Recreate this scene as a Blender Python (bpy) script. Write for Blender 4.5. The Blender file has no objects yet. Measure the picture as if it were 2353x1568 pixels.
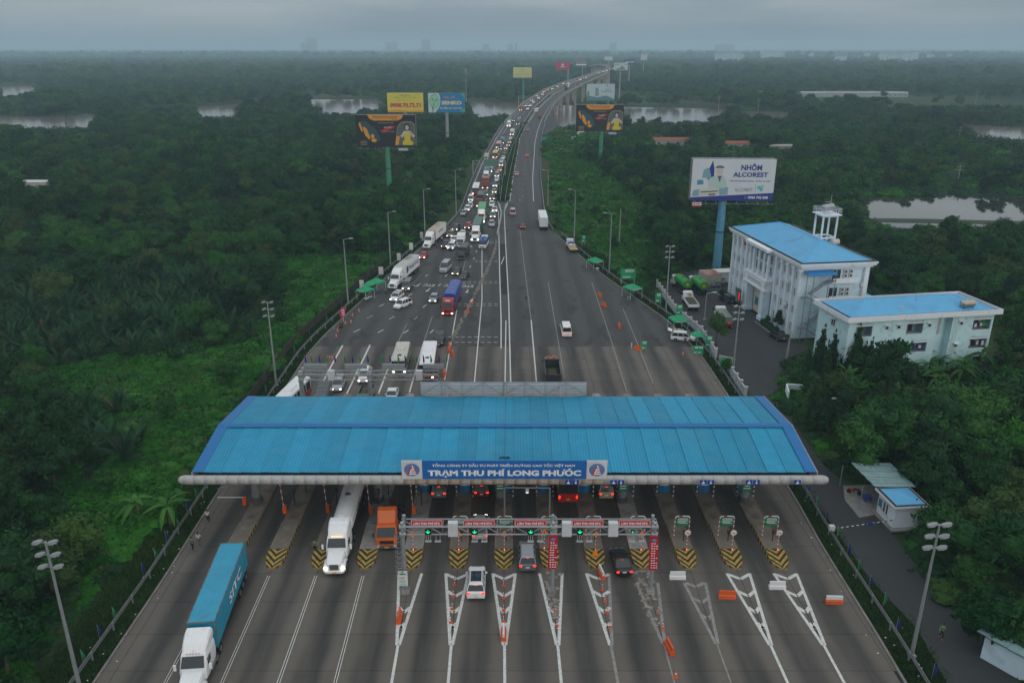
import bpy, math, random
import numpy as np
from mathutils import Vector, Matrix, Euler
sc = bpy.context.scene
COL = sc.collection
R = math.radians
random.seed(7)

# ------------------------------------------------------------------ camera
CAMH = 52.0; PITCH = R(20.16); FPX = 28/36*2352
cam_d = bpy.data.cameras.new('camera'); cam = bpy.data.objects.new('camera', cam_d); COL.objects.link(cam)
cam_d.lens = 28; cam_d.sensor_width = 36; cam_d.clip_start = .5; cam_d.clip_end = 60000
cam.location = (0, 0, CAMH); cam.rotation_euler = (R(90)-PITCH, 0, 0)
sc.camera = cam

# ------------------------------------------------------------------ light
w = bpy.data.worlds.new("World"); sc.world = w; w.use_nodes = True
nt = w.node_tree; nt.nodes.clear()
def N(t, typ, **k):
    n = t.nodes.new(typ)
    for a, b in k.items(): setattr(n, a, b)
    return n
out = N(nt, 'ShaderNodeOutputWorld'); bg = N(nt, 'ShaderNodeBackground')
sky = N(nt, 'ShaderNodeTexSky', sky_type='NISHITA', sun_disc=False)
sky.sun_elevation = R(16); sky.sun_rotation = R(150); sky.dust_density = 3; sky.air_density = 1.0
tc = N(nt, 'ShaderNodeTexCoord'); sep = N(nt, 'ShaderNodeSeparateXYZ')
ramp = N(nt, 'ShaderNodeValToRGB')
cr = ramp.color_ramp
cr.elements[0].position = 0; cr.elements[0].color = (.190, .222, .252, 1)
cr.elements[1].position = 1; cr.elements[1].color = (.80, .84, .87, 1)
e = cr.elements.new(.05); e.color = (.318, .360, .400, 1)
e = cr.elements.new(.16); e.color = (.43, .475, .50, 1)
e = cr.elements.new(.45); e.color = (.60, .64, .67, 1)
mp = N(nt, 'ShaderNodeMapping'); mp.inputs['Scale'].default_value = (1.3, 1.3, 9)
noi = N(nt, 'ShaderNodeTexNoise'); noi.inputs['Scale'].default_value = 2.2; noi.inputs['Detail'].default_value = 6
cl = N(nt, 'ShaderNodeValToRGB'); cl.color_ramp.elements[0].position = .40; cl.color_ramp.elements[1].position = .68
cl.color_ramp.elements[0].color = (.80, .84, .88, 1); cl.color_ramp.elements[1].color = (1.30, 1.22, 1.17, 1)
mul = N(nt, 'ShaderNodeMix', data_type='RGBA', blend_type='MULTIPLY'); mul.inputs[0].default_value = 1
sc10 = N(nt, 'ShaderNodeMix', data_type='RGBA', blend_type='MULTIPLY'); sc10.inputs[0].default_value = 1
sc10.inputs[7].default_value = (10, 10, 10, 1)
mx = N(nt, 'ShaderNodeMix', data_type='RGBA'); mx.inputs[0].default_value = .9
L = nt.links.new
L(tc.outputs['Generated'], sep.inputs[0]); L(sep.outputs['Z'], ramp.inputs[0])
L(tc.outputs['Generated'], mp.inputs[0]); L(mp.outputs[0], noi.inputs['Vector']); L(noi.outputs[0], cl.inputs[0])
L(ramp.outputs[0], mul.inputs[6]); L(cl.outputs[0], mul.inputs[7])
L(mul.outputs[2], sc10.inputs[6])
L(sky.outputs[0], mx.inputs[6]); L(sc10.outputs[2], mx.inputs[7])
L(mx.outputs[2], bg.inputs[0]); bg.inputs[1].default_value = .115
L(bg.outputs[0], out.inputs[0])
sd = bpy.data.lights.new('sun', 'SUN'); sd.energy = .5; sd.angle = R(20); sd.color = (1, .95, .9)
sun = bpy.data.objects.new('sun', sd); COL.objects.link(sun)
# same direction as the sky's sun (elevation 16, rotation 150)
sun.rotation_euler = (R(90-16), 0, R(180-150))
sc.view_settings.view_transform = 'Standard'; sc.view_settings.look = 'None'
sc.view_settings.gamma = 1; sc.view_settings.exposure = 0.0; sc.view_settings.use_curve_mapping = False
sc.cycles.volume_bounces = 1; sc.cycles.max_bounces = 6; sc.cycles.transparent_max_bounces = 8

# ------------------------------------------------------------------ pixel -> place
CP, SP = math.cos(PITCH), math.sin(PITCH)
def ray(px, py):
    v = (px-1176)/FPX; q = (784-py)/FPX
    return v, CP+q*SP, -SP+q*CP
def P(px, py, z=0.0):
    a, b, c = ray(px, py); t = (z-CAMH)/c
    return Vector((a*t, b*t, z))
def PY(px, py, Y):
    a, b, c = ray(px, py); t = Y/b
    return Vector((a*t, Y, CAMH+c*t))
def toV(X, Y, Z):
    f = Y*CP-(Z-CAMH)*SP; u = Y*SP+(Z-CAMH)*CP
    return 1176+FPX*X/f, 784-FPX*u/f
def prof(Y):
    if Y < 400: return 0.0
    if Y < 520: return .045*(Y-400)**2/240
    if Y < 950: return 2.7+.045*(Y-520)
    if Y < 1550: u = Y-950; return 22.05+.045*u-.045*u*u/600
    return 22.05-.045*(Y-1550)
def PR(px, py):
    a, b, c = ray(px, py); k = -c/b
    lo, hi = 30.0, 30.0
    while hi < 1600 and CAMH-hi*k > prof(hi): lo = hi; hi += 4
    for _ in range(20):
        m = (lo+hi)/2
        if CAMH-m*k > prof(m): lo = m
        else: hi = m
    return Vector((a/b*hi, hi, prof(hi)))
RDX = -.01334                     # the road runs along (RDX, 1)
def LX(lx, Y, z=0.0): return Vector((lx+RDX*Y, Y, z))
RANG = math.atan2(-RDX, 1)        # yaw of an object whose +Y is the road's direction

# ------------------------------------------------------------------ materials
MATS = {}
def mat(name, col, rough=.7, metal=0., var=.12, scale=1.5, bump=0., emit=0., spec=.4, dirt=None, hue=0., coord='Object', alpha=1.):
    if name in MATS: return MATS[name]
    m = bpy.data.materials.new(name); m.use_nodes = True; t = m.node_tree; b = t.nodes['Principled BSDF']
    col = tuple(col)+(1,) if len(col) == 3 else col
    b.inputs['Roughness'].default_value = rough; b.inputs['Metallic'].default_value = metal
    b.inputs['Specular IOR Level'].default_value = spec
    if emit:
        b.inputs['Emission Color'].default_value = col; b.inputs['Emission Strength'].default_value = emit
    if var > 0:
        tcn = N(t, 'ShaderNodeTexCoord') if coord != 'Position' else N(t, 'ShaderNodeNewGeometry'); n = N(t, 'ShaderNodeTexNoise')
        n.inputs['Scale'].default_value = scale; n.inputs['Detail'].default_value = 5; n.inputs['Roughness'].default_value = .65
        t.links.new(tcn.outputs[coord], n.inputs['Vector'])
        mr = N(t, 'ShaderNodeMapRange'); mr.inputs[1].default_value = .3; mr.inputs[2].default_value = .7
        mr.inputs[3].default_value = 1-var; mr.inputs[4].default_value = 1+var
        t.links.new(n.outputs[0], mr.inputs[0])
        hs = N(t, 'ShaderNodeHueSaturation'); hs.inputs['Color'].default_value = col
        t.links.new(mr.outputs[0], hs.inputs['Value'])
        last = hs.outputs[0]
        if coord == 'Position':
            oi = N(t, 'ShaderNodeObjectInfo'); rr_ = N(t, 'ShaderNodeMapRange'); rr_.inputs[3].default_value = .86; rr_.inputs[4].default_value = 1.12
            t.links.new(oi.outputs['Random'], rr_.inputs[0]); h2 = N(t, 'ShaderNodeHueSaturation'); t.links.new(last, h2.inputs['Color']); t.links.new(rr_.outputs[0], h2.inputs['Value']); last = h2.outputs[0]
        if dirt:
            n2 = N(t, 'ShaderNodeTexNoise'); n2.inputs['Scale'].default_value = dirt[1]; n2.inputs['Detail'].default_value = 6
            t.links.new(tcn.outputs[coord], n2.inputs['Vector'])
            r2 = N(t, 'ShaderNodeMapRange'); r2.inputs[1].default_value = dirt[2]; r2.inputs[2].default_value = dirt[2]+.12
            r2.inputs[4].default_value = dirt[3] if len(dirt) > 3 else .7
            t.links.new(n2.outputs[0], r2.inputs[0])
            mm = N(t, 'ShaderNodeMix', data_type='RGBA'); mm.inputs[7].default_value = tuple(dirt[0])+(1,)
            t.links.new(r2.outputs[0], mm.inputs[0]); t.links.new(last, mm.inputs[6]); last = mm.outputs[2]
        t.links.new(last, b.inputs['Base Color'])
        if bump:
            bp = N(t, 'ShaderNodeBump'); bp.inputs['Strength'].default_value = bump; bp.inputs['Distance'].default_value = .05
            t.links.new(n.outputs[0], bp.inputs['Height']); t.links.new(bp.outputs[0], b.inputs['Normal'])
    else: b.inputs['Base Color'].default_value = col
    MATS[name] = m
    return m
def foliage(name, c1, c2, rand=.35, trans=.25):
    if name in MATS: return MATS[name]
    m = bpy.data.materials.new(name); m.use_nodes = True; t = m.node_tree; b = t.nodes['Principled BSDF']
    g = N(t, 'ShaderNodeNewGeometry'); oi = N(t, 'ShaderNodeObjectInfo')
    tcn = N(t, 'ShaderNodeTexCoord')
    n = N(t, 'ShaderNodeTexNoise'); n.inputs['Scale'].default_value = .03; n.inputs['Detail'].default_value = 3
    t.links.new(g.outputs['Position'], n.inputs['Vector'])
    a = N(t, 'ShaderNodeMath', operation='MULTIPLY_ADD'); a.inputs[1].default_value = .45
    t.links.new(g.outputs['Random Per Island'], a.inputs[0])
    a2 = N(t, 'ShaderNodeMath', operation='MULTIPLY_ADD'); a2.inputs[1].default_value = .75; a2.inputs[2].default_value = -.35
    t.links.new(oi.outputs['Random'], a2.inputs[0]); t.links.new(a2.outputs[0], a.inputs[2])
    a3 = N(t, 'ShaderNodeMath', operation='MULTIPLY_ADD'); a3.inputs[1].default_value = 1.6; a3.inputs[2].default_value = -.65
    t.links.new(n.outputs[0], a3.inputs[0])
    a4 = N(t, 'ShaderNodeMath', operation='ADD'); a4.use_clamp = True
    t.links.new(a.outputs[0], a4.inputs[0]); t.links.new(a3.outputs[0], a4.inputs[1])
    mm = N(t, 'ShaderNodeMix', data_type='RGBA'); mm.inputs[6].default_value = tuple(c1)+(1,); mm.inputs[7].default_value = tuple(c2)+(1,)
    t.links.new(a4.outputs[0], mm.inputs[0])
    ol = N(t, 'ShaderNodeMapRange', interpolation_type='SMOOTHSTEP'); ol.inputs[1].default_value = .80; ol.inputs[2].default_value = .98; ol.inputs[4].default_value = .6
    m3 = N(t, 'ShaderNodeMath', operation='FRACT'); m4 = N(t, 'ShaderNodeMath', operation='MULTIPLY'); m4.inputs[1].default_value = 7.31
    t.links.new(oi.outputs['Random'], m4.inputs[0]); t.links.new(m4.outputs[0], m3.inputs[0]); t.links.new(m3.outputs[0], ol.inputs[0])
    mo = N(t, 'ShaderNodeMix', data_type='RGBA'); mo.inputs[7].default_value = (.060, .088, .026, 1)
    t.links.new(ol.outputs[0], mo.inputs[0]); t.links.new(mm.outputs[2], mo.inputs[6]); t.links.new(mo.outputs[2], b.inputs['Base Color'])
    b.inputs['Roughness'].default_value = .75; b.inputs['Specular IOR Level'].default_value = .15
    MATS[name] = m
    return m

# ------------------------------------------------------------------ mesh builder
class MB:
    def __init__(s): s.v = []; s.f = []; s.m = []; s.mats = []; s.cur = 0; s.T = None
    def use(s, m):
        if m not in s.mats: s.mats.append(m)
        s.cur = s.mats.index(m); return s
    def add(s, vs, fs):
        o = len(s.v)
        if s.T is not None: vs = [tuple(s.T @ Vector(v)) for v in vs]
        s.v += [tuple(v) for v in vs]; s.f += [tuple(i+o for i in f) for f in fs]; s.m += [s.cur]*len(fs)
        return s
    def box(s, c, d, rz=0., taper=1., rx=0., ry=0.):
        hx, hy, hz = d[0]/2, d[1]/2, d[2]/2
        pts = [(-hx, -hy, -hz), (hx, -hy, -hz), (hx, hy, -hz), (-hx, hy, -hz),
               (-hx*taper, -hy*taper, hz), (hx*taper, -hy*taper, hz), (hx*taper, hy*taper, hz), (-hx*taper, hy*taper, hz)]
        if rz or rx or ry:
            E = Euler((rx, ry, rz)).to_matrix(); pts = [E @ Vector(p) for p in pts]
        pts = [(p[0]+c[0], p[1]+c[1], p[2]+c[2]) for p in pts]
        return s.add(pts, [(0, 3, 2, 1), (4, 5, 6, 7), (0, 1, 5, 4), (1, 2, 6, 5), (2, 3, 7, 6), (3, 0, 4, 7)])
    def rod(s, a, b, r0, r1=None, n=6, cap=True):
        a = Vector(a); b = Vector(b); r1 = r0 if r1 is None else r1
        d = (b-a); d = d.normalized() if d.length > 1e-6 else Vector((0, 0, 1))
        u = d.orthogonal().normalized(); w_ = d.cross(u)
        vs = []
        for c, r in ((a, r0), (b, r1)):
            for i in range(n):
                t = 2*math.pi*i/n; vs.append(c+(u*math.cos(t)+w_*math.sin(t))*r)
        fs = [(i, (i+1) % n, n+(i+1) % n, n+i) for i in range(n)]
        if cap: fs += [tuple(range(n-1, -1, -1)), tuple(range(n, 2*n))]
        return s.add(vs, fs)
    def path(s, pts, r, n=6):
        for a, b in zip(pts[:-1], pts[1:]): s.rod(a, b, r, n=n)
        return s
    def prism(s, poly, z0, z1):                      # polygon in XY, extruded
        n = len(poly)
        vs = [(p[0], p[1], z0) for p in poly]+[(p[0], p[1], z1) for p in poly]
        ar = sum(poly[i][0]*poly[(i+1) % n][1]-poly[(i+1) % n][0]*poly[i][1] for i in range(n))
        fs = [(i, (i+1) % n, n+(i+1) % n, n+i) for i in range(n)]+[tuple(range(n-1, -1, -1)), tuple(range(n, 2*n))]
        if ar < 0: fs = [f[::-1] for f in fs]
        return s.add(vs, fs)
    def side(s, prof_, x0, x1, inset=0.):            # profile in YZ, extruded along X
        n = len(prof_)
        vs = [(x0, p[0], p[1]) for p in prof_]+[(x1, p[0], p[1]) for p in prof_]
        ar = sum(prof_[i][0]*prof_[(i+1) % n][1]-prof_[(i+1) % n][0]*prof_[i][1] for i in range(n))
        fs = [(i, (i+1) % n, n+(i+1) % n, n+i) for i in range(n)]+[tuple(range(n-1, -1, -1)), tuple(range(n, 2*n))]
        if ar < 0: fs = [f[::-1] for f in fs]
        return s.add(vs, fs)
    def quad(s, a, b, c, d): return s.add([a, b, c, d], [(0, 1, 2, 3)])
    def loft(s, rings, cap=True, closed=True):
        n = len(rings[0]); vs = [p for r in rings for p in r]; fs = []
        for k in range(len(rings)-1):
            for i in range(n if closed else n-1):
                j = (i+1) % n; fs.append((k*n+i, k*n+j, (k+1)*n+j, (k+1)*n+i))
        if cap: fs += [tuple(range(n-1, -1, -1)), tuple(range((len(rings)-1)*n, len(rings)*n))]
        return s.add(vs, fs)
    def ball(s, c, r, n=8, m=5, sc_=(1, 1, 1)):
        rings = []
        for k in range(1, m):
            t = math.pi*k/m
            rings.append([(c[0]+r*sc_[0]*math.sin(t)*math.cos(2*math.pi*i/n), c[1]+r*sc_[1]*math.sin(t)*math.sin(2*math.pi*i/n), c[2]-r*sc_[2]*math.cos(t)) for i in range(n)])
        return s.loft(rings)
    def mesh(s, name, m=None, smooth=False):
        me = bpy.data.meshes.new(name); me.from_pydata(s.v, [], s.f)
        ms = s.mats if s.mats else [m]
        for x in ms: me.materials.append(x)
        if len(ms) > 1: me.polygons.foreach_set('material_index', s.m)
        if smooth: me.polygons.foreach_set('use_smooth', [True]*len(s.f))
        me.update(); return me
    def build(s, name, m=None, parent=None, loc=(0, 0, 0), rz=0, smooth=False):
        return put(name, s.mesh(name, m, smooth), parent, loc, rz)
def put(name, me, parent=None, loc=(0, 0, 0), rz=0):
    o = bpy.data.objects.new(name, me); COL.objects.link(o); o.location = loc; o.rotation_euler = (0, 0, rz)
    if parent is not None: o.parent = parent
    return o
def tag(o, label=None, cat=None, group=None, kind=None):
    if label: o['label'] = label
    if cat: o['category'] = cat
    if group: o['group'] = group
    if kind: o['kind'] = kind
    return o
def thing(name, label, cat, loc=(0, 0, 0), rz=0, group=None):
    return tag(put(name, None, None, loc, rz), label, cat, group)
KIDS = {}
def kids(o):
    return [c for c in o.children]
def dup(src, loc, rz, label=None, group=None, scale=None):
    r = src.copy(); COL.objects.link(r); r.location = loc; r.rotation_euler = (0, 0, rz)
    if label: r['label'] = label
    if group: r['group'] = group
    if scale: r.scale = (scale,)*3 if not hasattr(scale, '__len__') else scale
    for ch in KIDS.setdefault(src.name, kids(src)):
        c = ch.copy(); COL.objects.link(c); c.parent = r
        for g in KIDS.setdefault(ch.name, kids(ch)):
            d = g.copy(); COL.objects.link(d); d.parent = c
    return r
# lettering: flat text, centred, facing -Y, up +Z, scaled to a width
def text_mesh(txt, mt, height=None, width=None, bold=.0, flat=False, align='CENTER', ext=.004):
    cu = bpy.data.curves.new('t', 'FONT'); cu.body = txt; cu.align_x = align; cu.align_y = 'CENTER'; cu.offset = bold; cu.extrude = 0
    cu.resolution_u = 2
    ob = bpy.data.objects.new('t', cu); COL.objects.link(ob)
    dg = bpy.context.evaluated_depsgraph_get()
    me = bpy.data.meshes.new_from_object(ob.evaluated_get(dg))
    bpy.data.objects.remove(ob); bpy.data.curves.remove(cu)
    n = len(me.vertices); a = np.empty(n*3, np.float32); me.vertices.foreach_get('co', a); a = a.reshape(n, 3)
    if n:
        mn, mxx = a.min(0), a.max(0)
        a[:, 0] -= (mn[0]+mxx[0])/2 if align == 'CENTER' else 0
        a[:, 1] -= (mn[1]+mxx[1])/2
        sx = sy = 1
        if height: sx = sy = height/(mxx[1]-mn[1])
        if width: sx = width/(mxx[0]-mn[0]); sy = sy if height else sx
        a[:, 0] *= sx; a[:, 1] *= sy
        if not flat: a = np.stack([a[:, 0], a[:, 2]*0, a[:, 1]], 1)
        me.vertices.foreach_set('co', a.astype(np.float32).ravel())
    me.materials.clear(); me.materials.append(mt); me.update()
    return me
def lettering(txt, mt, parent, loc, rz=0, name='lettering', **k):
    o = put(name, text_mesh(txt, mt, **k), parent, loc, rz); return o
# ------------------------------------------------------------------ road edges as functions of Y
def edge(pts):
    a = sorted([(v.y, v.x) for v in (PR(*p) for p in pts)])
    ys = [q[0] for q in a]; xs = [q[1] for q in a]
    # beyond both ends: go on in the last direction
    def f(Y):
        if Y < ys[0]: return xs[0]+(xs[1]-xs[0])/(ys[1]-ys[0])*(Y-ys[0])
        if Y > ys[-1]: return xs[-1]+(xs[-1]-xs[-3])/(ys[-1]-ys[-3])*140*(1-math.exp(-(Y-ys[-1])/140))
        return float(np.interp(Y, ys, xs))
    return f
EL = edge([(218,1568),(383,1322),(487,1155),(708,813),(748,768),(827,695),(890,634),(953,580),(1030,520),(1056,491),(1063,478),(1085,415),(1103,374),(1134,320),(1160,280),(1200,238),(1247,208),(1291,191),(1332,179),(1378,164)])
ER = edge([(2077,1568),(2013,1459),(1957,1369),(1889,1260),(1822,1140),(1634,853),(1608,815),(1535,738),(1470,692),(1382,630),(1330,586),(1259,522),(1247,480),(1240,411),(1241,327),(1246,299),(1256,271),(1270,245),(1296,219),(1332,198),(1385,174)])
ML = edge([(1143,461),(1150,410),(1161,372),(1174,335),(1193,299),(1226,250),(1262,217),(1310,189),(1381,165)])
MR = edge([(1166,466),(1174,411),(1182,370),(1191,318),(1204,292),(1234,252),(1270,218),(1315,190.5),(1383,166)])
YG = P(1152, 466).y      # where the median begins
YC = 139.0               # concrete plaza ends, asphalt begins
SOIL = -.3

def ribbon(mb, fl, fr, Ys, dz=0., zf=prof):
    vs = []
    for Y in Ys: vs += [(fl(Y), Y, zf(Y)+dz), (fr(Y), Y, zf(Y)+dz)]
    fs = [(2*i, 2*i+1, 2*i+3, 2*i+2) for i in range(len(Ys)-1)]
    mb.add(vs, fs); return mb
def smooth_dist(a, b): return np.arange(a, b+.01, 5.0)

# asphalt / concrete with real wear: oil-darkened wheel tracks, patches, cracks
def pavement(name, base, dark, lane=4.95, off=0., amt=.55, stain=.5, patch=None):
    m = bpy.data.materials.new(name); m.use_nodes = True; t = m.node_tree; b = t.nodes['Principled BSDF']; l = t.links.new
    g = N(t, 'ShaderNodeNewGeometry'); s = N(t, 'ShaderNodeSeparateXYZ'); l(g.outputs['Position'], s.inputs[0])
    a = N(t, 'ShaderNodeMath', operation='MULTIPLY_ADD'); a.inputs[1].default_value = -RDX; l(s.outputs['Y'], a.inputs[0]); l(s.outputs['X'], a.inputs[2])
    n0 = N(t, 'ShaderNodeTexNoise'); n0.inputs['Scale'].default_value = .12; n0.inputs['Detail'].default_value = 3
    l(g.outputs['Position'], n0.inputs['Vector'])
    wob = N(t, 'ShaderNodeMath', operation='MULTIPLY_ADD'); wob.inputs[1].default_value = 1.6; l(n0.outputs[0], wob.inputs[0]); l(a.outputs[0], wob.inputs[2])
    ph = N(t, 'ShaderNodeMath', operation='MULTIPLY_ADD'); ph.inputs[1].default_value = 2*math.pi/lane; ph.inputs[2].default_value = -(off+.8)*2*math.pi/lane
    l(wob.outputs[0], ph.inputs[0])
    co = N(t, 'ShaderNodeMath', operation='COSINE'); l(ph.outputs[0], co.inputs[0])
    mr = N(t, 'ShaderNodeMapRange', interpolation_type='SMOOTHSTEP'); mr.inputs[1].default_value = .7; mr.inputs[2].default_value = -.9; l(co.outputs[0], mr.inputs[0])
    mp_ = N(t, 'ShaderNodeMapping'); mp_.inputs['Scale'].default_value = (.5, .035, 1); l(g.outputs['Position'], mp_.inputs[0])
    n1 = N(t, 'ShaderNodeTexNoise'); n1.inputs['Scale'].default_value = 1.; n1.inputs['Detail'].default_value = 6; n1.inputs['Roughness'].default_value = .6; l(mp_.outputs[0], n1.inputs['Vector'])
    r1 = N(t, 'ShaderNodeMapRange'); r1.inputs[1].default_value = .3; r1.inputs[2].default_value = .62; r1.inputs[3].default_value = .35; l(n1.outputs[0], r1.inputs[0])
    k = N(t, 'ShaderNodeMath', operation='MULTIPLY'); l(mr.outputs[0], k.inputs[0]); l(r1.outputs[0], k.inputs[1])
    k2 = N(t, 'ShaderNodeMath', operation='MULTIPLY'); k2.inputs[1].default_value = amt; l(k.outputs[0], k2.inputs[0])
    n2 = N(t, 'ShaderNodeTexNoise'); n2.inputs['Scale'].default_value = .16; n2.inputs['Detail'].default_value = 8; n2.inputs['Roughness'].default_value = .62
    mp2 = N(t, 'ShaderNodeMapping'); mp2.inputs['Scale'].default_value = (1.2, .55, 1); l(g.outputs['Position'], mp2.inputs[0]); l(mp2.outputs[0], n2.inputs['Vector'])
    r2 = N(t, 'ShaderNodeMapRange', interpolation_type='SMOOTHSTEP'); r2.inputs[1].default_value = .52; r2.inputs[2].default_value = .66; r2.inputs[4].default_value = stain; l(n2.outputs[0], r2.inputs[0])
    mxx = N(t, 'ShaderNodeMath', operation='MAXIMUM'); l(k2.outputs[0], mxx.inputs[0]); l(r2.outputs[0], mxx.inputs[1])
    n3 = N(t, 'ShaderNodeTexNoise'); n3.inputs['Scale'].default_value = 6; n3.inputs['Detail'].default_value = 6; l(g.outputs['Position'], n3.inputs['Vector'])
    r3 = N(t, 'ShaderNodeMapRange'); r3.inputs[3].default_value = .8; r3.inputs[4].default_value = 1.2; l(n3.outputs[0], r3.inputs[0])
    oi = N(t, 'ShaderNodeObjectInfo'); r4 = N(t, 'ShaderNodeMapRange'); r4.inputs[3].default_value = .92; r4.inputs[4].default_value = 1.08; l(oi.outputs['Random'], r4.inputs[0])
    vv = N(t, 'ShaderNodeMath', operation='MULTIPLY'); l(r3.outputs[0], vv.inputs[0]); l(r4.outputs[0], vv.inputs[1])
    mm = N(t, 'ShaderNodeMix', data_type='RGBA'); mm.inputs[6].default_value = tuple(base)+(1,); mm.inputs[7].default_value = tuple(dark)+(1,); l(mxx.outputs[0], mm.inputs[0])
    hs = N(t, 'ShaderNodeHueSaturation'); l(mm.outputs[2], hs.inputs['Color']); l(vv.outputs[0], hs.inputs['Value']); l(hs.outputs[0], b.inputs['Base Color'])
    b.inputs['Roughness'].default_value = .82; b.inputs['Specular IOR Level'].default_value = .3
    bp = N(t, 'ShaderNodeBump'); bp.inputs['Strength'].default_value = .3; bp.inputs['Distance'].default_value = .01; l(n3.outputs[0], bp.inputs['Height']); l(bp.outputs[0], b.inputs['Normal'])
    return m
M_CONC = pavement('plaza_concrete', (.134, .119, .102), (.036, .036, .035), off=.1, amt=.9, stain=.25)
M_ASPH = pavement('asphalt', (.073, .073, .071), (.026, .027, .028), off=1.0, amt=.5, stain=.7)
M_ASPH2 = pavement('highway_asphalt', (.075, .075, .075), (.046, .047, .048), lane=3.7, amt=.45, stain=.1)
M_YARD = pavement('yard_asphalt', (.034, .037, .038), (.062, .062, .060), lane=9, amt=.3, stain=.45)
M_JOINT = mat('joint_filler', (.03, .028, .026), .95)
M_WHITE = mat('road_paint', (.60, .60, .57), .7, var=.25, scale=3, dirt=((.3, .29, .28), 2.5, .62))
M_FADED = mat('faded_road_paint', (.26, .255, .245), .8, var=.3, scale=2, dirt=((.14, .13, .12), 1.5, .55))
M_KERB = mat('kerb_concrete', (.22, .215, .20), .9, var=.25, scale=1.2)
M_GRASS = foliage('grass_blades', (.014, .045, .009), (.045, .10, .018))

# --- the land, one sheet past the horizon
def land_material():
    m = bpy.data.materials.new('land'); m.use_nodes = True; t = m.node_tree; b = t.nodes['Principled BSDF']; l = t.links.new
    g = N(t, 'ShaderNodeNewGeometry')
    n = N(t, 'ShaderNodeTexNoise'); n.inputs['Scale'].default_value = .004; n.inputs['Detail'].default_value = 8; n.inputs['Roughness'].default_value = .6; l(g.outputs['Position'], n.inputs['Vector'])
    r = N(t, 'ShaderNodeValToRGB'); e = r.color_ramp.elements; e[0].position = .35; e[0].color = (.018, .035, .016, 1); e[1].position = .68; e[1].color = (.075, .085, .035, 1)
    x = e.new(.5); x.color = (.035, .062, .022, 1)
    l(n.outputs[0], r.inputs[0])
    n2 = N(t, 'ShaderNodeTexNoise'); n2.inputs['Scale'].default_value = .6; n2.inputs['Detail'].default_value = 7; l(g.outputs['Position'], n2.inputs['Vector'])
    mr = N(t, 'ShaderNodeMapRange'); mr.inputs[3].default_value = .5; mr.inputs[4].default_value = 1.5; l(n2.outputs[0], mr.inputs[0])
    hs = N(t, 'ShaderNodeHueSaturation'); l(r.outputs[0], hs.inputs['Color']); l(mr.outputs[0], hs.inputs['Value']); l(hs.outputs[0], b.inputs['Base Color'])
    b.inputs['Roughness'].default_value = 1; b.inputs['Specular IOR Level'].default_value = .1
    return m
mb = MB(); S = 26000
mb.quad((-S, -200, SOIL), (S, -200, SOIL), (S, S, SOIL), (-S, S, SOIL))
tag(mb.build('ground', land_material()), kind='structure')

# --- plaza bed and its concrete slabs
b0 = MB(); ribbon(b0, EL, ER, list(np.arange(10, YC+.01, 4.3)), -.03)
for f, s in ((EL, -1), (ER, 1)):                       # skirt of the slab bed
    ribbon(b0, (lambda Y, f=f, s=s: f(Y)-.02*s), (lambda Y, f=f, s=s: f(Y)+.35*s), list(np.arange(10, YC+.01, 4.3)), -.034)
plaza = tag(b0.build('toll_plaza_pavement', M_JOINT), kind='structure')
lane_x = [-24.65+4.95*i for i in range(-3, 15)]
rows = [70.7+4.72*k for k in range(-7, 15)]
for a, c in zip(rows[:-1], rows[1:]):
    c = YC if YC-c < 3 else c
    if a >= YC-3: break
    if 82 < a < 96: pass
    xs = lane_x
    for x0, x1 in zip(xs[:-1], xs[1:]):
        pts = []
        def cl_(lx, Y): return min(max(lx+RDX*Y, EL(Y)), ER(Y))
        p0, p1, p2, p3 = cl_(x0, a), cl_(x1, a), cl_(x1, c), cl_(x0, c)
        if (p1-p0)+(p2-p3) < .6: continue
        g = .022
        s = MB(); s.prism([(p0+g, a+g), (max(p1-g, p0+g+.01), a+g), (max(p2-g, p3+g+.01), c-g), (p3+g, c-g)], -.028, random.uniform(-.002, .002))
        s.build('slab', M_CONC, plaza)
# --- asphalt north of it, and the two carriageways
Ys = list(np.arange(YC, YG, 4)); Ys.append(YG)
b0 = ribbon(MB(), EL, ER, Ys); tag(b0.build('asphalt_road', M_ASPH), kind='structure')
Yb = list(np.arange(YG, 1560, 8))
for nm, fl, fr in (('inbound_carriageway', EL, ML), ('outbound_carriageway', MR, ER)):
    m = MB()
    ribbon(m, fl, fr, Yb)
    for Y0, Y1 in zip(Yb[:-1], Yb[1:]):                # body of embankment / deck edge
        for f, s in ((fl, -1), (fr, 1)):
            d = 1.1 if Y0 > 600 else max(.3, prof(Y0)+.5)
            o = 0. if Y0 > 600 else d*1.2
            if f in (ML, MR): o = 0
            a0, a1 = (f(Y0), Y0, prof(Y0)), (f(Y1), Y1, prof(Y1))
            c0, c1 = (f(Y0)+s*o, Y0, prof(Y0)-d), (f(Y1)+s*o, Y1, prof(Y1)-d)
            m.quad(a0, a1, c1, c0) if s < 0 else m.quad(a0, c0, c1, a1)
    tag(m.build(nm, M_ASPH2), kind='structure')
# gore and green median
M_MED = mat('median_soil', (.05, .06, .03), .95, var=.3)
Ymed = [Y for Y in Yb if Y < 572]
md = ribbon(MB(), lambda Y: ML(Y)+.25, lambda Y: MR(Y)-.25, Ymed, .12); tag(md.build('median_strip', M_MED), kind='structure')
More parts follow.
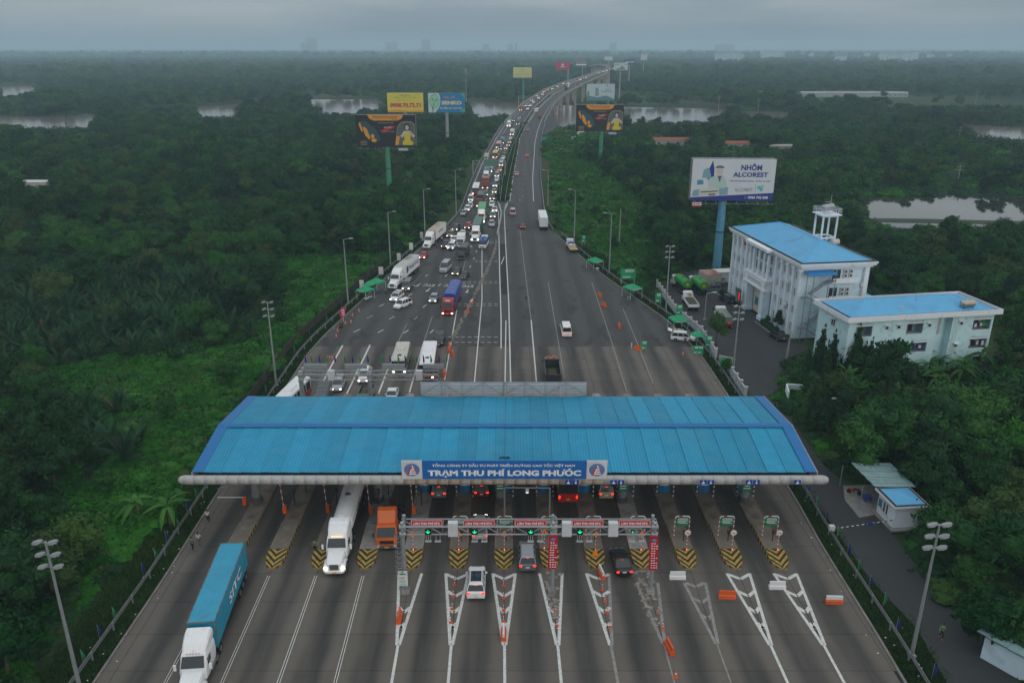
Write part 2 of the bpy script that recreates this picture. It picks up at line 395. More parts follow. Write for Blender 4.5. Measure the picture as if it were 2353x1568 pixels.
# concrete parapets along the bridge and kerbs of the median
def wall_along(f, Y0, Y1, off, w_, h, z0, name, m, lab, cat, step=8., dz=0.):
    k = MB(); Yw = list(np.arange(Y0, Y1, step))
    for a, c in zip(Yw[:-1], Yw[1:]):
        xa, xc = f(a)+off, f(c)+off; za, zc = prof(a)+dz, prof(c)+dz
        k.add([(xa-w_/2, a, za+z0), (xa+w_/2, a, za+z0), (xc+w_/2, c, zc+z0), (xc-w_/2, c, zc+z0),
               (xa-w_/2, a, za+h), (xa+w_/2, a, za+h), (xc+w_/2, c, zc+h), (xc-w_/2, c, zc+h)],
              [(4, 5, 6, 7), (0, 4, 7, 3), (1, 2, 6, 5), (0, 1, 5, 4), (3, 7, 6, 2)])
    return tag(k.build(name, m), lab, cat)
M_PAR = mat('parapet_concrete', (.33, .32, .30), .9, var=.2)
wall_along(EL, 560, 1550, .15, .3, 1.0, -1.3, 'bridge_parapet', M_PAR, 'long concrete parapet along the left edge of the bridge', 'parapet')
wall_along(ER, 560, 1550, -.15, .3, 1.0, -1.3, 'bridge_parapet', M_PAR, 'long concrete parapet along the right edge of the bridge', 'parapet')
wall_along(ML, 560, 1550, -.15, .3, 1.0, -1.3, 'bridge_parapet', M_PAR, 'inner parapet of the jammed bridge deck beside the gap', 'parapet')
wall_along(MR, 560, 1550, .15, .3, 1.0, -1.3, 'bridge_parapet', M_PAR, 'inner parapet of the nearly empty bridge deck beside the gap', 'parapet')
wall_along(ML, YG+1, 572, .12, .28, .22, -.2, 'median_kerb', M_PAR, 'pale kerb of the green median on the jammed side', 'kerb')
wall_along(MR, YG+1, 572, -.12, .28, .22, -.2, 'median_kerb', M_PAR, 'pale kerb of the green median on the empty side', 'kerb')
# bridge piers
M_PIER = mat('pier_concrete', (.34, .31, .27), .9, var=.2, scale=.4)
for i, Y in enumerate(np.arange(615, 1500, 42)):
    for f0, f1, nm in ((EL, ML, 'left'), (MR, ER, 'right')):
        xc, wd, z = (f0(Y)+f1(Y))/2, f1(Y)-f0(Y), prof(Y)-1.1
        pr = thing('bridge_pier', 'concrete bridge pier with crosshead and two legs under the %s deck' % nm, 'bridge pier', (xc, Y, SOIL), 0, 'concrete piers carrying the bridge')
        h = z-SOIL
        k = MB(); k.box((0, 0, h-.8), (wd*.96, 2.0, 1.6)); k.build('crosshead', M_PIER, pr)
        for s in (-1, 1):
            k = MB(); k.box((s*wd*.3, 0, (h-1.6)/2), (1.9, 1.7, max(.2, h-1.6))); k.build('leg', M_PIER, pr)
# --- service yard and side road
yard = [(1545,636),(1600,618),(1650,640),(1690,690),(1822,784),(1860,800),(1806,826),(1784,870),(1787,920),(1835,990),(1895,1070),(1968,1132),(2009,1181),(2062,1241),(2126,1327),(2220,1440),(2420,1640),
        (2215,1640),(2107,1444),(1994,1324),(1912,1207),(1859,1132),(1822,1075),(1765,975),(1722,915),(1652,826),(1600,762),(1560,714),(1520,665)]
m = MB(); m.add([tuple(P(x, y, -.14)) for x, y in yard], [tuple(range(len(yard)))][::1]); yo = m.build('service_road', M_YARD)
me = yo.data
if me.polygons[0].normal.z < 0: me.flip_normals()
tag(yo, kind='structure')
# kerb lines of the plaza and the asphalt (low concrete edging, both sides)
M_EDGE = mat('edge_concrete', (.19, .18, .165), .95, var=.3, scale=.8)
def kerb(f, s, Y0, Y1, lab):
    k = MB(); Yw = list(np.arange(Y0, Y1+.1, 4.))
    for a, c in zip(Yw[:-1], Yw[1:]):
        for (o0, o1, z) in ((.0, .22, .1),):
            xa, xc = f(a), f(c)
            k.add([(xa+s*o0, a, -.3), (xa+s*o1, a, -.3), (xc+s*o1, c, -.3), (xc+s*o0, c, -.3), (xa+s*o0, a, z), (xa+s*o1, a, z), (xc+s*o1, c, z), (xc+s*o0, c, z)],
                  [(4, 5, 6, 7) if s > 0 else (7, 6, 5, 4), (0, 4, 7, 3), (1, 2, 6, 5), (0, 1, 5, 4), (3, 7, 6, 2)])
    tag(k.build('kerb', M_EDGE), lab, 'kerb')
kerb(ER, 1, 20, 236, 'low concrete kerb along the right edge of the toll plaza')
kerb(EL, -1, 20, 236, 'low concrete kerb along the left edge of the toll plaza')

# --- water
def water_mat(name, col, rough, bump):
    m = bpy.data.materials.new(name); m.use_nodes = True; t = m.node_tree; b = t.nodes['Principled BSDF']
    b.inputs['Base Color'].default_value = tuple(col)+(1,); b.inputs['Roughness'].default_value = rough
    g = N(t, 'ShaderNodeNewGeometry'); n = N(t, 'ShaderNodeTexNoise'); n.inputs['Scale'].default_value = .35; n.inputs['Detail'].default_value = 4
    t.links.new(g.outputs['Position'], n.inputs['Vector'])
    bp = N(t, 'ShaderNodeBump'); bp.inputs['Strength'].default_value = bump; bp.inputs['Distance'].default_value = .1
    t.links.new(n.outputs[0], bp.inputs['Height']); t.links.new(bp.outputs[0], b.inputs['Normal']); return m
M_RIV = water_mat('river_water', (.16, .13, .11), .12, .12); M_POND = water_mat('pond_water', (.03, .035, .03), .04, .04)
def water(name, poly, z, m, jit=1.):
    pts = [P(x, y, z) for x, y in poly]; o = []
    for a, b_ in zip(pts, pts[1:]+pts[:1]):
        n = max(2, int((b_-a).length/25))
        for i in range(n):
            q = a.lerp(b_, i/n); d = (b_-a).normalized(); nn = Vector((-d.y, d.x, 0))
            o.append(q+nn*(math.sin(q.x*.031+q.y*.017)*4+math.sin(q.x*.11)*2.0)*jit)
    k = MB(); k.add(o, [tuple(range(len(o)))]); ob = k.build(name, m)
    if ob.data.polygons[0].normal.z < 0: ob.data.flip_normals()
    tag(ob, kind='structure'); return [(v.x, v.y) for v in o]
RIVER = [(-400,258),(0,264),(120,268),(210,262),(460,244),(690,229),(870,228),(1190,236),(1290,242),(1600,249),(1810,258),(2050,272),(2230,287),(2352,293),(2800,312),
         (2800,372),(2352,332),(2232,325),(2215,300),(2050,283),(1815,269),(1802,284),(1702,284),(1690,264),(1668,264),(1660,290),(1425,290),(1415,258),(1356,256),(1350,294),(1290,294),(1196,275),(1083,275),(1072,243),(880,236),(868,269),(733,267),(722,238),(690,240),(560,248),(550,276),(455,278),(440,257),(300,266),(215,271),(208,302),(0,308),(-400,320)]
WPOLY = [water('river', RIVER, -.22, M_RIV)]
WPOLY.append(water('creek', [(-200,196),(20,199),(80,198),(84,212),(60,218),(15,222),(-200,226)], -.22, M_RIV))
WPOLY.append(water('far_canal', [(690,126.0),(760,126.2),(900,127),(1180,125.6),(1260,125.2),(1180,127.4),(900,128.6),(760,127.6)], -.2, M_RIV, .3))
WPOLY.append(water('pond', [(1975,452),(2050,449),(2352,446),(2600,446),(2750,470),(2750,560),(2352,540),(2180,528),(2060,522),(1990,505)], -.22, M_POND, .25))
WPOLY.append(water('gravel_pool', [(1308,304),(1345,299),(1352,303),(1328,310),(1316,322),(1307,322)], -.2, mat('pale_track', (.5, .5, .48), .9), .1))
bar = water('pond_bank', [(1990,502),(2120,503),(2352,508),(2600,512),(2600,520),(2352,516),(2120,511),(1990,509)], -.15, mat('bank_grass', (.03, .05, .02), .9), .1)
# ------------------------------------------------------------------ vegetation
F_TREE = foliage('leaves_tree', (.006, .044, .010), (.042, .130, .024))
F_DARK = foliage('leaves_dark', (.004, .026, .010), (.024, .078, .022))
F_VINE = foliage('leaves_vine', (.004, .058, .005), (.036, .160, .014))
F_PALM = foliage('leaves_palm', (.008, .040, .020), (.034, .095, .040))
F_BAN = foliage('leaves_banana', (.014, .075, .012), (.052, .165, .026))
F_BROWN = foliage('leaves_dry', (.05, .045, .02), (.14, .10, .04))
M_BARK = mat('bark', (.07, .055, .04), .95, var=.3, scale=3)
rs = np.random.RandomState(3)
def leaf_cloud(mb, lobes, n, ls, rng, droop=.3, asp=.55, jit=.35):
    """leaves (pointed quads) spread through the shell of the lobes"""
    tot = sum(l[3]*l[3] for l in lobes)
    for (cx, cy, cz, r, sq) in lobes:
        k = max(3, int(n*r*r/tot))
        d = rng.normal(size=(k, 3)); d /= np.linalg.norm(d, axis=1)[:, None]
        d[:, 2] = np.where(d[:, 2] < -.45, -d[:, 2], d[:, 2])
        rad = r*(1-jit*rng.rand(k)**1.6+.12*rng.randn(k))
        bump = 1+.16*np.sin(d[:, 0]*5+cx)*np.sin(d[:, 1]*6+cy*2)+.1*np.sin(d[:, 2]*9+cz)
        p = d*(rad*bump)[:, None]*np.array([1, 1, sq])+np.array([cx, cy, cz])
        nr = d+rng.normal(size=(k, 3))*.55; nr /= np.linalg.norm(nr, axis=1)[:, None]
        t = np.cross(nr, rng.normal(size=(k, 3))); t /= np.linalg.norm(t, axis=1)[:, None]; t[:, 2] -= droop*rng.rand(k); 
        b = np.cross(nr, t); s = ls*(.6+.8*rng.rand(k))
        for i in range(k):
            q = p[i]; T = t[i]*s[i]; B = b[i]*s[i]*asp; Nn = nr[i]*s[i]*.12
            mb.add([q-T*.5, q+B*.5-Nn, q+T*.6, q-B*.5-Nn], [(0, 1, 2, 3)])
def core(mb, lobes, f=.72, n=7, m=5):
    for (cx, cy, cz, r, sq) in lobes: mb.ball((cx, cy, cz), r*f, n, m, (1, 1, sq))
def broad_lobes(rng, H, Rr, k=7, flat=.75):
    lo = [(0, 0, H*.62, Rr*.72, flat)]
    for i in range(k):
        a = 2*math.pi*(i+rng.rand()*.7)/k; q = Rr*(.45+.25*rng.rand())
        lo.append((q*math.cos(a), q*math.sin(a), H*(.42+.38*rng.rand()), Rr*(.32+.2*rng.rand()), .8))
    for i in range(3): lo.append((rng.randn()*Rr*.25, rng.randn()*Rr*.25, H*(.8+.08*rng.rand()), Rr*(.3+.15*rng.rand()), .8))
    return lo
def crown_mesh(seed, H, Rr, n, ls, m, k=7, flat=.75, cr=True):
    rng = np.random.RandomState(seed); mb = MB(); lo = broad_lobes(rng, H, Rr, k, flat)
    if cr: core(mb, lo)
    leaf_cloud(mb, lo, n, ls, rng)
    return mb.mesh('crown', m)
def trunk_mesh(seed, H, Rr):
    rng = np.random.RandomState(seed+50); mb = MB(); p = Vector((0, 0, 0)); q = Vector((rng.randn()*.2, rng.randn()*.2, H*.4))
    mb.rod(p, q, .2*Rr/3.5, .14*Rr/3.5, 7)
    for i in range(5):
        a = 2*math.pi*(i+rng.rand()*.5)/5; e = q+Vector((math.cos(a)*Rr*.45, math.sin(a)*Rr*.45, H*(.2+.15*rng.rand())))
        mb.rod(q, e, .09*Rr/3.5, .035, 5)
    return mb.mesh('trunk', M_BARK)
# ------------------------------------------------------------------ painted markings
def line_px(m, pts, w_, z=.008):
    ps = [P(x, y, 0) for x, y in pts]
    return line_w(m, ps, w_, z)
def line_w(m, ps, w_, z=.008):
    for a, b in zip(ps[:-1], ps[1:]):
        d = (b-a); d.z = 0; d.normalize(); n = Vector((-d.y, d.x, 0))*w_/2
        k = max(1, int((b-a).length/12))
        for i in range(k):
            p, q = a.lerp(b, i/k), a.lerp(b, (i+1)/k)
            m.quad(*(Vector((v.x, v.y, prof(v.y)+z)) for v in (p+n, p-n, q-n, q+n)))
    return m
mk = MB(); fd = MB()
for pts, w_ in (([(787,793),(760,842),(724,912)], .3), ([(850,792),(794,909)], .3), ([(912,791),(867,910)], .3), ([(972,790),(940,902)], .26), ([(1049,712),(1021,872)], .2), ([(1107,560),(1107,689),(1089,884)], .2),
                ([(1145,484),(1147.5,625),(1151,735),(1151,800)], .22), ([(1158,484),(1161.6,566),(1168.6,695),(1173,884)], .22), ([(1162,736),(1160,884)], .2), ([(1220,735),(1232,876)], .22), ([(1151,607),(1158,590)], .2),
                ([(1143,461),(1151,486)], .25), ([(1166,466),(1158,486)], .25)):
    line_px(mk, pts, w_)
for i in range(5):                                    # hatching of the gore
    t = i/5; line_px(mk, [(1144+5.5*t, 463+19*t), (1149+2.5*t, 466+19*t)], .25); line_px(mk, [(1165-5.5*t, 467+16*t), (1160-2*t, 470+16*t)], .25)
for pts in ([(1194,527),(1220,735)], [(1359,648),(1406,788),(1440,900)], [(1431,709),(1464,788),(1500,880)], [(1259,648),(1286,806),(1297,870)], [(1030,520),(953,582),(905,622)], [(972,790),(993,726)], [(1081,560),(1057,640)], [(945,655),(968,630)], [(912,791),(935,742)]):
    line_px(fd, pts, .14, .006)
DE = [(1478,632),(1822,636),(1340,795),(1705,800),(670,1165),(1185,975),(1437,1180),(465,1372),(858,1385),(1280,1395),(1706,1395)]
D2 = [(883,165),(1098,172),(1330,178),(1567,178),(755,300),(988,306),(1237,310),(1490,308)]
DA = [(1143,896),(1118,967),(1082,1046),(1570,392),(1240,384),(1205,480)]
dash = [(789.8+.12886*x, 551+.12886*y) for x, y in DE]+[(642.8+.2343*x, 688.8+.2343*y) for x, y in D2]+[(826.5+.2343*x, 367.3+.2343*y) for x, y in DA]
for x, y in dash:
    c = P(x, y); d = (PR(x+(.5 if x < 1150 else 0)*(1150-x)*.03, y-4)-c); d = Vector(((1150-x)*.0011*1.6, 1, 0)).normalized()*1.0
    line_w(mk, [c-d, c+d], .2)
for x0, x1, ys in ((1091,1146,(598.5,601.5)), (1063,1147,(646.5,650.5)), (1051,1149,(697.5,702)), (1029,1149,(773.6,786)), (1125,1140,(556,558.5))):
    for y in ys:
        a, b = P(x0, y), P(x1, y); n = int((b-a).length/1.2)
        for i in range(n): p, q = a.lerp(b, i/n), a.lerp(b, (i+.6)/n); line_w(mk, [p, q], .16)
# near side: splitter markings below the islands
ISL = [-24.65+4.95*i for i in range(-1, 12)]         # lane-coordinate of each island
for i, lx in enumerate(ISL):
    k = i-1
    if k in (3, 4, 5, 6, 7, 10, 11):
        M_ = mk; end = 59.8
        hw = lambda Y: 1.2*(Y-end)/(70.6-end)
        for s in (-1, 1):
            if k == 7 and s == 1: M_ = fd
            line_w(M_, [LX(lx+s*1.2, 70.6), LX(lx+s*.1, end)], .3)
        M_ = mk
        for Y in (70.2, 67.4, 64.9, 62.6):
            if k in (3, 6) and Y > 67: continue
            h = hw(Y)
            for s in (-1, 1): line_w(M_, [LX(lx+s*h, Y+.25), LX(lx, Y-.55)], .38, .012)
        line_w(mk if k != 7 else fd, [LX(lx, end), LX(lx, 20)], .26)
    elif k in (8, 9):
        for s in (-1, 1): line_w(fd, [LX(lx+s*1.1, 69), LX(lx+s*.1, 60)], .3, .006)
        line_w(fd, [LX(lx, 60), LX(lx, 20)], .14, .006)
        if k == 9:
            for Y in (69, 66.5, 64):
                for s in (-1, 1): line_w(fd, [LX(lx+s*1.1*(Y-59)/11, Y), LX(lx, Y-.6)], .4, .007)
    else:
        for s in (-.11, .11): line_w(mk, [LX(lx+s, 70.2), LX(lx+s, 20)], .07)
# lane lines on the carriageways
for f, o in ((EL, 1.2), (ML, -.7), (MR, .7), (ER, -3.1)):
    Yl = np.arange(YG+3, 1500, 10); line_w(mk, [Vector((f(Y)+o, Y, 0)) for Y in Yl], .24)
Yl = np.arange(YG+3, 1200, 10); line_w(mk, [Vector((EL(Y)+3.6, Y, 0)) for Y in Yl if 500 < Y], .2)
for Y in np.arange(200, 1100, 14):
    if Y > YG: line_w(mk, [Vector(((EL(Y)*.42+ML(Y)*.58), Y, 0)), Vector(((EL(Y+4)*.42+ML(Y+4)*.58), Y+4, 0))], .2); line_w(fd, [Vector((MR(Y)*.58+ER(Y)*.42, Y, 0)), Vector((MR(Y+4)*.58+ER(Y+4)*.42, Y+4, 0))], .16, .006)
tag(mk.build('road_markings', M_WHITE), kind='structure'); tag(fd.build('faded_road_markings', M_FADED), kind='structure')
for x, y in ((949,655),(985,655),(1033,656),(1074,657),(1074,566)):
    p = P(x, y, .012); o = put('lettering_etc', text_mesh('ETC', M_WHITE, height=1.7, width=2.6, bold=.01, flat=True), None, p, math.pi-.25*(1130-x)/150); tag(o, kind='structure')
for x, y in ((983,666),(1028,668),(1073,669)):
    m = MB(); m.add([(-.12, -.3, 0), (.12, -.3, 0), (.12, 1.6, 0), (-.12, 1.6, 0)], [(0, 1, 2, 3)]).add([(-.5, -.3, 0), (0, -1.3, 0), (.5, -.3, 0)], [(0, 1, 2)])
    tag(m.build('road_arrow', M_WHITE, None, P(x, y, .012), -.25*(1130-x)/150), kind='structure')
# dark resurfaced strip between the centre lines
m = MB(); line_px(m, [(1155,560),(1160,676)], 1.5, .004); tag(m.build('asphalt_patch', mat('fresh_asphalt', (.022, .022, .023), .9)), kind='structure')
# broken concrete and bleached rubble at the two damaged gores
M_RUB = mat('broken_concrete', (.26, .24, .21), .95, var=.4, scale=1.2, dirt=((.07, .06, .05), 1.1, .5))
for lx, Y0, Y1, wd in ((5.1, 63.5, 70.9, 1.0), (14.7, 62.5, 71.2, 1.3)):
    m = MB(); rr = random.Random(int(lx))
    for k in range(70):
        Y = rr.uniform(Y0, Y1); hw_ = wd*(.35+.65*(Y-Y0)/(Y1-Y0)); r = rr.uniform(.08, .34); c = LX(lx+rr.uniform(-hw_, hw_), Y, .01); a0 = rr.random()*6
        n = rr.randint(5, 7); pts = [(c.x+r*rr.uniform(.6, 1.1)*math.cos(a0+6.283*j/n), c.y+r*rr.uniform(.6, 1.1)*math.sin(a0+6.283*j/n)) for j in range(n)]
        m.prism(pts, 0, rr.uniform(.015, .07))
    tag(m.build('rubble', M_RUB), kind='stuff')

ORD = ['first', 'second', 'third', 'fourth', 'fifth', 'sixth', 'seventh', 'eighth', 'ninth', 'tenth', 'eleventh', 'twelfth', 'rightmost']
# ------------------------------------------------------------------ toll islands
M_ISL = mat('island_concrete', (.20, .17, .135), .92, var=.3, scale=.7, dirt=((.09, .07, .05), .5, .52, .6))
M_ISG = mat('island_grey_concrete', (.30, .29, .27), .92, var=.25, scale=.8, dirt=((.12, .11, .09), .6, .55, .6))
M_YEL = mat('yellow_paint', (.42, .28, .05), .75, var=.3, scale=2.5, dirt=((.10, .08, .05), 2, .56))
M_BLK = mat('black_paint', (.03, .027, .022), .8, var=.3, scale=2)
W2_ = 1.02
def island(lx, k):
    o = thing('toll_island', 'raised concrete toll island with striped nose, %s from the left' % ORD[k+1], 'toll island', LX(lx, 71.3), RANG, 'toll islands')
    if k == -1: o['label'] = 'wide leftmost concrete toll island carrying the first canopy column'
    m = MB(); h = .5
    m.prism([(-W2_, 3.0), (W2_, 3.0), (W2_, 8.2), (-W2_, 8.2)], 0, h)
    m.prism([(-W2_, 8.2), (W2_, 8.2), (W2_, 43), (W2_*.5, 45.5), (-W2_*.5, 45.5), (-W2_, 43)], 0, .27)
    m.build('kerb_body', M_ISG if k in (2, 3, 8) else M_ISL, o)
    # sloped nose: chevron bands
    n = MB(); bands = 7; L_ = 3.0
    def hz(y): return .06+(h-.06)*min(1, y/2.4)
    def xw(y): return W2_*min(1, (.35+.65*math.sin(min(1, (y+.05)/1.6)*math.pi/2)))
    for b in range(-4, bands):
        y0, y1 = b*.42, (b+1)*.42
        n.use(M_YEL if b % 2 else M_BLK)
        for s in (-1, 1):
            N_ = 4
            for j in range(N_):
                f0, f1 = j/N_, (j+1)/N_
                def pt(f, yb): 
                    y = yb+f*1.15; y = min(max(y, 0), L_); return (s*f*xw(y), y, hz(y))
                a, b_, c, d = pt(f0, y0), pt(f1, y0), pt(f1, y1), pt(f0, y1)
                if (Vector(a)-Vector(d)).length < 1e-4 and (Vector(b_)-Vector(c)).length < 1e-4: continue
                n.quad(*((a, b_, c, d) if s > 0 else (d, c, b_, a)))
    # side skirts of the nose with slanted stripes, on along the island
    for s in (-1, 1):
        y = 0.; q = 0
        while y < 8.2:
            y1 = y+.42; n.use(M_YEL if q % 2 else M_BLK); q += 1
            x0, x1 = s*(xw(y)+.004), s*(xw(y1)+.004); z0, z1 = hz(y), hz(y1)
            v = [(x0, y, 0), (x1, y1, 0), (x1, y1, z1), (x0, y, z0)]
            n.add(v, [(0, 1, 2, 3) if s > 0 else (3, 2, 1, 0)])
            y = y1
    n.quad((-xw(0), 0, 0), (xw(0), 0, 0), (xw(0), 0, hz(0)), (-xw(0), 0, hz(0)))
    n.build('striped_nose', None, o)
    return o
for i, lx in enumerate(ISL): island(lx, i-1)

# ------------------------------------------------------------------ toll canopy
M_BLUE = mat('roof_blue', (.010, .270, .45), .5, var=.09, scale=.6, spec=.4, dirt=((.05, .26, .36), .3, .54, .35), coord='Position')
M_DBLUE = mat('trim_blue', (.002, .14, .38), .45, var=.06)
M_TUBE = mat('gutter_grey', (.42, .41, .40), .5, metal=.1, var=.12, scale=1.5, dirt=((.25, .23, .21), .9, .55, .6))
M_TUBR = mat('gutter_rusty', (.40, .36, .31), .55, var=.18, scale=2, dirt=((.24, .12, .05), .8, .54, .8))
M_STEEL = mat('galvanised_steel', (.36, .38, .39), .45, metal=.5, var=.12, scale=2)
M_DSTEEL = mat('weathered_steel', (.20, .205, .21), .6, metal=.3, var=.2, scale=1.5)
CX0, CX1, CYF, CYR, CYB, CZF, CZR, CZB = -35.5, 33.8, 77.9, 87.0, 98.1, 7.85, 9.2, 8.05
can = thing('toll_canopy', 'long blue pitched steel canopy roof spanning all the toll lanes', 'toll canopy', (0, 88, 0))
def sheet(w_, y0, z0, y1, z1):
    mb = MB(); n = 6; vs = []
    for i in range(n+1):
        x = w_*i/n
        for dx, dz in (((0, .0), (.05, .055), (.11, .055), (.16, 0)) if i < n else ((0, 0),)):
            for (y, z) in ((y0, z0), (y1, z1)): vs.append((x+dx, y, z+dz+.055*(1-x/w_)))
    k = len(vs)//2
    return mb.add(vs, [(2*j, 2*j+2, 2*j+3, 2*j+1) for j in range(k-1)]).mesh('roof_sheet', M_BLUE)
NS = 31; sw = (CX1-CX0-2.2)/NS
shf = sheet(sw, CYF-88+.1, CZF, CYR-88-.4, CZR-.06); shb = sheet(sw, CYR-88+.4, CZR-.06, CYB-88, CZB)
for i in range(NS):
    put('roof_sheet', shf, can, (CX0+1.1+i*sw, 0, random.uniform(-.012, .012))); put('roof_sheet', shb, can, (CX0+1.1+i*sw, 0, random.uniform(-.012, .012)))
m = MB(); z = .11
m.quad((CX0, CYR-88-.55, CZR-.02+z), (CX1, CYR-88-.55, CZR-.02+z), (CX1, CYR-88, CZR+.09+z), (CX0, CYR-88, CZR+.09+z)); m.quad((CX0, CYR-88, CZR+.09+z), (CX1, CYR-88, CZR+.09+z), (CX1, CYR-88+.55, CZR-.02+z), (CX0, CYR-88+.55, CZR-.02+z))
m.build('ridge_cap', M_DBLUE, can)
for x0, x1 in ((CX0-.05, CX0+1.2), (CX1-1.2, CX1+.05)):
    m = MB(); z = .13
    m.quad((x0, CYF-88+.05, CZF+z), (x1, CYF-88+.05, CZF+z), (x1, CYR-88-.5, CZR+z-.05), (x0, CYR-88-.5, CZR+z-.05)); m.quad((x0, CYR-88+.5, CZR+z-.05), (x1, CYR-88+.5, CZR+z-.05), (x1, CYB-88, CZB+z), (x0, CYB-88, CZB+z))
    m.build('verge_trim', M_DBLUE, can)
    xo = x0 if x0 < 0 else x1
    m = MB(); m.add([(xo, CYF-88, 7.0), (xo, CYB-88, 7.2), (xo, CYB-88, CZB+.12), (xo, CYR-88, CZR+.12), (xo, CYF-88, CZF+.12)]+[(xo+.08, CYF-88, 7.0), (xo+.08, CYB-88, 7.2), (xo+.08, CYB-88, CZB+.12), (xo+.08, CYR-88, CZR+.12), (xo+.08, CYF-88, CZF+.12)],
        [(0, 1, 2, 3, 4), (9, 8, 7, 6, 5), (0, 4, 9, 5), (4, 3, 8, 9), (3, 2, 7, 8), (2, 1, 6, 7), (1, 0, 5, 6)]); m.build('gable_fascia', M_TUBE, can)
m = MB(); m.box((-.85, CYB-88+.06, CZB-.3), (CX1-CX0, .1, .62)); m.build('rear_fascia', M_DSTEEL, can)
m = MB(); m.box((-.85, 0.1, 6.98), (CX1-CX0-.3, CYB-CYF-.3, .06)); m.build('ceiling', mat('ceiling_panel', (.16, .165, .17), .8), can)
# gutter roll along the front eave, in segments
NG = 58; gw = 70.8/NG
def seg(mt, r=.52):
    mb = MB(); n = 12; rings = []
    for x, q in ((0, .93), (.03, 1), (gw-.03, 1), (gw, .93)): rings.append([(x, r*q*math.cos(2*math.pi*j/n), r*q*math.sin(2*math.pi*j/n)) for j in range(n)])
    return mb.loft(rings).mesh('gutter_segment', mt, True)
sg, sr = seg(M_TUBE), seg(M_TUBR)
for i in range(NG):
    x = -36.35+i*gw; put('gutter_segment', sr if -12.2 < x < 10 else sg, can, (x, CYF-88-.35, 7.22))
for x in (-36.35, -36.35+70.8): m = MB(); m.ball((x, CYF-88-.35, 7.22), .5, 12, 7, (1.3, 1, 1)); m.build('gutter_end', M_TUBE, can, smooth=True)
# columns with capitals
for k in (-1, 2, 5, 8, 11):
    for Y in (84.6, 93.5):
        c = MB(); c.rod((0, 0, .2), (0, 0, 6.95), .55, .5, 14); c.build('column', M_DSTEEL, can, LX(ISL[k+1]-.4, Y)-Vector((0, 88, 0)), smooth=False)
        b = MB(); b.rod((0, 0, .25), (0, 0, .9), .75, .6, 14); b.build('column_base', mat('dark_base', (.06, .06, .06), .8), can, LX(ISL[k+1]-.4, Y)-Vector((0, 88, 0)))
        if Y < 90 and k in (5, 8, 11):
            q = LX(ISL[k+1]-.4, Y-.62); g_ = MB(); g_.box((0, 0, 3.6), (1.15, .05, 3.4)); s_ = tag(g_.build('column_banner', mat('sign_green', (.01, .16, .07), .5, var=.08), None, q, 0), 'green notice banner wrapped on the canopy column of the %s island' % ORD[k+1], 'banner', 'green column banners')
            tm = MB()
            for r_ in range(9): tm.box((random.uniform(-.04, .04), -.035, 5.0-r_*.33), (random.uniform(.6, .95), .01, .12))
            tm.build('lettering', mat('sign_white', (.7, .7, .7), .5, var=.05), s_)
# lightning mast, wires and debris on the roof
m = MB(); m.rod((0, 0, 0), (0, 0, 2.6), .03, .015, 5); m.rod((-.35, 0, 2.2), (.35, 0, 2.2), .02, n=4); tag(m.build('roof_antenna', M_DSTEEL, None, (-.8, 97.6, 8.1)), 'thin lightning mast behind the ridge of the toll canopy', 'antenna')
m = MB(); m.path([(-.82, CYF+.4, CZF+.18), (-.82, CYR-.5, CZR+.2), (-.82, CYR+.3, CZR+.3), (-.82, CYB, CZB+.18)], .02, 4); tag(m.build('roof_cable', M_BLK), 'thin dark cable running over the middle of the canopy roof', 'cable')
m = MB()
for i in range(7): m.box((-1.35+i*.17, 80.6+random.uniform(-.05, .05), 8.36), (.1, .22, .14), rz=random.uniform(-.4, .4))
tag(m.build('roof_lamp', M_BLK), 'small row of dark lamps lying on the canopy roof above the sign', 'lamp')
# front name board
M_SBL = mat('sign_blue', (.008, .13, .42), .5, var=.06, scale=.5, dirt=((.05, .10, .22), .6, .6, .4)); M_SWH = mat('sign_board_white', (.62, .63, .64), .5, var=.08, scale=.6, dirt=((.4, .36, .3), .7, .58, .5)); M_TXT = mat('letter_white', (.78, .79, .8), .5, var=.04)
nb = thing('name_board', 'long blue name board of the toll station with white lettering', 'sign', (-.83, 77.0, 7.7))
m = MB(); m.box((0, 0, 1.1), (18.0, .12, 2.24)); m.build('board', M_SBL, nb)
for s in (-1, 1):
    m = MB(); m.box((s*10.12, 0, 1.1), (2.24, .12, 2.24)); wb = m.build('logo_panel', M_SWH, nb)
    n = 24; m = MB(); m.add([(s*10.12+.86*math.cos(2*math.pi*j/n), -.066, 1.1+.8*math.sin(2*math.pi*j/n)) for j in range(n)], [tuple(range(n))]); m.build('emblem', mat('emblem_blue', (.12, .20, .42), .5, var=.25, scale=1), wb)
    m = MB(); x = s*10.12
    m.add([(x-.42, -.072, .52), (x+.48, -.072, .52), (x+.05, -.072, 1.78)], [(0, 1, 2)]).build('emblem_triangle', M_TXT, wb)
    m = MB(); m.add([(x-.62, -.078, .40), (x-.38, -.078, .40), (x+.06, -.078, 1.72), (x-.04, -.078, 1.72)], [(0, 1, 2, 3)]); m.box((x+.18, -.078, .72), (.7, .012, .08)); m.box((x+.12, -.078, .92), (.5, .012, .07)); m.box((x+.2, -.078, 1.08), (.34, .012, .06)); m.build('emblem_stroke', mat('emblem_red', (.5, .04, .05), .5), wb)
    m = MB(); m.box((x, -.078, 1.32), (.14, .012, .2)); m.build('emblem_mark', mat('emblem_dark', (.08, .1, .2), .5), wb)
lettering('TỔNG CÔNG TY ĐẦU TƯ PHÁT TRIỂN ĐƯỜNG CAO TỐC VIỆT NAM', M_TXT, nb, (-.1, -.075, 1.68), height=.52, width=15.6, bold=.03)
lettering('TRẠM THU PHÍ LONG PHƯỚC', M_TXT, nb, (0, -.075, .74), height=1.12, width=16.8, bold=.05)
